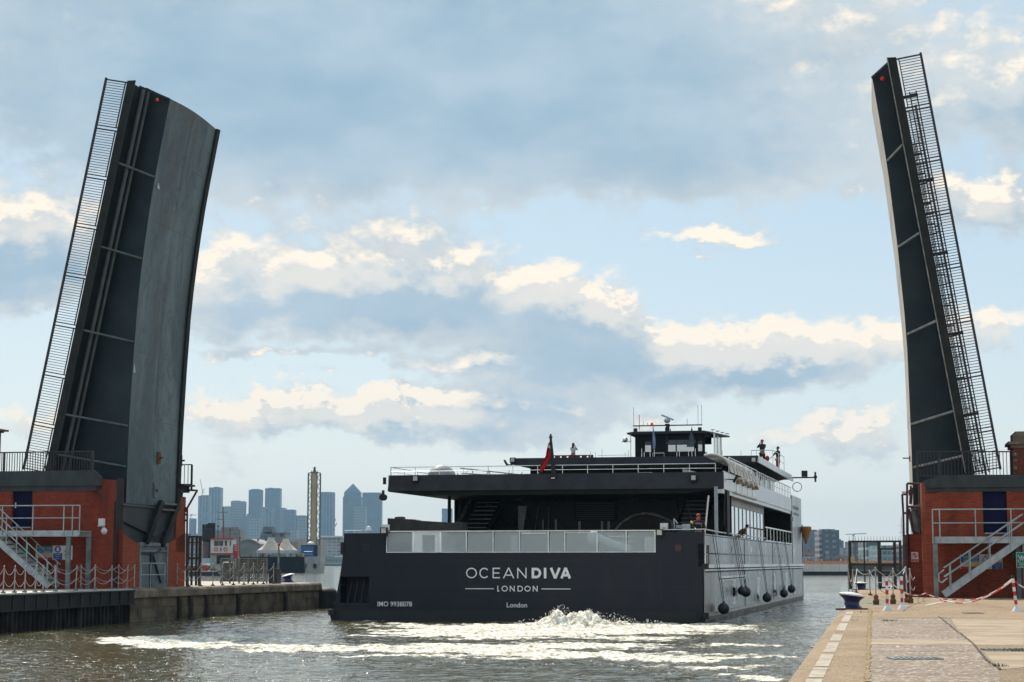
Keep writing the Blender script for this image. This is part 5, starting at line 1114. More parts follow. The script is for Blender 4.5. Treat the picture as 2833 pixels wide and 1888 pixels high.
parapet(HR, Rt, ra0, ra1, RBk-.04, rr(2537, 1317)[1], rr(2833, 1322)[1], rr(2537, 1249)[1], rr(2833, 1254)[1]-.05, sp=.135, posts=(.0, .085, .42, .62, .9))
# brick turret above the right approach, finial of a turret at the left
TU = thing('gate_pier', 'brick pier with stone cornice above the right bridge house', 'pier', Rt.W(12, 0, 6))
tx = lambda px: Rt.on_b(px, 1300, 0.)[0]; tz = lambda py: Rt.on_b(2820, py, 0.)[1]
m = MB(Rt); m.bx(tx(2803), tx(2803)+2, -.2, 1.6, 4.0, tz(1240)); m.build('shaft', BRICK, TU)
m = MB(Rt); st_ = pm('pier_stone', (.14, .10, .075), (.27, .2, .15), 2, .8)
m.bx(tx(2797), tx(2797)+2.2, -.25, 1.7, tz(1240), tz(1231)); m.bx(tx(2790), tx(2790)+2.5, -.4, 1.8, tz(1231), tz(1223)); m.bx(tx(2805), tx(2805)+2.0, -.1, 1.5, tz(1223), tz(1200)); m.bx(tx(2812), tx(2812)+2, 0, 1.3, tz(1200), tz(1194)); m.build('cornice', st_, TU)
m = MB(Rt)
for z in (1262, 1280, 1300): m.bx(tx(2802), tx(2815), -.24, -.2, tz(z), tz(z-9))
m.split('quoin', st_, TU)
T2 = thing('gate_pier', 'stone capped pier just entering the picture at the left edge', 'pier', L.W(-8, 0, 6))
lx = lambda px: L.on_b(px-38, 1200, 3.)[0]; lz = lambda py: L.on_b(5, py, 3.)[1]
m = MB(L); m.bx(lx(-40), lx(2), 3, 4.5, 4.0, lz(1192)); m.build('shaft', BRICK, T2); m = MB(L); m.bx(lx(-45), lx(8), 2.8, 4.6, lz(1192), lz(1188)); m.bx(lx(-50), lx(16), 2.6, 4.8, lz(1188), lz(1183)); m.bx(lx(-30), lx(0), 3.2, 4.2, lz(1183), lz(1172)); m.build('cornice', st_, T2)
# ================================================================ STEEL STAIRS AND LANDINGS
def posts_rail(m, F, pts, h, b, n_mid=2):     # rail line over posts [(a,z)...]
    for (a, z) in pts: m.tube((a, b, z), (a, b, z+h), .028, 8)
def stair_unit(F, name_l, bf, bb, pa0, pa1, pz, sa_top, sa_bot, sz_bot, posts_px, legs, railh, fn):
    root = thing('steel_staircase', name_l, 'staircase', F.W((pa0+pa1)/2, bf, fn))
    m = MB(F); m.bx(pa0, pa1, bf, bf+.08, pz-.26, pz); m.bx(pa0, pa1, bb-.08, bb, pz-.26, pz); m.bx(pa0, pa0+.08, bf, bb, pz-.26, pz) if True else None; m.bx(pa0, pa1, bf+.08, bb-.08, pz-.05, pz-.01); m.build('landing', galv, root)
    m = MB(F)
    for a, b in legs: m.bx(a-.09, a+.09, b-.07, b+.07, fn, pz-.26)
    m.split('leg', galvd, root)
    m = MB(F)
    for a in posts_px: m.tube((a, bf-.03, pz-.2), (a, bf-.03, pz+railh), .026, 8)
    m.split('rail_post', galv, root)
    m = MB(F); lo, hi = min(posts_px+[pa0]), max(posts_px+[pa1])
    m.tube((lo, bf-.03, pz+railh), (hi, bf-.03, pz+railh), .028, 8); m.tube((lo, bf-.03, pz+railh*.5), (hi, bf-.03, pz+railh*.5), .024, 8); m.split('handrail', galv, root)
    m = MB(F)
    for b in (bf, bf+.95): m.bar((sa_bot, b, sz_bot), (sa_top, b, pz-.12), .05, .28)
    m.split('stringer', galv, root)
    n = int((pz-fn)/.2); m = MB(F)
    for k in range(n): t = (k+.5)/n; a = sa_bot+(sa_top-sa_bot)*t; z = sz_bot+(pz-.12-sz_bot)*t; m.bx(a-.14, a+.14, bf+.03, bf+.92, z-.02, z+.02)
    m.build('treads', galvd, root)
    return root
def stair_rails(root, F, bf, A, B, h0, n, back=.95, hs=(1.0, .55)):
    """handrails following the flight from A (bottom a,z) to B (top a,z)"""
    for b in (bf-.03, bf+back):
        for h in hs:
            m = MB(F); m.tube((A[0], b, A[1]+h), (B[0], b, B[1]+h), .028, 8); m.build('stair_handrail', galv, root)
        m = MB(F)
        for k in range(n):
            t = (k+.3)/n; a = A[0]+(B[0]-A[0])*t; z = A[1]+(B[1]-A[1])*t; m.tube((a, b, z-.05), (a, b, z+hs[0]), .024, 7)
        m.split('stair_post', galv, root)
# right staircase: climbs to the right in front of the landing
bf = RBk-1.5; q = lambda px, py, b=bf: Rt.on_b(px, py, b)
pz = q(2700, 1485)[1]; hrl = q(2600, 1410)[1]-pz
ST = stair_unit(Rt, 'galvanised steel staircase and landing in front of the right bridge house', bf, RBk-.1, q(2582, 1485)[0], 14, pz, q(2829, 1497)[0], q(2612, 1648)[0], ZR+.14,
                [q(x, 1440)[0] for x in (2580, 2599.5, 2698.5, 2797, 2860)], [(q(2589, 1560)[0], bf+.1), (q(2825, 1560)[0], RBk-.2), (q(2837, 1560)[0], bf+.1)], hrl, ZR)
A_ = q(2612, 1648); B_ = q(2829, 1497)
stair_rails(ST, Rt, bf, (q(2615, 1645)[0], q(2615, 1640)[1]), (q(2832, 1494)[0], pz-.1), .0, 4, hs=(.98, .62))
m = MB(Rt); e0 = q(2597, 1588); e1 = q(2606, 1613); m.path([(q(2612, 1577)[0], bf-.03, q(2612, 1577)[1]), (e0[0], bf-.03, e0[1]), (e0[0], bf-.03, e0[1]-.28), (e1[0], bf-.03, e1[1]), (q(2622, 1600)[0], bf-.03, q(2622, 1600)[1])], .028, 8); m.build('handrail_end', galv, ST)
# left staircase: climbs to the left
bf2 = HB-1.5; q2 = lambda px, py, b=bf2: L.on_b(px, py, b)
pz2 = q2(180, 1468)[1]; hr2 = q2(100, 1399.5)[1]-pz2
ST2 = stair_unit(L, 'galvanised steel staircase and landing below the left navy door', bf2, HB-.1, -14, q2(217, 1470)[0], pz2, q2(-30, 1468)[0], q2(136, 1626)[0], ZL+.12,
                 [q2(x, 1440)[0] for x in (7, 91.5, 177, 201, 221)], [(q2(186, 1550)[0], bf2+.1), (q2(211, 1550)[0], HB-.2)], hr2, ZL)
stair_rails(ST2, L, bf2, (q2(140, 1622)[0], q2(140, 1626)[1]), (q2(-30, 1468)[0], pz2), .0, 6, hs=(1.0, .62))
# ================================================================ SIGNS
redb = pm('sign_red', (.45, .02, .03), (.5, .03, .04), 3, .5); signw = pm('sign_white', (.6, .58, .56), (.7, .68, .66), 3, .45); blk = pm('sign_black', (.02, .02, .02), (.03, .03, .03), 3, .5)
sblue = pm('sign_blue', (.01, .07, .32), (.015, .09, .38), 3, .45); sgreen = pm('sign_green', (.0, .16, .11), (.005, .2, .14), 3, .45); syel = pm('sign_yellow', (.65, .42, .02), (.72, .5, .04), 3, .45)
def ring(m, F, c, b, r0, r1, n=20):
    vs = [F.W(c[0]+r*math.cos(6.2832*i/n), b, c[1]+r*math.sin(6.2832*i/n)) for r in (r0, r1) for i in range(n)]
    m.add(vs, [(i, (i+1) % n, n+(i+1) % n, n+i) for i in range(n)])
def flat(m, F, pts, b): m.add([F.W(a, b, z) for a, z in pts], [tuple(range(len(pts)))])
def man(m, F, x, z, s, b):
    flat(m, F, [(x-.03*s, z+.30*s), (x+.03*s, z+.30*s), (x+.04*s, z+.36*s), (x, z+.42*s), (x-.04*s, z+.36*s)], b)
    flat(m, F, [(x-.06*s, z+.26*s), (x+.08*s, z+.28*s), (x+.05*s, z+.02*s), (x-.05*s, z)], b)
    flat(m, F, [(x-.05*s, z), (x+.01*s, z+.02*s), (x-.12*s, z-.28*s), (x-.18*s, z-.26*s)], b); flat(m, F, [(x, z+.02*s), (x+.05*s, z+.02*s), (x+.18*s, z-.24*s), (x+.12*s, z-.28*s)], b)
    flat(m, F, [(x+.05*s, z+.27*s), (x+.2*s, z+.1*s), (x+.17*s, z+.06*s), (x+.03*s, z+.18*s)], b); flat(m, F, [(x-.05*s, z+.26*s), (x-.2*s, z+.12*s), (x-.17*s, z+.07*s), (x-.03*s, z+.16*s)], b)
def no_entry(F, px0, px1, py0, py1, b, label):
    a0, z1 = F.on_b(px0, py0, b); a1, z0 = F.on_b(px1, py1, b); w = a1-a0; h = z1-z0
    root = thing('warning_sign', label, 'sign', F.W((a0+a1)/2, b, z0)); m = MB(F); m.bx(a0, a1, b, b+.01, z0, z1); m.build('sign_board', signw, root)
    c = ((a0+a1)/2, z1-h*.36); r = w*.40; m = MB(F); man(m, F, c[0], c[1], w*.8, b-.004); m.build('pictogram', blk, root)
    m = MB(F); ring(m, F, c, b-.007, r*.80, r); d = r*.62; flat(m, F, [(c[0]-d-.02, c[1]+d-.02), (c[0]-d+.02, c[1]+d+.02), (c[0]+d+.02, c[1]-d+.02), (c[0]+d-.02, c[1]-d-.02)], b-.008)
    flat(m, F, [(a0+w*.07, z0+h*.04), (a1-w*.07, z0+h*.04), (a1-w*.07, z0+h*.27), (a0+w*.07, z0+h*.27)], b-.004); m.build('prohibition_mark', redb, root)
    for k, t in enumerate(('No entry', 'Staff only')): text('wording', t, F, c[0], z0+h*(.17-.10*k), b-.009, h*.055, signw, root, depth=.001)
    return root
no_entry(L, 294, 311, 1513.5, 1538, -.37, 'red and white no pedestrians sign on the left brick wall by the drain pipe')
no_entry(Rt, 2521, 2541, 1528, 1554.5, -.52, 'red and white no pedestrians sign on the right brick wall beside the rounded corner')
def board(F, pxs, py0, py1, b, label, panels):
    root = thing('safety_sign', label, 'sign', F.W(*F.on_b(pxs[0], py1, b)[:1], b, F.on_b(pxs[0], py1, b)[1]))
    a = [F.on_b(p, py0, b)[0] for p in pxs]; z1 = F.on_b(pxs[0], py0, b)[1]; z0 = F.on_b(pxs[0], py1, b)[1]
    m = MB(F); m.bx(a[0], a[-1], b, b+.012, z0, z1); m.build('sign_board', signw, root)
    for k, kind in enumerate(panels):
        x0, x1 = a[k]+.02, a[k+1]-.02; h = z1-z0; w = x1-x0; cx = (x0+x1)/2
        if kind == 'site':
            for (u0, u1, v0, v1, mt) in ((0, 1, .86, 1, sgreen), (0, .48, .45, .84, sblue), (.52, 1, .5, .84, sblue), (0, .48, .25, .43, syel), (.52, 1, .2, .46, syel), (0, 1, .0, .18, redb)):
                m = MB(F); flat(m, F, [(x0+w*u0, z0+h*v0), (x0+w*u1, z0+h*v0), (x0+w*u1, z0+h*v1), (x0+w*u0, z0+h*v1)], b-.003); m.build('sign_panel', mt, root)
            m = MB(F)
            for i in range(6): zz = z0+h*(.28+.1*i); flat(m, F, [(x0+w*.14, zz), (x0+w*.44, zz), (x0+w*.44, zz+h*.025), (x0+w*.14, zz+h*.025)], b-.006); flat(m, F, [(x0+w*.62, zz), (x0+w*.95, zz), (x0+w*.95, zz+h*.025), (x0+w*.62, zz+h*.025)], b-.006)
            m.build('small_print', signw, root)
        elif kind == 'blue':
            m = MB(F); ring(m, F, (cx, z1-h*.27), b-.003, .0, h*.24); flat(m, F, [(x0, z0), (x1, z0), (x1, z0+h*.46), (x0, z0+h*.46)], b-.003); m.build('mandatory_mark', sblue, root)
            m = MB(F); flat(m, F, [(cx-.06, z1-h*.40), (cx+.06, z1-h*.40), (cx+.07, z1-h*.22), (cx+.03, z1-h*.12), (cx-.03, z1-h*.12), (cx-.07, z1-h*.22)], b-.006); m.build('pictogram', signw, root)
            for i, t in enumerate(('Life jackets', 'must be', 'worn')): text('wording', t, F, cx, z0+h*(.33-.14*i), b-.006, h*.085, signw, root, depth=.001)
        elif kind == 'tri':
            m = MB(F); flat(m, F, [(cx-h*.26, z1-h*.48), (cx+h*.26, z1-h*.48), (cx, z1-h*.05)], b-.003); m.build('warning_triangle', blk, root)
            m = MB(F); flat(m, F, [(cx-h*.18, z1-h*.44), (cx+h*.18, z1-h*.44), (cx, z1-h*.14)], b-.005); m.build('triangle_field', signw, root)
            m = MB(F)
            for i in range(3): flat(m, F, [(x0+.05+.02*i, z0+h*(.36-.12*i)), (x1-.05-.03*i, z0+h*(.36-.12*i)), (x1-.05-.03*i, z0+h*(.41-.12*i)), (x0+.05+.02*i, z0+h*(.41-.12*i))], b-.004)
            m.build('small_print', blk, root)
    return root
board(L, (99, 147, 174, 201), 1510, 1549, HB-.03, 'site safety sign board on the left house behind the stair post', ('site', 'blue', 'tri'))
board(Rt, (2656, 2710, 2742, 2773), 1534, 1575, RBk-.03, 'site safety sign board on the right house behind the stair flight', ('site', 'tri', 'blue'))
a, z = L.on_b(58, 1515, HB-.03); m = MB(L); m.bx(a, a+.42, HB-.04, HB-.02, z-.5, z+.05); tag(m.build('exit_sign', sgreen), 'plain green sign mostly hidden behind the left stair flight', 'sign')
# green assembly point sign on the right staircase post
bs = bf-.12; a0, z1 = Rt.on_b(2811, 1528.5, bs); a1, z0 = Rt.on_b(2842, 1571, bs)
root = thing('assembly_point_sign', 'green emergency assembly point sign at the right edge of the picture', 'sign', Rt.W(a0, bs, z0)); m = MB(Rt); m.bx(a0, a1, bs, bs+.015, z0, z1); m.build('sign_board', signw, root)
m = MB(Rt); flat(m, Rt, [(a0+.015, z0+.015), (a1-.015, z0+.015), (a1-.015, z1-.015), (a0+.015, z1-.015)], bs-.004); m.build('green_field', sgreen, root)
m = MB(Rt); cx, cz = (a0+a1)/2, z1-.24
for dx in (-.07, 0, .07): man(m, Rt, cx+dx, cz, .22+.1*(dx == 0), bs-.008)
for sx in (-1, 1):
    for sz in (-1, 1): flat(m, Rt, [(cx+sx*.10, cz+sz*.08), (cx+sx*.17, cz+sz*.09), (cx+sx*.11, cz+sz*.14)], bs-.008)
m.build('pictogram', signw, root)
for i, t in enumerate(('Emergency', 'assembly', 'point')): text('wording', t, Rt, cx, z0+.17-.065*i, bs-.008, .042, signw, root, depth=.001)
a, z = Rt.on_b(2800, 1523, RBk-.04); m = MB(Rt); m.bx(a, a+.35, RBk-.05, RBk-.03, z-.32, z); tag(m.build('exit_sign', sgreen), 'small plain green sign behind the assembly point sign on the right wall', 'sign')
# camera and lamp on the left corner
CC = thing('security_camera', 'white security camera with a dome hanging on the rounded left brick corner', 'camera', L.W(*L.on_b(283, 1455, HB-.2)[:1], HB-.2, L.on_b(283, 1475, HB-.2)[1]))
q = lambda px, py: (L.on_b(px, py, HB-.15)[0], HB-.15, L.on_b(px, py, HB-.15)[1])
p0, p1 = q(276, 1435), q(290, 1455); m = MB(L); m.bx(p0[0], p1[0], HB-.3, HB-.12, p1[2], p0[2]); m.build('housing', signw, CC)
m = MB(L); m.tube(q(271, 1456), q(288, 1456), .05, 8); m.tube(q(286, 1456), q(288, 1464), .04, 8, .06); m.build('arm', galv, CC); m = MB(L); m.ball(q(288, 1470), .14, 12, 1.1); m.build('dome', signw, CC)
# ================================================================ CHAIN FENCES
def stanchion(x, y, z, h, label, group, lean=(0, 0), kind='double'):
    root = thing('chain_stanchion', label, 'stanchion', (x, y, z), group); t = Vector((x+lean[0], y+lean[1], z+h))
    m = MB(); m.tube((x, y, z), t, .022, 8, w=True); m.ball(t, .035, 8, w=True); m.build('post', chainm, root)
    m = MB(); m.tube((x-.09, y, z+.03), (x+.09, y, z+.03), .035, 8, w=True); m.lathe((x, y, z), [(.075, 0), (.075, .05), (.035, .08), (.03, .14)], 10, w=True); m.build('foot', galvd if kind == 'double' else rust, root)
    return root, t
def chain(p, q, sag, label, group, mat=None, r=.0145):
    m = MB(); n = 12; pts = [Vector(p).lerp(Vector(q), i/n)-Vector((0, 0, sag*4*(i/n)*(1-i/n))) for i in range(n+1)]
    rr = random.Random(int(abs(p[0]*97)))
    for i in range(n):                        # alternating links
        a, b = pts[i], pts[i+1]; c = a.lerp(b, .5); m.tube(a, c, r, 5, r*.75, w=True); m.tube(c, b, r*1.05, 5, r*.8, w=True)
    return tag(m.build('chain', mat or chainm), label, 'chain', group)
def along(py, px, z): return G(px, py, z)
xs1 = (-22, 10, 41, 69, 98, 120, 155, 210, 263, 310, 351)
yb = lambda px: 1641.5-(px/402)*10 if px < 402 else 1629.5-(px-402)*(1629.5-1616.5)/(757-402)
prev = None; grp = 'chain stanchions along the left quay edge'; gch = 'chains strung along the left quay edge'; k = 0
allx = [(x, 'steel') for x in xs1]
r = random.Random(3)
for i, px in enumerate(xs1):
    D = (CZ-ZL)*F_/(yb(px)-HZ); pos = None
    F, Ln = SEG[1]; a, _ = F.on_b(px, 1600, .05)
    if a < 0: F, Ln = SEG[0]; a, _ = F.on_b(px, 1600, .05)
    w = F.W(a, .05, ZL)
    root, t = stanchion(w.x, w.y, ZL, 1.02, ORD[i]+' stanchion from the left above the sheet piling of the left quay', grp, (r.uniform(-.03, .05), 0))
    if prev:
        nm = 'between the '+ORD[i-1]+' and '+ORD[i]+' stanchions above the sheet piling'
        chain(prev-Vector((0, 0, .03)), t-Vector((0, 0, .03)), .30, 'upper chain '+nm, gch); chain(prev-Vector((0, 0, .5)), t-Vector((0, 0, .5)), .28, 'lower chain '+nm, gch)
    prev = t
# second row standing further back by the house
xs2 = (135, 165, 238, 277, 328, 372)
prev = None
for i, px in enumerate(xs2):
    a, _ = L.on_b(px, 1600, -2.05); 
    if px > 300: a, _ = L.on_b(px, 1600, -.9); w = L.W(a, -.9, ZL)
    else: w = L.W(a, -2.6, ZL)
    root, t = stanchion(w.x, w.y, ZL, 1.05, ORD[i]+' stanchion from the stairs in the rear row by the left brick wall', grp)
    if prev:
        nm = 'between the '+ORD[i-1]+' and '+ORD[i]+' posts of the rear row, left wall'
        chain(prev-Vector((0, 0, .03)), t-Vector((0, 0, .03)), .22, 'upper chain '+nm, gch); chain(prev-Vector((0, 0, .5)), t-Vector((0, 0, .5)), .22, 'lower chain '+nm, gch)
    prev = t
xs3 = (490, 522, 555, 589, 616, 646, 675, 701, 729, 757)
prev = None
for i, px in enumerate(xs3):
    done = False
    for j in range(len(wp)-4):
        F, Ln = fr2(wp[j], wp[j+1]); a, _ = F.on_b(px, 1600, .32)
        if -.01 <= a <= Ln: w = F.W(a, .32, ZL); done = True; break
    if not done: continue
    root, t = stanchion(w.x, w.y, ZL, 1.1, ORD[i]+' stanchion from the brick pier along the stone edge of the left quay', grp, kind='single')
    if prev:
        nm = 'between the '+ORD[i-1]+' and '+ORD[i]+' stanchions on the stone quay'
        chain(prev-Vector((0, 0, .04)), t-Vector((0, 0, .04)), .33, 'upper chain '+nm, gch, r=.012); chain(prev-Vector((0, 0, .55)), t-Vector((0, 0, .55)), .25, 'lower chain '+nm, gch, r=.012)
    prev = t
# galvanised guard rail before the steel door
w0 = L.W(.75, .3, ZL); 
GR = thing('guard_rail', 'galvanised two bar guard rail in front of the grey steel door', 'railing', L.W(.8, 3.5, ZL)); m = MB(L)
bb_ = [L.on_a(px, 1590, .75)[0] for px in (390, 417, 456)]
for b in bb_: m.tube((.75, b, ZL), (.75, b, ZL+1.15), .028, 8)
m.split('post', galv, GR); m = MB(L)
for h in (1.13, .6): m.tube((.75, bb_[0], ZL+h), (.75, bb_[2], ZL+h), .026, 8)
m.split('rail', galv, GR)
# right quay chain posts: (px, py base, height, lean)
grp = 'chain stanchions on the right quay'; gch = 'chains on the right quay'
RS = [(2348, 1652, 1.12, (.0, 0), 'at the quay edge behind the big bollard'), (2359, 1651, 1.1, (.02, 0), 'close behind the post at the quay edge, wrapped in loose chain'), (2369, 1641, 1.1, (.05, 0), 'leaning right beside the quay edge with a chain leaving from its top'),
      (2408, 1648, 1.08, (-.03, 0), 'with a weed at its foot before the steel cage'), (2424, 1674, 1.22, (0, 0), 'with a heavy rusty foot in front of the cage gate'), (2471, 1672, 1.2, (.02, 0), 'with a black chained foot between the two striped posts'),
      (2510, 1668, 1.25, (-.03, 0), 'nearest the brick wall in the tangle of chains'), (2519, 1670, 1.18, (0, 0), 'middle one of the tangle of chains by the brick wall'), (2533, 1648, 1.1, (.03, 0), 'standing right in front of the no pedestrians sign')]
tops = []
for (px, py, h, ln, tx_) in RS:
    x, y = G(px, py, ZR); root, t = stanchion(x, y, ZR, h, 'galvanised chain stanchion '+tx_, grp, ln, kind='x'); tops.append(t)
    if h > 1.15: m = MB(); m.lathe((x, y, ZR), [(.10, 0), (.11, .14), (.07, .2), (.09, .28), (.05, .34)], 10, w=True); m.build('counterweight', rust, root)
ch_ = [(0, 1, .5, 'loose chain hanging nearly straight down between the two posts at the quay edge'), (1, 2, .35, 'short chain on the leaning post at the quay edge'), (2, 4, .22, 'long chain sweeping from the leaning post to the rusty footed one'),
       (4, 6, .30, 'chain rising from the rusty footed post to the tangle by the wall'), (3, 5, .5, 'chain hanging low behind the striped posts'), (5, 6, .35, 'chain between the black footed post and the wall tangle'), (6, 7, .5, 'deep looped chain inside the tangle by the wall'), (7, 8, .4, 'chain from the tangle to the post at the no pedestrians sign'), (0, 2, .75, 'slack chain drooping to the ground at the quay edge')]
for (i, j, s_, lb) in ch_: chain(tops[i], tops[j], s_, lb, gch, r=.016)
for (i, j, s_, lb) in ((4, 5, .3, 'lower chain beneath the two tall posts before the cage'), (7, 8, .3, 'lower chain beside the no pedestrians sign')): chain(tops[i]-Vector((0, 0, .5)), tops[j]-Vector((0, 0, .5)), s_, lb, gch, r=.014)
# ---- red and white barrier posts with plastic chain
def striped_post(px, py, label, hh=1.0, lean=0.):
    x, y = G(px, py, ZR); root = thing('barrier_post', label, 'barrier post', (x, y, ZR), 'striped barrier posts'); n = 7
    for k in range(n):
        t0, t1 = k/n, (k+1)/n; p = Vector((x-lean*t0, y, ZR+.08+(hh-.08)*t0)); q = Vector((x-lean*t1, y, ZR+.08+(hh-.08)*t1)); m = MB(); m.tube(p, q, .045, 12, w=True); m.build('band', whitep if k % 2 == 0 else redp, root)
    m = MB(); m.lathe((x, y, ZR), [(.15, 0), (.12, .05), (.06, .14)], 14, w=True); m.build('base', whitep, root)
    m = MB(); m.ball((x-lean, y, ZR+hh+.04), .05, 10, w=True); m.tube((x-lean, y, ZR+hh), (x-lean, y, ZR+hh+.1), .03, 8, w=True); m.build('cap', black, root)
    return Vector((x-lean, y, ZR+hh))
t1 = striped_post(2455, 1690, 'left one of the two close striped posts on the quay'); t2 = striped_post(2496, 1686, 'right one of the two close striped posts on the quay'); t3 = striped_post(2813, 1692, 'leaning red and white post at the right edge of the quay', .95, .09)
def tape(p, q, sag, label):
    root = thing('barrier_chain', label, 'plastic chain', p, 'red and white plastic chains'); n = 16; pts = []
    for i in range(n+1): s_ = i/n; v = Vector(p).lerp(Vector(q), s_)-Vector((0, 0, sag*4*s_*(1-s_))); v.z = max(v.z, ZR+.03); pts.append(v)
    for col, par in ((redp, 0), (whitep, 1)):
        m = MB()
        for i in range(n):
            if (i//2) % 2 == par: m.tube(pts[i], pts[i+1], .02, 6, w=True)
        m.split('red_links' if par == 0 else 'white_links', col, root, 2)
    return root
tape(t1-Vector((0, 0, .05)), Vector((*G(2560, 1660, ZR), ZR+.25)), .25, 'plastic chain running from the left striped post to the brick corner'); tape(Vector((*G(2560, 1660, ZR), ZR+.25)), Vector((*G(2660, 1662, ZR), ZR+.04)), .1, 'plastic chain sagging to the ground before the stairs')
tape(Vector((*G(2600, 1664, ZR), ZR+.06)), t3-Vector((0, 0, .05)), .35, 'lower of the two plastic chains reaching the leaning striped post'); tape(Vector((*G(2655, 1663, ZR), ZR+.05)), t3-Vector((0, 0, .0)), .22, 'upper of the two plastic chains reaching the leaning striped post')
tape(t3-Vector((0, 0, .03)), t3+Vector((1.4, .2, .05)), .35, 'plastic chain leaving the leaning striped post to the right')
# ---- mooring bollards
def bollard(F, a, b, z, s, label, tilt=0.):
    root = thing('mooring_bollard', label, 'bollard', F.W(a, b, z), 'blue mooring bollards'); n = 26
    pr = [(.60, .0), (.60, .05), (.50, .08), (.36, .2), (.34, .34), (.40, .46), (.56, .60), (.60, .64)]
    def lathe_t(prof, nm, mt, ex=1.):
        m = MB(F); m.lathe((a, b, z), [(r*s*ex, h*s) for r, h in prof], n); c = F.W(a, b, z)
        m.v = [tuple(Vector((v[0], v[1], v[2]+(v[0]-c.x)*tilt*min(1, max(0, (v[2]-z)/(.3*s)))))) for v in m.v]; return m.build(nm, mt, root, smooth=False)
    lathe_t(pr, 'body', bluep); lathe_t([(.60, .641), (.61, .70), (.45, .76), (.2, .80), (.01, .81)], 'cap', whitep)
    m = MB(F); m.bx(a-.75*s, a+.75*s, b-.6*s, b+.6*s, z-.02, z+.05*s); m.build('base_plate', rust, root); return root
x, y = G(2357, 1686, ZR); W0F = Fr(x, y, .19); bollard(W0F, 0, 0, ZR, .64, 'large blue mooring bollard with a white worn top at the right quay edge', -.12)
x, y = G(2382, 1632, ZR); W0F = Fr(x, y, .19); bollard(W0F, 0, 0, ZR, .52, 'smaller far blue bollard seen through the bars of the right cage', -.0)
x, y = G(796, 1612, ZL); W0F = Fr(x, y, .19); bollard(W0F, 0, 0, ZL, .62, 'blue bollard tipped to one side at the head of the left quay', .25)
# tall blue bollard drum on the left pier
x, y = G(631, 1607, ZL); sc = y/F_; BD = thing('capstan_drum', 'blue capstan drum with a white rim between the posts of the left quay', 'capstan', (x, y, ZL)); u = lambda p: p*sc
m = MB(); m.lathe((x, y, ZL), [(u(21), 0), (u(22), u(17)), (u(24), u(20)), (u(14), u(21)), (u(14), u(30)), (u(13.5), u(36)), (u(14.5), u(44)), (u(15), u(47))], 20, w=True); m.build('drum', bluep, BD)
m = MB(); m.lathe((x, y, ZL+u(47)), [(u(15.5), 0), (u(15.5), u(3)), (u(12), u(4))], 20, w=True); m.lathe((x, y, ZL+u(19.5)), [(u(26), 0), (u(26), u(1.5))], 20, w=True); m.split('rim', whitep, BD)
# lamp post, mesh fence, cage
x, y = G(770, 1611, ZL); LP = thing('lamp_post', 'slim grey lamp post on the left pier in front of the barge', 'lamp post', (x, y, ZL)); sc = y/F_
m = MB(); m.tube((x, y, ZL), (x, y, ZL+102*sc), .07, 10, .05, w=True); m.build('pole', galvd, LP); m = MB(); m.lathe((x, y, ZL+99*sc), [(.08, 0), (.10, 4*sc), (.12, 5*sc), (.05, 8*sc)], 10, w=True); m.build('lamp_head', redp, LP)
m = MB(); m.bx(x+.1, x+.5, y-.1, y+.2, ZL, ZL+20*sc); m.bx(x+.55, x+.85, y-.1, y+.2, ZL, ZL+9*sc); m.build('service_cabinet', galv, LP)
def cage(F, a0, a1, b, z0, z1, label, mull, rails, door=None, spikes=0):
    root = thing('steel_cage_gate', label, 'gate', F.W((a0+a1)/2, b, z0)); wd = a1-a0
    m = MB(F)
    for a, w in mull: m.bx(a-w/2, a+w/2, b-w/2, b+w/2, z0, z1)
    m.split('post', bar_d, root); m = MB(F)
    for z, w in rails: m.bx(a0, a1, b-.04, b+.04, z-w/2, z+w/2)
    m.split('rail', bar_d, root)
    if door:
        d0, d1, dz0, dz1 = door; m = MB(F); m.bx(d0, d0+.09, b-.1, b-.02, dz0, dz1); m.bx(d1-.09, d1, b-.1, b-.02, dz0, dz1); m.bx(d0, d1, b-.1, b-.02, dz1-.09, dz1); m.bx(d0, d1, b-.1, b-.02, dz0, dz0+.08); m.bx(d0, d1, b-.1, b-.02, (dz0+dz1)/2+.1, (dz0+dz1)/2+.2)
        dr = m.build('door', bar_d, root); m = MB(F); m.bx(d0-.03, d0+.1, b-.15, b-.09, dz0+1.0, dz0+1.2); m.build('lock', bar_d, dr)
    if spikes:
        m = MB(F)
        for k in range(spikes): a = a0+(a1-a0)*(k+.3)/spikes; m.tube((a, b, z1), (a, b, z1+.24), .012, 5, .006)
        m.build('spikes', bar_d, root)
    return root
bG = 22.3; g = lambda px, py: Rt.on_b(px, py, bG)
za, zb_ = ZR, g(2400, 1496)[1]
CG = cage(Rt, g(2347, 1500)[0], g(2493, 1500)[0], bG, za, zb_, 'black steel cage gate with spikes at the far end of the right quay', [(g(2351, 1500)[0], .17), (g(2390.5, 1500)[0], .08), (g(2431, 1500)[0], .16), (g(2474.5, 1500)[0], .16), (g(2490, 1500)[0], .14)],
     [(zb_-.05, .1), (g(2400, 1561.5)[1], .1)], (g(2433, 1500)[0], g(2475, 1500)[0], ZR+.05, g(2433, 1517)[1]), 17)
m = MB(Rt); m.bx(g(2351, 1550)[0], g(2431, 1550)[0], bG+.02, bG+.04, ZR+1.05, g(2400, 1561)[1]); m.bx(g(2436, 1550)[0], g(2490, 1550)[0], bG+.02, bG+.04, ZR+1.0, g(2400, 1561)[1]); m.split('screen', glass_mat('grey_screen', (.10, .13, .14), .72, .4), CG)
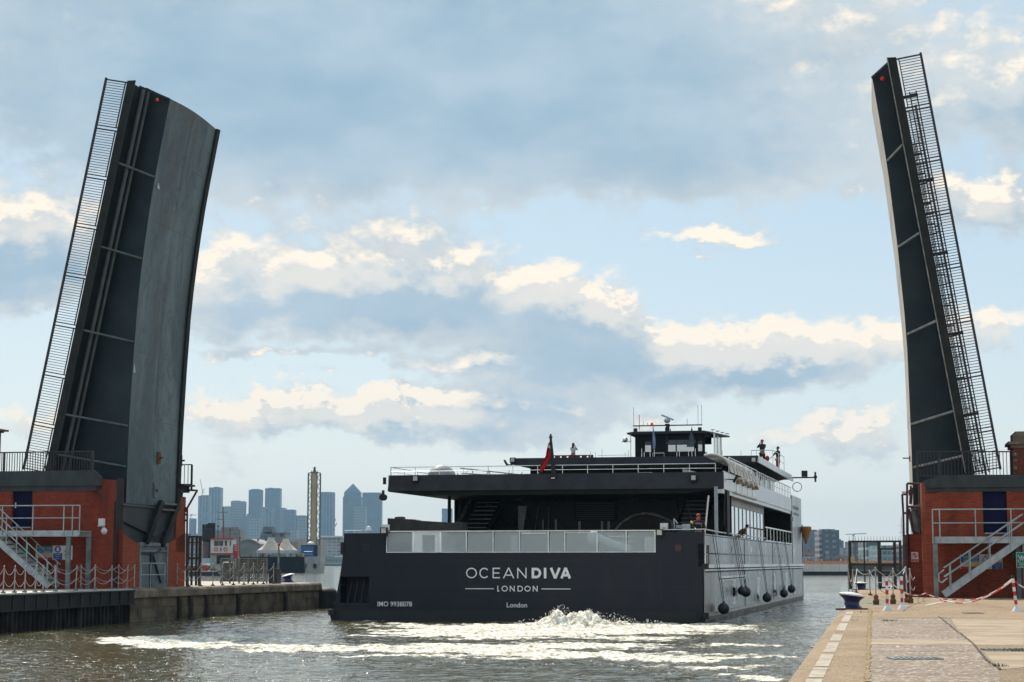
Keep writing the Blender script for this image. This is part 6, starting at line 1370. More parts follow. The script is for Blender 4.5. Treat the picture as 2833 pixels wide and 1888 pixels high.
a0, z1 = Rt.on_b(2353.5, 1540.5, bG-.1); a1, z0 = Rt.on_b(2364.5, 1556.5, bG-.1); YS = thing('hazard_sign', 'small yellow triangle hazard sign on the cage at the right quay', 'sign', Rt.W(a0, bG-.1, z0)); m = MB(Rt); m.bx(a0, a1, bG-.1, bG-.08, z0, z1); m.build('sign_board', pm('sign_cream', (.55, .48, .3), (.62, .55, .36), 3, .5), YS)
m = MB(Rt); flat(m, Rt, [(a0+.03, z0+.08), (a1-.03, z0+.08), ((a0+a1)/2, z1-.02)], bG-.104); m.build('triangle', syel, YS)
# left pier cage and mesh fence
bC = 12.; g2 = lambda px, py: L.on_b(px, py, bC); zt_ = g2(535, 1483)[1]
cage(L, g2(516, 1483)[0], g2(555, 1483)[0], bC, ZL, zt_, 'black steel cage gate beside the left brick pier', [(g2(519, 1550)[0], .14), (g2(531, 1550)[0], .1), (g2(543.5, 1550)[0], .1), (g2(553, 1550)[0], .14)], [(zt_-.05, .1), (g2(535, 1501)[1], .06), (g2(535, 1545)[1], .1), (g2(535, 1575)[1], .1)])
bM = 21.; g3 = lambda px, py: L.on_b(px, py, bM); MF = thing('mesh_fence', 'weathered perforated metal fence screen on the left pier behind the blue drum', 'fence', L.W(g3(675, 1550)[0], bM, ZL))
meshm = pm('perforated_mesh', (.10, .09, .075), (.2, .185, .155), 3, .6, .3); mz = g3(675, 1547)[1]
m = MB(L); a0, a1 = g3(612, 1550)[0], g3(739, 1550)[0]; k = 0
n = int((a1-a0)/.11)
for i in range(n+1): a = a0+(a1-a0)*i/n; m.bx(a-.03, a+.03, bM, bM+.02, ZL+.1, mz)
n = 9
for i in range(n): z = ZL+.1+(mz-ZL-.1)*i/n; m.bx(a0, a1, bM-.01, bM, z, z+.06)
m.build('screen', meshm, MF); m = MB(L); m.bx(a0, a1, bM-.04, bM+.04, mz, mz+.06)
for i in range(6): a = a0+(a1-a0)*i/5; m.bx(a-.04, a+.04, bM-.05, bM+.03, ZL, mz)
m.split('frame', galvd, MF)
m = MB(L); g_ = g3(752, 1575); m.bx(g3(741, 1550)[0], g3(765, 1550)[0], bM+.2, bM+.9, ZL, g3(752, 1574)[1]); tag(m.build('equipment_box', pm('box_dark', (.02, .022, .03), (.04, .042, .05), 2, .5)), 'dark equipment box at the end of the mesh fence beside the lamp post', 'box')
# ================================================================ BACKGROUND
def fac(name, wall, glass, fh=3.6, bw=3., fx=.6, fz=.55, rough=.5, vert=False):
    if name in MATS: return MATS[name]
    m = bpy.data.materials.new(name); m.use_nodes = True; t = m.node_tree; N = NT(t); b = t.nodes['Principled BSDF']
    geo = N.n('ShaderNodeNewGeometry'); x, y, z = N.sep(geo.outputs['Position'])
    u = N.m('FRACT', N.m('MULTIPLY', N.m('ADD', x, y), 1/bw)); v = N.m('FRACT', N.m('MULTIPLY', z, 1/fh))
    w = N.m('LESS_THAN', N.m('ABSOLUTE', N.m('SUBTRACT', u, .5)), fx/2); h = N.m('LESS_THAN', N.m('ABSOLUTE', N.m('SUBTRACT', v, .5)), fz/2)
    k = w if vert else N.m('MULTIPLY', w, h)
    iu = N.m('FLOOR', N.m('MULTIPLY', N.m('ADD', x, y), 1/bw)); iv = N.m('FLOOR', N.m('MULTIPLY', z, 1/fh))
    wn = N.n('ShaderNodeTexWhiteNoise', noise_dimensions='2D'); t.links.new(N.comb(iu, iv), wn.inputs['Vector'])
    g = N.mix(wn.outputs['Value'], tuple(c*.5 for c in glass), tuple(min(1, c*1.6) for c in glass))
    big = N.noise(N.comb(N.m('ADD', x, y), N.m('MULTIPLY', z, .3)), .02, 4, .6)
    wl2 = N.mix(big, tuple(c*.8 for c in wall), tuple(min(1, c*1.2) for c in wall))
    t.links.new(N.mix(k, wl2, g), b.inputs['Base Color']); b.inputs['Roughness'].default_value = rough; MATS[name] = m; return m
f_a = fac('tower_glass', (.10, .12, .14), (.04, .06, .08), 7, 7, .7, .7); f_b = fac('tower_stone', (.22, .21, .19), (.05, .06, .07), 8, 6, .55, .6); f_c = fac('tower_ribbed', (.16, .17, .18), (.05, .06, .07), 8, 9, .6, .6, vert=True)
X = lambda px, D: (px-CX)/F_*D
Zp = lambda py, D: CZ+(HZ-py)/F_*D*1.0
def block(px0, px1, py, D, depth, mat, label, name='tower_block', cat='building', group=None, base=1.4, extras=(), roofs=(), pyb=None):
    x0, x1 = X(px0, D), X(px1, D); root = thing(name, label, cat, ((x0+x1)/2, D, base), group)
    zb = base if pyb is None else Zp(pyb, D)
    m = MB(); m.bx(x0, x1, D, D+depth, zb, Zp(py, D)); m.build('wall', mat, root)
    for (q0, q1, qy) in roofs: m = MB(); m.bx(X(q0, D), X(q1, D), D+depth*.2, D+depth*.8, Zp(py, D), Zp(qy, D)); m.build('roof_plant', mat, root)
    return root
GS = 'hazy towers on the skyline'; DC = 5600
block(551, 581, 1374, DC, 40, f_c, 'hazy tower at the left end of the skyline with a crane over it', group=GS, roofs=((556, 578, 1372),))
block(580, 613, 1351, DC+150, 45, f_c, 'tall ribbed tower second from the left on the skyline', group=GS, roofs=((592, 604, 1349),))
block(617, 643, 1403, DC, 60, f_b, 'low flat tower right behind the tug mast', group=GS)
block(641, 678, 1389, DC+100, 50, f_b, 'broad banded tower with a raised roof above the tug', group=GS, roofs=((644, 664, 1387),))
block(676, 692, 1429, DC, 60, f_a, 'short block left of the first of the twin towers', group=GS, roofs=((684, 692, 1424),))
block(690, 725, 1357, DC+200, 45, f_a, 'left one of the two tall twin towers mid skyline', group=GS, roofs=((696, 718, 1355),))
block(724, 737, 1405, DC, 60, f_b, 'narrow block filling the gap between the twin towers', group=GS)
block(735, 776, 1353, DC+200, 50, f_a, 'right one of the two tall twin towers mid skyline', group=GS, roofs=((744, 754, 1351.5),))
block(775, 789, 1407, DC, 60, f_b, 'block stepping down right of the twin towers', group=GS)
block(788, 816, 1412, DC-100, 60, f_a, 'rounded looking block two places right of the twin towers', group=GS)
block(815, 850, 1428, DC-200, 60, f_c, 'wide low block just left of the lattice control tower', group=GS)
block(826, 850, 1432, DC-500, 50, f_b, 'paler low block in front of the wide one by the control tower', group=GS)
block(735, 757, 1408, DC-300, 50, f_c, 'pale block in front of the right twin tower', group=GS)
block(690, 720, 1432, DC-500, 60, f_b, 'low block in front of the left twin tower', group=GS)
block(804, 824, 1467, DC-900, 60, f_b, 'small low block under the wide block', group=GS)
block(885, 924, 1364, DC, 55, f_c, 'dark blue tower immediately right of the lattice control tower', group=GS, roofs=((890, 915, 1363),))
block(1223, 1251, 1409, DC, 60, f_a, 'tower seen between the ship pillar and its deckhouse', group=GS)
block(527, 540, 1436, DC, 50, f_a, 'small rounded tower at the far left next to the black cage', group=GS)
block(1004, 1056, 1365, DC, 55, f_a, 'flat topped tower right of the pyramid roofed one', group=GS)
block(979, 1012, 1404, DC-200, 60, f_b, 'lower block standing before the pyramid roofed tower', group=GS)
root = block(950, 1001, 1376, DC+100, 58, f_a, 'skyscraper with a pyramid roof', name='pyramid_tower')
m = MB(); D = DC+100; m.bx(X(953, D), X(998, D), D+4, D+54, Zp(1376, D), Zp(1364, D)); m.build('shoulder', f_a, root)
m = MB(); a, b, zz = X(953, D), X(998, D), Zp(1364, D); m.add([(a, D+4, zz), (b, D+4, zz), (b, D+54, zz), (a, D+54, zz), ((a+b)/2, D+29, Zp(1339, D))], [(0, 1, 4), (1, 2, 4), (2, 3, 4), (3, 0, 4), (3, 2, 1, 0)]); m.build('pyramid_roof', f_a, root)
# mid distance left
mid = fac('brick_terrace', (.2, .13, .10), (.10, .11, .12), 3, 3.4, .5, .55); pale = fac('pale_panels', (.40, .37, .34), (.16, .19, .22), 3.4, 5, .7, .5); glz = fac('green_glazing', (.22, .28, .28), (.10, .16, .17), 3.5, 2.6, .8, .6, rough=.2)
grey = pm('grey_cladding', (.16, .16, .15), (.26, .25, .24), .1, .8); pinkm = pm('pinkish_cladding', (.36, .30, .26), (.45, .38, .33), .15, .8, stretch=(1, 1, .2))
block(597, 668, 1468, 1500, 30, mid, 'stepped brick terrace of flats behind the tug', roofs=((612, 660, 1460),), name='apartment_building')
block(508, 548, 1478, 1300, 30, pale, 'pale roofline of flats behind the left cage', name='apartment_building')
D = 1000; root = thing('gabled_warehouse', 'grey stone warehouse with a steep dark gable behind the tents', 'building', (X(760, D), D, 1.5)); m = MB(); m.bx(X(737, D), X(793, D), D, D+20, 1.5, Zp(1478, D)); m.build('wall', fac('stone_windows', (.22, .21, .2), (.11, .12, .13), 5, 4, .4, .5), root)
m = MB(); m.prism([(X(722, D), Zp(1492, D)), (X(733, D), Zp(1459, D)), (X(757, D), Zp(1459, D)), (X(757, D), Zp(1492, D))], D-1, D+14); m.build('roof', pm('slate_blue', (.10, .12, .15), (.16, .18, .22), .3, .7), root); m = MB(); m.bx(X(736, D), X(795, D), D-1, D+21, Zp(1478, D), Zp(1474, D)); m.build('parapet', grey, root)
D = 900; root = thing('curved_shed', 'low grey shed with a curved roof behind the tug and tents', 'shed', (X(700, D), D, 1.5)); m = MB(); pts = [(X(663+62*t, D), Zp(1513-20*math.sin(math.pi*min(1, .18+t*.72))+2, D)) for t in np.linspace(0, 1, 10)]; m.prism([(X(663, D), 1.5)]+pts+[(X(725, D), 1.5)], D, D+40); m.build('wall', grey, root)
m = MB(); m.prism(pts+[(a, z+.6) for a, z in pts[::-1]], D-1, D+41); m.build('roof', pm('shed_roof', (.28, .24, .2), (.4, .35, .3), .2, .6), root)
for x_, z_ in ((693, 1492), (713, 1494)): m = MB(); m.bx(X(x_-2, D), X(x_+2, D), D+5, D+7, Zp(z_+5, D), Zp(z_-2, D)); m.build('roof_vent', grey, root)
block(808, 885, 1492, 1150, 40, pinkm, 'large blank pinkish warehouse under the control tower', name='warehouse'); block(785, 812, 1500, 1100, 30, mid, 'small brown brick building right of the tents', name='brick_building')
root = block(890, 951, 1484, 2100, 40, pale, 'white office block between the barge and the ship', name='office_block', pyb=1540); m = MB(); m.bx(X(888, 2100), X(953, 2100), 2095, 2145, Zp(1488, 2100), Zp(1484, 2100)); m.build('roof', whitep, root)
block(886, 951, 1541, 1850, 20, glz, 'low glazed building on the far waterfront left of the ship', name='waterfront_building', pyb=1560)
# control tower with lattice sides
D = 1100; CT = thing('control_tower', 'tall slim control tower with tan shaft and steel lattice sides', 'tower', (X(870, D), D, 1.5)); x0, x1 = X(863, D), X(879, D); zt2 = Zp(1300, D); zb2 = Zp(1512, D)
m = MB(); m.bx(x0, x1, D-1.5, D+1.5, 1.5, Zp(1308, D)); m.build('shaft', pm('tan_shaft', (.40, .28, .13), (.50, .35, .18), .1, .7), CT)
for s_, (xa, xb) in (('l', (X(854, D), x0)), ('r', (x1, X(887.5, D)))):
    m = MB(); zs = np.linspace(1.5, Zp(1312, D), 22)
    xo = xa if s_ == 'l' else xb; xi = xb if s_ == 'l' else xa
    m.bar((xo, D, 1.5), (xo, D, Zp(1312, D)), .8, .8); m.bar((xi, D-1.6, 1.5), (xi, D-1.6, Zp(1312, D)), .4, .4)
    for i in range(21): m.bar((xo if i % 2 else xi, D, zs[i]), (xi if i % 2 else xo, D, zs[i+1]), .38, .38)
    m.build('lattice', pm('lattice_paint', (.05, .07, .08), (.09, .11, .12), .3, .6), CT)
m = MB(); m.bar((X(854, D), D, Zp(1311, D)), (X(887.5, D), D, Zp(1311, D)), .5, .5); m.bx(X(862, D), X(880, D), D-2, D+2, Zp(1311, D), Zp(1308, D)); m.lathe((X(871, D), D, Zp(1310, D)), [(.9, 0), (.9, 1.3), (.5, 2.2), (1.0, 2.6), (.3, 3.4)], 12); m.bar((X(863, D), D, Zp(1310, D)), (X(863, D), D, Zp(1305, D)), .3); m.bar((X(879, D), D, Zp(1310, D)), (X(879, D), D, Zp(1305, D)), .3); m.bx(X(861, D), X(865, D), D-.4, D+.4, Zp(1305.5, D), Zp(1305, D)); m.build('tower_head', pm('tower_head', (.06, .06, .07), (.1, .1, .11), .5, .6), CT)
# cranes
crm2 = pm('crane_steel', (.25, .26, .28), (.36, .37, .38), .5, .6); 
def crane(pts, D, label, w=1.2):
    root = thing('tower_crane', label, 'crane', (X(pts[0][0][0], D), D, Zp(pts[0][0][1], D)), 'cranes')
    for i, (p, q) in enumerate(pts): m = MB(); m.bar((X(p[0], D), D, Zp(p[1], D)), (X(q[0], D), D, Zp(q[1], D)), w, w); m.build(('mast', 'jib', 'counter_jib', 'tie')[min(i, 3)], crm2, root)
crane([((562, 1374), (562.5, 1358)), ((562.5, 1362), (555, 1328)), ((562, 1362), (568, 1354)), ((560, 1366), (568, 1364))], 5600, 'thin luffing crane on the leftmost skyline tower', 1.6)
crane([((923, 1530), (924, 1462)), ((922, 1465), (931, 1437)), ((922, 1468), (930, 1466)), ((927, 1462), (934, 1448))], 3500, 'crane leaning between the blue tower and the pyramid tower', 1.6)
crane([((532, 1440), (532, 1424)), ((520, 1427), (546, 1427)), ((530, 1430), (536, 1423))], 5000, 'small crane at the far left above the cage', 1.6)
crane([((2357, 1540), (2357, 1478)), ((2335, 1480), (2392, 1477.5)), ((2353, 1484), (2361, 1478))], 2500, 'flat topped crane over the right cage gate', 1.0)
# right bank
dkb = fac('dark_office', (.07, .075, .09), (.16, .2, .24), 4.4, 5.6, .55, .45); blt = fac('blue_office', (.07, .09, .12), (.05, .07, .1), 6, 5, .6, .6)
block(2196, 2238, 1458, 2600, 60, blt, 'blue office tower half behind the ship bow', roofs=((2214, 2222, 1454),), name='office_tower'); block(2236, 2256, 1467, 2700, 60, blt, 'lower shoulder block right of the blue office tower', name='office_tower')
root = block(2271, 2317, 1468, 1500, 30, dkb, 'dark ten storey block with rows of lit looking windows', roofs=((2273, 2309, 1465),), name='office_block')
m = MB(); D = 1500; m.bx(X(2263, D), X(2271, D), D+2, D+25, 1.5, Zp(1470, D)); m.build('stair_wing', fac('banded_wing', (.34, .28, .27), (.1, .08, .09), 4.4, 40, .99, .5), root)
block(2317, 2329, 1497, 2400, 40, blt, 'small stepped block right of the dark office block', name='office_tower', roofs=((2319, 2325, 1493),)); block(2328, 2350, 1516, 2300, 60, blt, 'long low roof sloping down behind the trees', name='office_tower')
block(2210, 2265, 1519, 1700, 30, mid, 'red brick block with a white canopy behind the viaduct', name='brick_building', roofs=((2216, 2250, 1514),))
block(2353, 2375, 1499, 1300, 30, fac('dark_flats', (.10, .07, .07), (.16, .15, .15), 3.2, 3, .5, .5), 'dark brick flats behind the left bars of the cage', name='apartment_building'); block(2374, 2391, 1504, 1320, 30, fac('pale_flats', (.34, .3, .26), (.14, .14, .14), 3.2, 3, .4, .5), 'pale narrow block of flats behind the cage', name='apartment_building')
block(2391, 2431, 1498, 1250, 30, fac('banded_glass', (.4, .44, .44), (.08, .14, .15), 6, 30, .99, .72, .25), 'banded glass office behind the middle of the cage', name='glass_office'); block(2431, 2520, 1510, 1150, 40, glz, 'long green glass building behind the cage door', name='glass_office')
SG = thing('advert_panel', 'pink and white panel on the glass building behind the cage', 'panel', (X(2467, 1140), 1140, Zp(1528, 1140))); m = MB(); m.bx(X(2463, 1140), X(2482, 1140), 1140, 1141, Zp(1513, 1140), Zp(1507, 1140)); m.bx(X(2463, 1140), X(2482, 1140), 1140, 1141, Zp(1528, 1140), Zp(1521, 1140)); m.split('board', pm('pink_panel', (.6, .25, .25), (.7, .5, .48), .5, .6), SG)
# viaduct
D = 1600; V = thing('viaduct', 'long grey road viaduct beyond the water behind the ship bow', 'viaduct', (X(2250, D), D, 1.5)); m = MB(); pts = [(X(2195, D), Zp(1530, D)), (X(2250, D), Zp(1530, D)), (X(2300, D), Zp(1534, D)), (X(2340, D), Zp(1541, D))]; m.prism(pts+[(a, z-1.6) for a, z in pts[::-1]], D, D+10); m.build('deck', grey, V); m = MB()
for px in range(2200, 2340, 14): m.bx(X(px, D), X(px+1.5, D), D+2, D+6, 1.5, Zp(1533+max(0, px-2260)*.1, D))
m.split('column', grey, V)
block(2196, 2248, 1541, 1400, 20, pale, 'low white riverside pavilion near the ship bow', name='pavilion', pyb=1552)
# trees
def tree(px, py, D, w, label, c1, c2, seed, name='bushy_tree'):
    r = random.Random(seed); x = X(px, D); z1 = Zp(py, D); W = w/F_*D; H = z1-1.5; root = thing(name, label, 'tree', (x, D, 1.5), 'trees on the far right bank')
    m = MB(); m.tube((x, D, 1.2), (x, D, 1.5+H*.5), W*.05, 7, W*.03)
    for k in range(4): a = r.uniform(0, 6.28); m.tube((x, D, 1.5+H*.3), (x+math.cos(a)*W*.3, D+math.sin(a)*W*.3, 1.5+H*.7), W*.03, 5, W*.012)
    m.build('trunk', pm('bark', (.06, .05, .04), (.1, .08, .06), 1, .9), root)
    m = MB(); cl = [(r.uniform(-.38, .38)*W, r.uniform(-.38, .38)*W, H*r.uniform(.32, .84), W*r.uniform(.12, .2)) for _ in range(16)]
    for i in range(900):
        c = r.choice(cl); v = Vector((r.gauss(0, 1), r.gauss(0, 1), r.gauss(0, .8))).normalized()*c[3]*r.uniform(.5, 1.1); p = Vector((x+c[0], D+c[1], 1.5+c[2]))+v
        s_ = W*r.uniform(.012, .03); u = Vector((r.gauss(0, 1), r.gauss(0, 1), r.gauss(0, 1))).normalized(); t = u.orthogonal().normalized(); m.add([p-u*s_, p+t*s_*.8, p+u*s_, p-t*s_*.8], [(0, 1, 2, 3)])
    m.build('crown', pm(name+'_leaf'+str(int(c1[0]*1000)), c1, c2, .4, .8), root)
br = ((.15, .13, .075), (.24, .2, .12)); gn = ((.035, .06, .03), (.07, .10, .05)); gn2 = ((.08, .11, .04), (.14, .17, .07))
tree(2292, 1530, 1150, 26, 'brownish bare tree at the left of the far tree row', *br, 1); tree(2312, 1528, 1150, 26, 'tallest brownish tree in the far tree row', *br, 2); tree(2327, 1531, 1150, 20, 'brown tree touching the dark green one', *br, 3)
tree(2340, 1531, 1100, 19, 'dark green tree left of the cage post', *gn, 4); tree(2362, 1541, 1100, 20, 'dark tree behind the yellow hazard sign', *gn, 5); tree(2379, 1534, 1100, 20, 'light green tree before the pale flats', *gn2, 6); tree(2236, 1541, 1300, 16, 'small green tree by the white pavilion', *gn, 7); tree(2262, 1541, 1300, 20, 'low green tree under the viaduct', *gn, 8)
# floating pontoon with orange rail
D = 411; PT = thing('pontoon', 'long white sided floating pontoon with black base and orange fence', 'pontoon', (X(2300, D), D, 0)); 
m = MB()
for k in range(7): a0 = X(2180+k*24-8, D); a1 = X(2180+k*24+16-.6, D); m.bx(a0, min(a1, X(2340, D)), D, D+9, .8, Zp(1562, D)+.0)
m.split('side_panel', pm('pontoon_white', (.62, .6, .58), (.72, .7, .68), .5, .5), PT)
m = MB()
for k in range(14): a0 = X(2172+k*27, D); a1 = X(2172+k*27+26.5, D); m.bx(a0, a1, D+.2, D+8.8, -.4, .85)
m.split('float', black, PT); m = MB(); m.bx(X(2170, D), X(2500, D), D+1, D+8, .85, Zp(1562.5, D)); m.bx(X(2341, D), X(2500, D), D+.3, D+1, .85, Zp(1563, D)); m.build('deck', pm('pontoon_grey', (.1, .14, .15), (.16, .2, .21), 1, .6), PT)
orr = pm('orange_barrier', (.62, .25, .08), (.72, .34, .14), 1.5, .6); m = MB()
for k in range(66): a = X(2172+k*5, D); m.bx(a, a+.27, D+.4, D+.5, Zp(1562, D), Zp(1552.5, D))
for z in (1553.5, 1557, 1561): m.bx(X(2172, D), X(2500, D), D+.38, D+.45, Zp(z+.5, D), Zp(z-.8, D))
m.build('orange_fence', orr, PT)
m = MB()
for px in (2226, 2270, 2323, 2412): m.ball((X(px, D), D+1, Zp(1550, D)), .16, 8)
m.split('red_light', emit_mat('pontoon_red', (.7, .05, .04), .4), PT)
# pylon behind the right house
D = 1800; PY = thing('pylon', 'faint lattice pylon against the sky left of the right brick house', 'pylon', (X(2489, D), D, 1.5)); m = MB()
for sx in (-1, 1): m.bar((X(2489+sx*6, D), D, 1.5), (X(2489, D), D, Zp(1428, D)), .25, .25)
for z in (1455, 1474, 1495): m.bar((X(2479, D), D, Zp(z, D)), (X(2499, D), D, Zp(z, D)), .3, .3)
for i in range(9): m.bar((X(2489-6+i*.6, D), D, Zp(1540-i*12, D)), (X(2489+5.4-i*.6, D), D, Zp(1528-i*12, D)), .2, .2)
m.build('lattice', crm2, PY)
# ================================================================ BOATS
D = 510; BG = thing('barge', 'long black barge with white peaked tents moored across the dock', 'barge', (X(750, D), D, 0)); bx_ = lambda m, a, b, y0, y1, z0, z1: m.bx(X(a, D), X(b, D), D+y0, D+y1, Zp(z0, D), Zp(z1, D))
m = MB(); m.prism([(X(640, D), -.5), (X(640, D), Zp(1541, D)), (X(845, D), Zp(1541, D)), (X(848, D), -.5)], D, D+14); bx_(m, 640, 846, -.15, 0, 1544, 1541); m.build('hull', pm('barge_black', (.004, .005, .008), (.009, .010, .014), .6, .6, spec=.15), BG)
m = MB(); m.prism([(X(845, D), -.5), (X(844, D), Zp(1541, D)), (X(889, D), Zp(1540, D)), (X(890, D), Zp(1555, D)), (X(886, D), -.5)], D+.3, D+13); m.build('bow', pm('barge_grey', (.28, .28, .27), (.38, .38, .36), .7, .6), BG)
for px, w in ((850.5, 3), (875, 9)): m = MB(); m.tube((X(px, D), D+.1, Zp(1560, D)), (X(px, D), D+.1, Zp(1572, D)), w/F_*D*.5, 10); m.build('fender', black, BG)
m = MB(); bx_(m, 832, 868, 3, 7, 1541, 1509.5); m.build('blue_cabin', pm('cabin_blue', (.02, .10, .28), (.03, .14, .36), 1, .5), BG); m = MB(); bx_(m, 868, 877, 3.2, 7, 1541, 1509); bx_(m, 832, 868, 2.9, 3, 1511, 1509); m.build('dark_cabin', black, BG)
m = MB()
for px in (825, 826.5, 830, 884): m.tube((X(px, D), D+2, Zp(1541, D)), (X(px, D), D+2, Zp(1508, D)), .1, 5)
for z in (1527, 1534): m.tube((X(843, D), D+1, Zp(z, D)), (X(866, D), D+1, Zp(z, D)), .07, 5)
m.split('rail', galv, BG); m = MB(); m.ball((X(858, D), D+5, Zp(1505, D)), 1.0, 12, .6); m.build('satellite_dome', whitep, BG)
m = MB(); r = random.Random(2)
for k in range(26): px = 668+r.random()*170; h = r.uniform(2, 9); bx_(m, px, px+r.uniform(1.5, 4), 1, 2, 1541, 1541-h)
m.split('deck_gear', pm('gear_mixed', (.12, .1, .09), (.42, .38, .34), .35, .7), BG)
m = MB(); bx_(m, 838, 843.5, .5, 2, 1542, 1531); m.split('yellow_gear', pm('gear_yellow', (.5, .32, .05), (.6, .4, .08), 1, .6), BG)
def tent(pc, pw, ptop, label, y=5, half=None):
    root = thing('marquee_tent', label, 'tent', (X(pc, D), D+y, Zp(1541, D)), 'white peaked tents on the barge'); cx, cy = X(pc, D), D+y; R1 = pw/F_*D; zt3, zb3 = Zp(ptop, D), Zp(1523, D); m = MB(); n = 12; vs = []
    for k in range(n+1):
        t = k/n; rr_ = R1*(.24+.76*(t**1.75)); z = zt3+(zb3-zt3)*t
        q = 24
        for i in range(q):
            a = 2*math.pi*i/q; c, s_ = math.cos(a), math.sin(a); e = 1/max(abs(c), abs(s_)) if t > 0 else 1; e = 1+(min(e, 1.3)-1)*t; vs.append((cx+rr_*e*c, cy+rr_*e*s_*.6, z+(.12*math.cos(4*a)*(t*(1-t))*R1*.3)))
    m.add(vs, [(k*24+i, k*24+(i+1) % 24, (k+1)*24+(i+1) % 24, (k+1)*24+i) for k in range(n) for i in range(24)]+[tuple(range(23, -1, -1))])
    m.build('canvas', pm('tent_canvas', (.5, .43, .34), (.66, .6, .5), .35, .7), root, smooth=True)
    m = MB(); w = R1*1.02; m.bx(cx-w, cx+w, cy-R1*.62, cy-R1*.6, Zp(1531, D), Zp(1522.5, D)); m.build('valance', pm('tent_valance', (.52, .5, .5), (.66, .64, .64), .5, .6), root)
    m = MB()
    for sx in (-1, -.3, .35, 1): m.tube((cx+sx*w*.96, cy-R1*.58, Zp(1541, D)), (cx+sx*w*.96, cy-R1*.58, Zp(1524, D)), .12, 6)
    m.split('pole', galv, root)
tent(747, 36, 1488, 'larger left tent on the barge with a broad flat peak'); tent(782, 33, 1491, 'right tent on the barge with a dark opening low on its slope', 10)
# tug
D = 394; TG = thing('tug_boat', 'old tug with white wheelhouse, red trim, black funnel and two lifebuoys', 'tug', (X(610, D), D, 0)); bx_ = lambda m, a, b, y0, y1, z0, z1: m.bx(X(a, D), X(b, D), D+y0, D+y1, Zp(z0, D), Zp(z1, D))
m = MB(); m.prism([(X(530, D), -.3), (X(528, D), Zp(1576, D)), (X(600, D), Zp(1581, D)), (X(672, D), Zp(1570, D)), (X(668, D), -.3)], D, D+7); m.build('hull', pm('tug_black', (.015, .015, .018), (.03, .03, .034), 1, .5), TG)
m = MB(); bx_(m, 530, 606, -.06, 0, 1582, 1580); m.build('white_line', whitep, TG)
m = MB(); bx_(m, 586, 649, .6, 5, 1581, 1532); wh = m.build('deckhouse', pm('tug_cream', (.36, .36, .34), (.46, .46, .43), .8, .5), TG); m = MB(); bx_(m, 604, 641, .4, .6, 1560, 1537); m.build('dark_opening', black, wh)
m = MB(); bx_(m, 587, 648, .2, 5.2, 1531, 1494); WT = m.build('wheelhouse', pm('tug_white', (.55, .56, .55), (.68, .69, .67), .8, .5), TG)
for a, b in ((597, 609), (611, 621), (626.5, 632), (640, 643)): m = MB(); bx_(m, a, b, .1, .2, 1511, 1497); m.build('window', darkg, WT)
m = MB(); bx_(m, 586, 650, 0, 5.4, 1494, 1490.5); bx_(m, 586, 649, .0, 5.3, 1533.5, 1531); m.split('red_trim', redp, WT)
for px in (602.5, 628.5):
    m = MB(); n = 16; c = (X(px, D), Zp(1520.5, D)); R1 = 4.7/F_*D
    pts = [(c[0]+R1*math.cos(6.2832*i/n), D+.1, c[1]+R1*math.sin(6.2832*i/n)) for i in range(n+1)]; m.path(pts, .08, 6); m.build('lifebuoy', pm('buoy_orange', (.62, .10, .04), (.7, .15, .06), 2, .5), WT)
m = MB(); bx_(m, 614.5, 617, .05, .2, 1526, 1515); m.build('red_box', redp, WT)
m = MB(); m.lathe((X(572, D), D+3, Zp(1545, D)), [(1.0, 0), (.98, 2.3), (.95, 5.)], 16); m.build('funnel_base', pm('funnel_brown', (.09, .06, .05), (.15, .10, .09), 1, .5), TG)
m = MB(); m.lathe((X(573, D), D+3, Zp(1500, D)), [(1.0, 0), (1.25, .4), (1.2, 2.6), (1.0, 2.9)], 16); bx_(m, 573, 592, 2.8, 3.8, 1490, 1448); r = random.Random(6)
for k in range(10): px = 559+k*3; m.tube((X(px, D), D+2.5, Zp(1468, D)), (X(px+r.uniform(-1, 1), D), D+2.5, Zp(1455-r.random()*5, D)), .12, 5)
m.build('funnel_top', black, TG)
m = MB(); m.tube((X(618, D), D+2.5, Zp(1492, D)), (X(614.5, D), D+2.5, Zp(1404, D)), .2, 7, .1); ms = m.build('mast', pm('mast_maroon', (.12, .03, .03), (.2, .06, .06), 1, .5), TG)
m = MB()
for z, a, b in ((1418.5, 600, 627), (1438, 600, 614), (1458, 600, 606)): m.tube((X(a, D), D+2.5, Zp(z, D)), (X(b, D), D+2.5, Zp(z, D)), .06, 5)
m.split('spreader', black, ms); m = MB()
for px, py in ((600, 1417), (600, 1436)): m.ball((X(px, D), D+2.5, Zp(py, D)), .15, 8)
m.split('mast_light', redp, ms)
m = MB()
for px, t_, b_ in ((603, 1457, 1490), (636, 1465, 1490), (664, 1488, 1540)): m.tube((X(px, D), D+2, Zp(b_, D)), (X(px, D), D+2, Zp(t_, D)), .07, 5); m.ball((X(px, D), D+2, Zp(t_, D)), .18, 8)
m.split('aerial', black, TG)
m = MB(); bx_(m, 649, 661, 1, 4, 1546, 1507); rl_ = m.build('red_locker', redp, TG); m = MB()
for k in range(3): bx_(m, 650, 660, .9, 1, 1512+k*6, 1510.5+k*6)
m.build('lettering', whitep, rl_)
m = MB()
for z in (1545, 1552, 1560): bx_(m, 553, 575, .2, .3, z+1.3, z)
for k in range(5): bx_(m, 553+k*5, 554+k*5, .2, .3, 1568, 1545)
m.build('white_rail', whitep, TG)
m = MB(); bx_(m, 566, 579, -.1, .6, 1580, 1564); m.build('red_bin', redp, TG); m = MB()
for k in range(12): px = 532+r.random()*70; bx_(m, px, px+r.uniform(2, 5), .1, .9, 1578, 1578-r.uniform(4, 12))
m.split('deck_gear', pm('gear_rusty', (.2, .12, .06), (.4, .3, .2), .8, .7), TG)
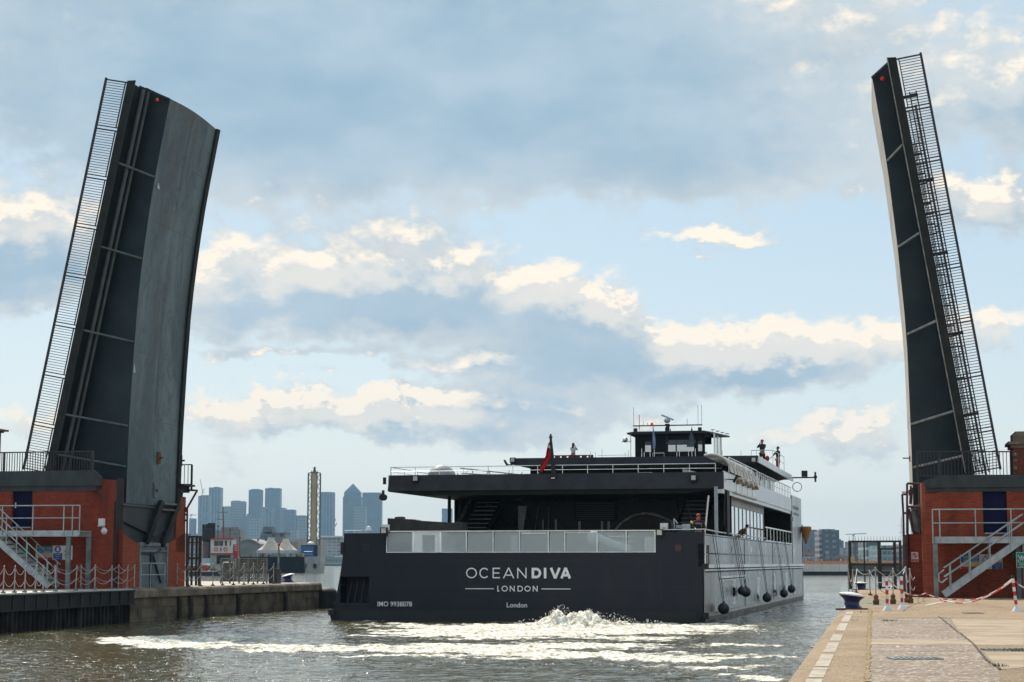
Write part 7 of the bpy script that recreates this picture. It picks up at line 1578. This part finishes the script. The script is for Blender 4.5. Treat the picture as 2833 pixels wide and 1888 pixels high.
# ================================================================ FLAGS AND PEOPLE
def flagcloth(F, pts, b, mat, root, name='cloth', fold=.1):
    n = 8; m = MB(F); vs = []; k = len(pts)
    for i in range(n+1):
        for (a0, a1, z) in pts: t = i/n; vs.append(F.W(a0+(a1-a0)*t, b+fold*math.sin(t*7+z*2), z))
    m.add(vs, [(i*k+j, i*k+j+1, (i+1)*k+j+1, (i+1)*k+j) for i in range(n) for j in range(k-1)]); m.add([v+Vector((0, .012, 0)) for v in vs], [(i*k+j, (i+1)*k+j, (i+1)*k+j+1, i*k+j+1) for i in range(n) for j in range(k-1)])
    return m.build(name, mat, root, smooth=True)
ub = UB-.15; q = lambda px, py: S.on_b(px, py, ub)
FL = thing('ensign_staff', 'thick black flagstaff with a hanging red ensign at the upper stern rail', 'flag', S.W(q(1533, 1326)[0], ub, q(1533, 1326)[1]))
m = MB(S); p, t = q(1533, 1325), q(1523.5, 1212); m.tube((p[0], ub, p[1]), (t[0], ub, t[1]), .12, 10, .06); m.lathe((t[0], ub, t[1]), [(.09, 0), (.1, .05), (.05, .1), (.06, .16), (.02, .2)], 10); m.build('staff', black, FL)
m = MB(S); m.bx(p[0]-.12, p[0]+.06, ub-.13, ub-.05, p[1]+.0, p[1]+.05); m.build('clamp', crm, FL)
prof = [(1522, 1520, 1224), (1522, 1515.5, 1238), (1524, 1513, 1250), (1526, 1511, 1262), (1518, 1503, 1274), (1512, 1496, 1286), (1506, 1493, 1297), (1500, 1494, 1307)]
ens = flagcloth(S, [(q(x0, y)[0], q(x1, y)[0], q(x0, y)[1]) for x0, x1, y in prof], ub, pm('ensign_red', (.42, .01, .02), (.6, .02, .035), 4, .7), FL, fold=.13)
m = MB(S)
for y0, y1, mt in ((1226, 1232, 0),): a0, z1 = q(1514.5, 1231); a1, z0 = q(1522, 1241); m.add([S.W(a0, ub-.1, z0), S.W(a1, ub-.1, z0+.03), S.W(a1, ub-.1, z1), S.W(a0+.04, ub-.1, z1-.03)], [(0, 1, 2, 3)])
m.build('canton', pm('canton_navy', (.02, .02, .08), (.04, .04, .12), 3, .7), ens)
m = MB(S); m.bar((q(1515, 1240)[0], ub-.11, q(1515, 1240)[1]), (q(1522, 1232)[0], ub-.11, q(1522, 1232)[1]), .02, .03); m.bar((q(1515, 1233)[0], ub-.112, q(1515, 1233)[1]), (q(1522, 1240)[0], ub-.112, q(1522, 1240)[1]), .02, .03); m.build('canton_cross', whitep, ens)
wq = lambda px, py: S.on_b(px, py, WB-.6)
for (lbl, prof, mt, extra) in (('blue and white flag hanging limp left of the mast', [(1806, 1807.5, 1180), (1806, 1810, 1195), (1805.5, 1813, 1210), (1805, 1814, 1225), (1806, 1812, 1243)], pm('flag_blue', (.05, .18, .42), (.35, .45, .6), 1.3, .7), None),
                               ('dark grey flag hanging in a triangle right of the mast', [(1913.5, 1914.5, 1182), (1910, 1918, 1198), (1906, 1920, 1213), (1901, 1921, 1228), (1899, 1920, 1237)], pm('flag_grey', (.03, .04, .05), (.09, .11, .12), 2, .7), 1)):
    root = thing('signal_flag', lbl, 'flag', S.W(wq(prof[0][0], prof[0][2])[0], WB-.6, wq(prof[0][0], prof[-1][2])[1])); flagcloth(S, [(wq(x0, y)[0], wq(x1, y)[0], wq(x0, y)[1]) for x0, x1, y in prof], WB-.6, mt, root, fold=.05)
    m = MB(S); a, z = wq(prof[0][0], prof[0][2]); m.tube((a, WB-.6, z), (a, WB-.2, z+.15), .01, 4); m.build('halyard', rope, root)
skin = pm('skin', (.36, .17, .11), (.42, .21, .14), 6, .5)
def skinned(name, nodes, edges, mat, parent, off, sub=2):
    me = bpy.data.meshes.new(name); me.from_pydata([tuple(n[0]) for n in nodes], [e for e in edges], []); o = bpy.data.objects.new(name, me); COL.objects.link(o)
    sk = o.modifiers.new('skin', 'SKIN'); 
    if not me.skin_vertices: 
        bpy.context.view_layer.objects.active = o
    for i, v in enumerate(me.skin_vertices[0].data): v.radius = (nodes[i][1],)*2; v.use_root = (i == 0)
    sb_ = o.modifiers.new('sub', 'SUBSURF'); sb_.levels = 1; sb_.render_levels = 1
    me.materials.append(mat); me2 = bpy.data.meshes.new_from_object(o.evaluated_get(bpy.context.evaluated_depsgraph_get())); bpy.data.objects.remove(o)
    me2.name = name; me2.polygons.foreach_set('use_smooth', [True]*len(me2.polygons))
    p = bpy.data.objects.new(name, me2); COL.objects.link(p)
    if not me2.materials: me2.materials.append(mat)
    if parent is not None: p.parent = parent
    else: p.location = off
    return p
def person(loc, yaw, label, top, legs, hair=None, pose='stand', h=1.72, lean=0., cap=None, arms='rail', sc=1.):
    """one continuous body; jacket, trousers and hair are its children. Local axes: x right, y facing, z up."""
    k = h/1.72; V = lambda x, y, z: Vector((x*k, (y+lean*max(0, z-.9))*k, (z-(abs(lean)*.25*max(0, z-.9)))*k))
    hip, chest, neck, head = V(0, 0, .92), V(0, 0, 1.25), V(0, .0, 1.46), V(0, .02, 1.62)
    J = [(hip, .13*k), (V(0, 0, 1.08), .12*k), (chest, .145*k), (neck, .055*k), (V(0, .01, 1.55), .085*k), (V(0, .01, 1.66), .088*k)]
    E_ = [(0, 1), (1, 2), (2, 3), (3, 4), (4, 5)]; idx = {}
    for s_ in (-1, 1):
        sh, sp = V(s_*.19, 0, 1.40), None
        if arms == 'rail': el, wr = V(s_*.26, .08, 1.16), V(s_*.24, .30, 1.08)
        elif arms == 'up' : el, wr = V(s_*.25, .16, 1.24), V(s_*.07, .20, 1.50)
        elif arms == 'wide': el, wr = V(s_*.36, .10, 1.22), V(s_*.52, .2, 1.06)
        else: el, wr = V(s_*.25, -.02, 1.12), V(s_*.25, .08, .88)
        n = len(J); J += [(sh, .062*k), (el, .044*k), (wr, .028*k), (wr+(wr-el).normalized()*.09*k, .036*k)]; E_ += [(2, n), (n, n+1), (n+1, n+2), (n+2, n+3)]; idx['a%d' % s_] = (sh, el, wr)
        d = (wr-el).normalized(); palm = wr+d*.09*k; side = d.cross(Vector((0, 0, 1))).normalized()
        for f in range(5):
            off = side*(f-2)*.02*k; tip = palm+off*1.4+d*(.07 if f else .03)*k-Vector((0, 0, .025*k)); n2 = len(J); J.append((palm+off*.9+d*.02*k, .010*k)); J.append((tip, .008*k)); E_ += [(n+3, n2), (n2, n2+1)]
        kn = V(s_*.11, .03, .50); an = V(s_*.11, 0, .09); n = len(J); J += [(V(s_*.10, 0, .84), .095*k), (kn, .065*k), (an, .045*k), (an+Vector((0, .14*k, -.05*k)), .038*k)]; E_ += [(0, n), (n, n+1), (n+1, n+2), (n+2, n+3)]; idx['l%d' % s_] = (kn, an)
    body = skinned('person', J, E_, skin, None, loc)
    body.rotation_euler = (0, 0, yaw); body['_w'] = list(loc); tag(body, label, 'person')
    # jacket
    J2 = [(V(0, 0, .98), .155*k), (V(0, 0, 1.12), .15*k), (chest, .17*k), (V(0, 0, 1.42), .09*k)]; E2 = [(0, 1), (1, 2), (2, 3)]
    for s_ in (-1, 1):
        sh, el, wr = idx['a%d' % s_]; n = len(J2); J2 += [(sh, .08*k), (el, .062*k), (el.lerp(wr, .8), .045*k)]; E2 += [(2, n), (n, n+1), (n+1, n+2)]
    skinned('jacket', J2, E2, top, body, None)
    J3 = [(V(0, 0, .95), .145*k)]; E3 = []
    for s_ in (-1, 1):
        kn, an = idx['l%d' % s_]; n = len(J3); J3 += [(V(s_*.10, 0, .82), .11*k), (kn, .08*k), (an+Vector((0, 0, .04)), .065*k)]; E3 += [(0, n), (n, n+1), (n+1, n+2)]
    skinned('trousers', J3, E3, legs, body, None)
    # face: nose, eyes; hair or cap
    hc = V(0, .01, 1.63); m = MB(); 
    for s_ in (-1, 1): m.ball(tuple(hc+Vector((s_*.033*k, .085*k, .01*k))), .011*k, 8)
    e_ = m; mm = bpy.data.meshes.new('eyes'); mm.from_pydata(m.v, [], m.f); mm.materials.append(blk); o = bpy.data.objects.new('eyes', mm); COL.objects.link(o); o.parent = body
    m = MB(); m.tube(tuple(hc+Vector((0, .075*k, .0))), tuple(hc+Vector((0, .115*k, -.03*k))), .012*k, 6, .016*k); mm = bpy.data.meshes.new('nose'); mm.from_pydata(m.v, [], m.f); mm.materials.append(skin); o = bpy.data.objects.new('nose', mm); COL.objects.link(o); o.parent = body
    if hair is not None:
        m = MB(); n = 14; vs = []; c = hc+Vector((0, -.012*k, .02*k)); R1 = .108*k
        for j in range(7):
            th = math.pi*.62*j/6
            for i in range(n): a = 2*math.pi*i/n; drop = 1.; vs.append(c+Vector((R1*math.sin(th)*math.cos(a), R1*math.sin(th)*math.sin(a)*1.05, R1*math.cos(th) if math.sin(a) < .3 else max(R1*math.cos(th), .02*k))))
        m.add(vs, [(j*n+i, (j+1)*n+i, (j+1)*n+(i+1) % n, j*n+(i+1) % n) for j in range(6) for i in range(n)])
        if cap == 'long': m.tube(tuple(hc+Vector((0, -.05*k, .02))), tuple(hc+Vector((0, -.09*k, -.26*k))), .085*k, 10, .06*k)
        if cap == 'collar': m.tube(tuple(V(0, 0, 1.43)), tuple(V(0, -.005, 1.55)), .10*k, 12, .095*k)
        mm = bpy.data.meshes.new('hair'); mm.from_pydata([tuple(v) for v in m.v], [], m.f); mm.materials.append(hair); mm.polygons.foreach_set('use_smooth', [True]*len(mm.polygons)); o = bpy.data.objects.new('hair' if cap != 'hat' else 'cap', mm); COL.objects.link(o); o.parent = body
    return body
navyc = pm('cloth_navy', (.008, .010, .02), (.014, .017, .03), 6, .8); blackc = pm('cloth_black', (.010, .010, .012), (.018, .018, .02), 6, .8); redc = pm('cloth_red', (.34, .02, .02), (.45, .035, .03), 6, .7); whitec = pm('cloth_white', (.5, .5, .52), (.62, .62, .64), 6, .8); darkh = pm('hair_dark', (.015, .01, .01), (.03, .02, .018), 8, .7); redh = pm('hood_red', (.36, .03, .03), (.5, .05, .04), 6, .7); tanh = pm('hair_brown', (.09, .035, .02), (.14, .06, .035), 8, .7); tealc = pm('cloth_brown', (.07, .03, .02), (.11, .05, .035), 6, .8)
def put(px, py, b, z, **k): a, _ = S.on_b(px, py, b); return S.W(a, b, z)
PZ = RZ1-.05
person(put(1586, 1250, 36, PZ), -.5, 'person in a white top with long dark hair on the roof by the red seats', whitec, navyc, darkh, cap='long', arms='up', h=1.58)
person(S.W(-1.0, 38, PZ-.05), .3, 'person in a black coat with red hood, left of the pair at the roof rail', blackc, blackc, redh, arms='up', h=1.8)
p_ = person(S.W(-.05-.25, 41.5, PZ-.25), 1.0, 'person in dark vest and red trousers, right of the pair at the roof rail', navyc, redc, tanh, arms='wide', h=1.75)
m = MB(S); m.ball((-.72, 38.3, 9.35), .15, 10, 1.3); tag(m.build('backpack', redc), 'red bag hanging at the roof rail between the two people', 'bag')
a = S.on_b(1931, 1450, .75)[0]
mn = person(S.W(a, .95, ZM), 3.14+.2, 'person in a navy jacket with red collar at the stern rail beside the winch', navyc, navyc, redh, cap='collar', arms='rail', h=1.72)
for t_ in ('CREW',):
    ob = text('jacket_print', t_, S, a, ZM+1.28, .75, .07, signw, mn, .0, width=.26, depth=.001); ob.matrix_parent_inverse = Matrix.Rotation(-(3.14+.2), 4, 'Z')
b = S.on_a(2016, 1450, -.28)[0]; person(S.W(-.28, b, ZM+.05), 1.75, 'person in black with red hood looking down over the silver side', blackc, blackc, redh, arms='rail', h=1.66, lean=.25, cap='collar')
b = S.on_a(2044, 1462, -.2)[0]; person(S.W(-.30, b, ZM), -1.2, 'person in a brown top bent far over the side rail of the ship', tealc, blackc, darkh, arms='rail', h=1.7, lean=.85)
# ================================================================ HAZE
hz = MB(); hz.bx(-3500, 3500, -60, 8200, -2.2, 250); hm = bpy.data.materials.new('haze'); hm.use_nodes = True; t = hm.node_tree; t.nodes.clear(); out = t.nodes.new('ShaderNodeOutputMaterial'); pv = t.nodes.new('ShaderNodeVolumePrincipled')
pv.inputs['Color'].default_value = (.46, .74, 1., 1); pv.inputs['Density'].default_value = .78e-4; pv.inputs['Anisotropy'].default_value = 0.; t.links.new(pv.outputs[0], out.inputs['Volume'])
o = hz.build('haze', hm); o['kind'] = 'stuff'
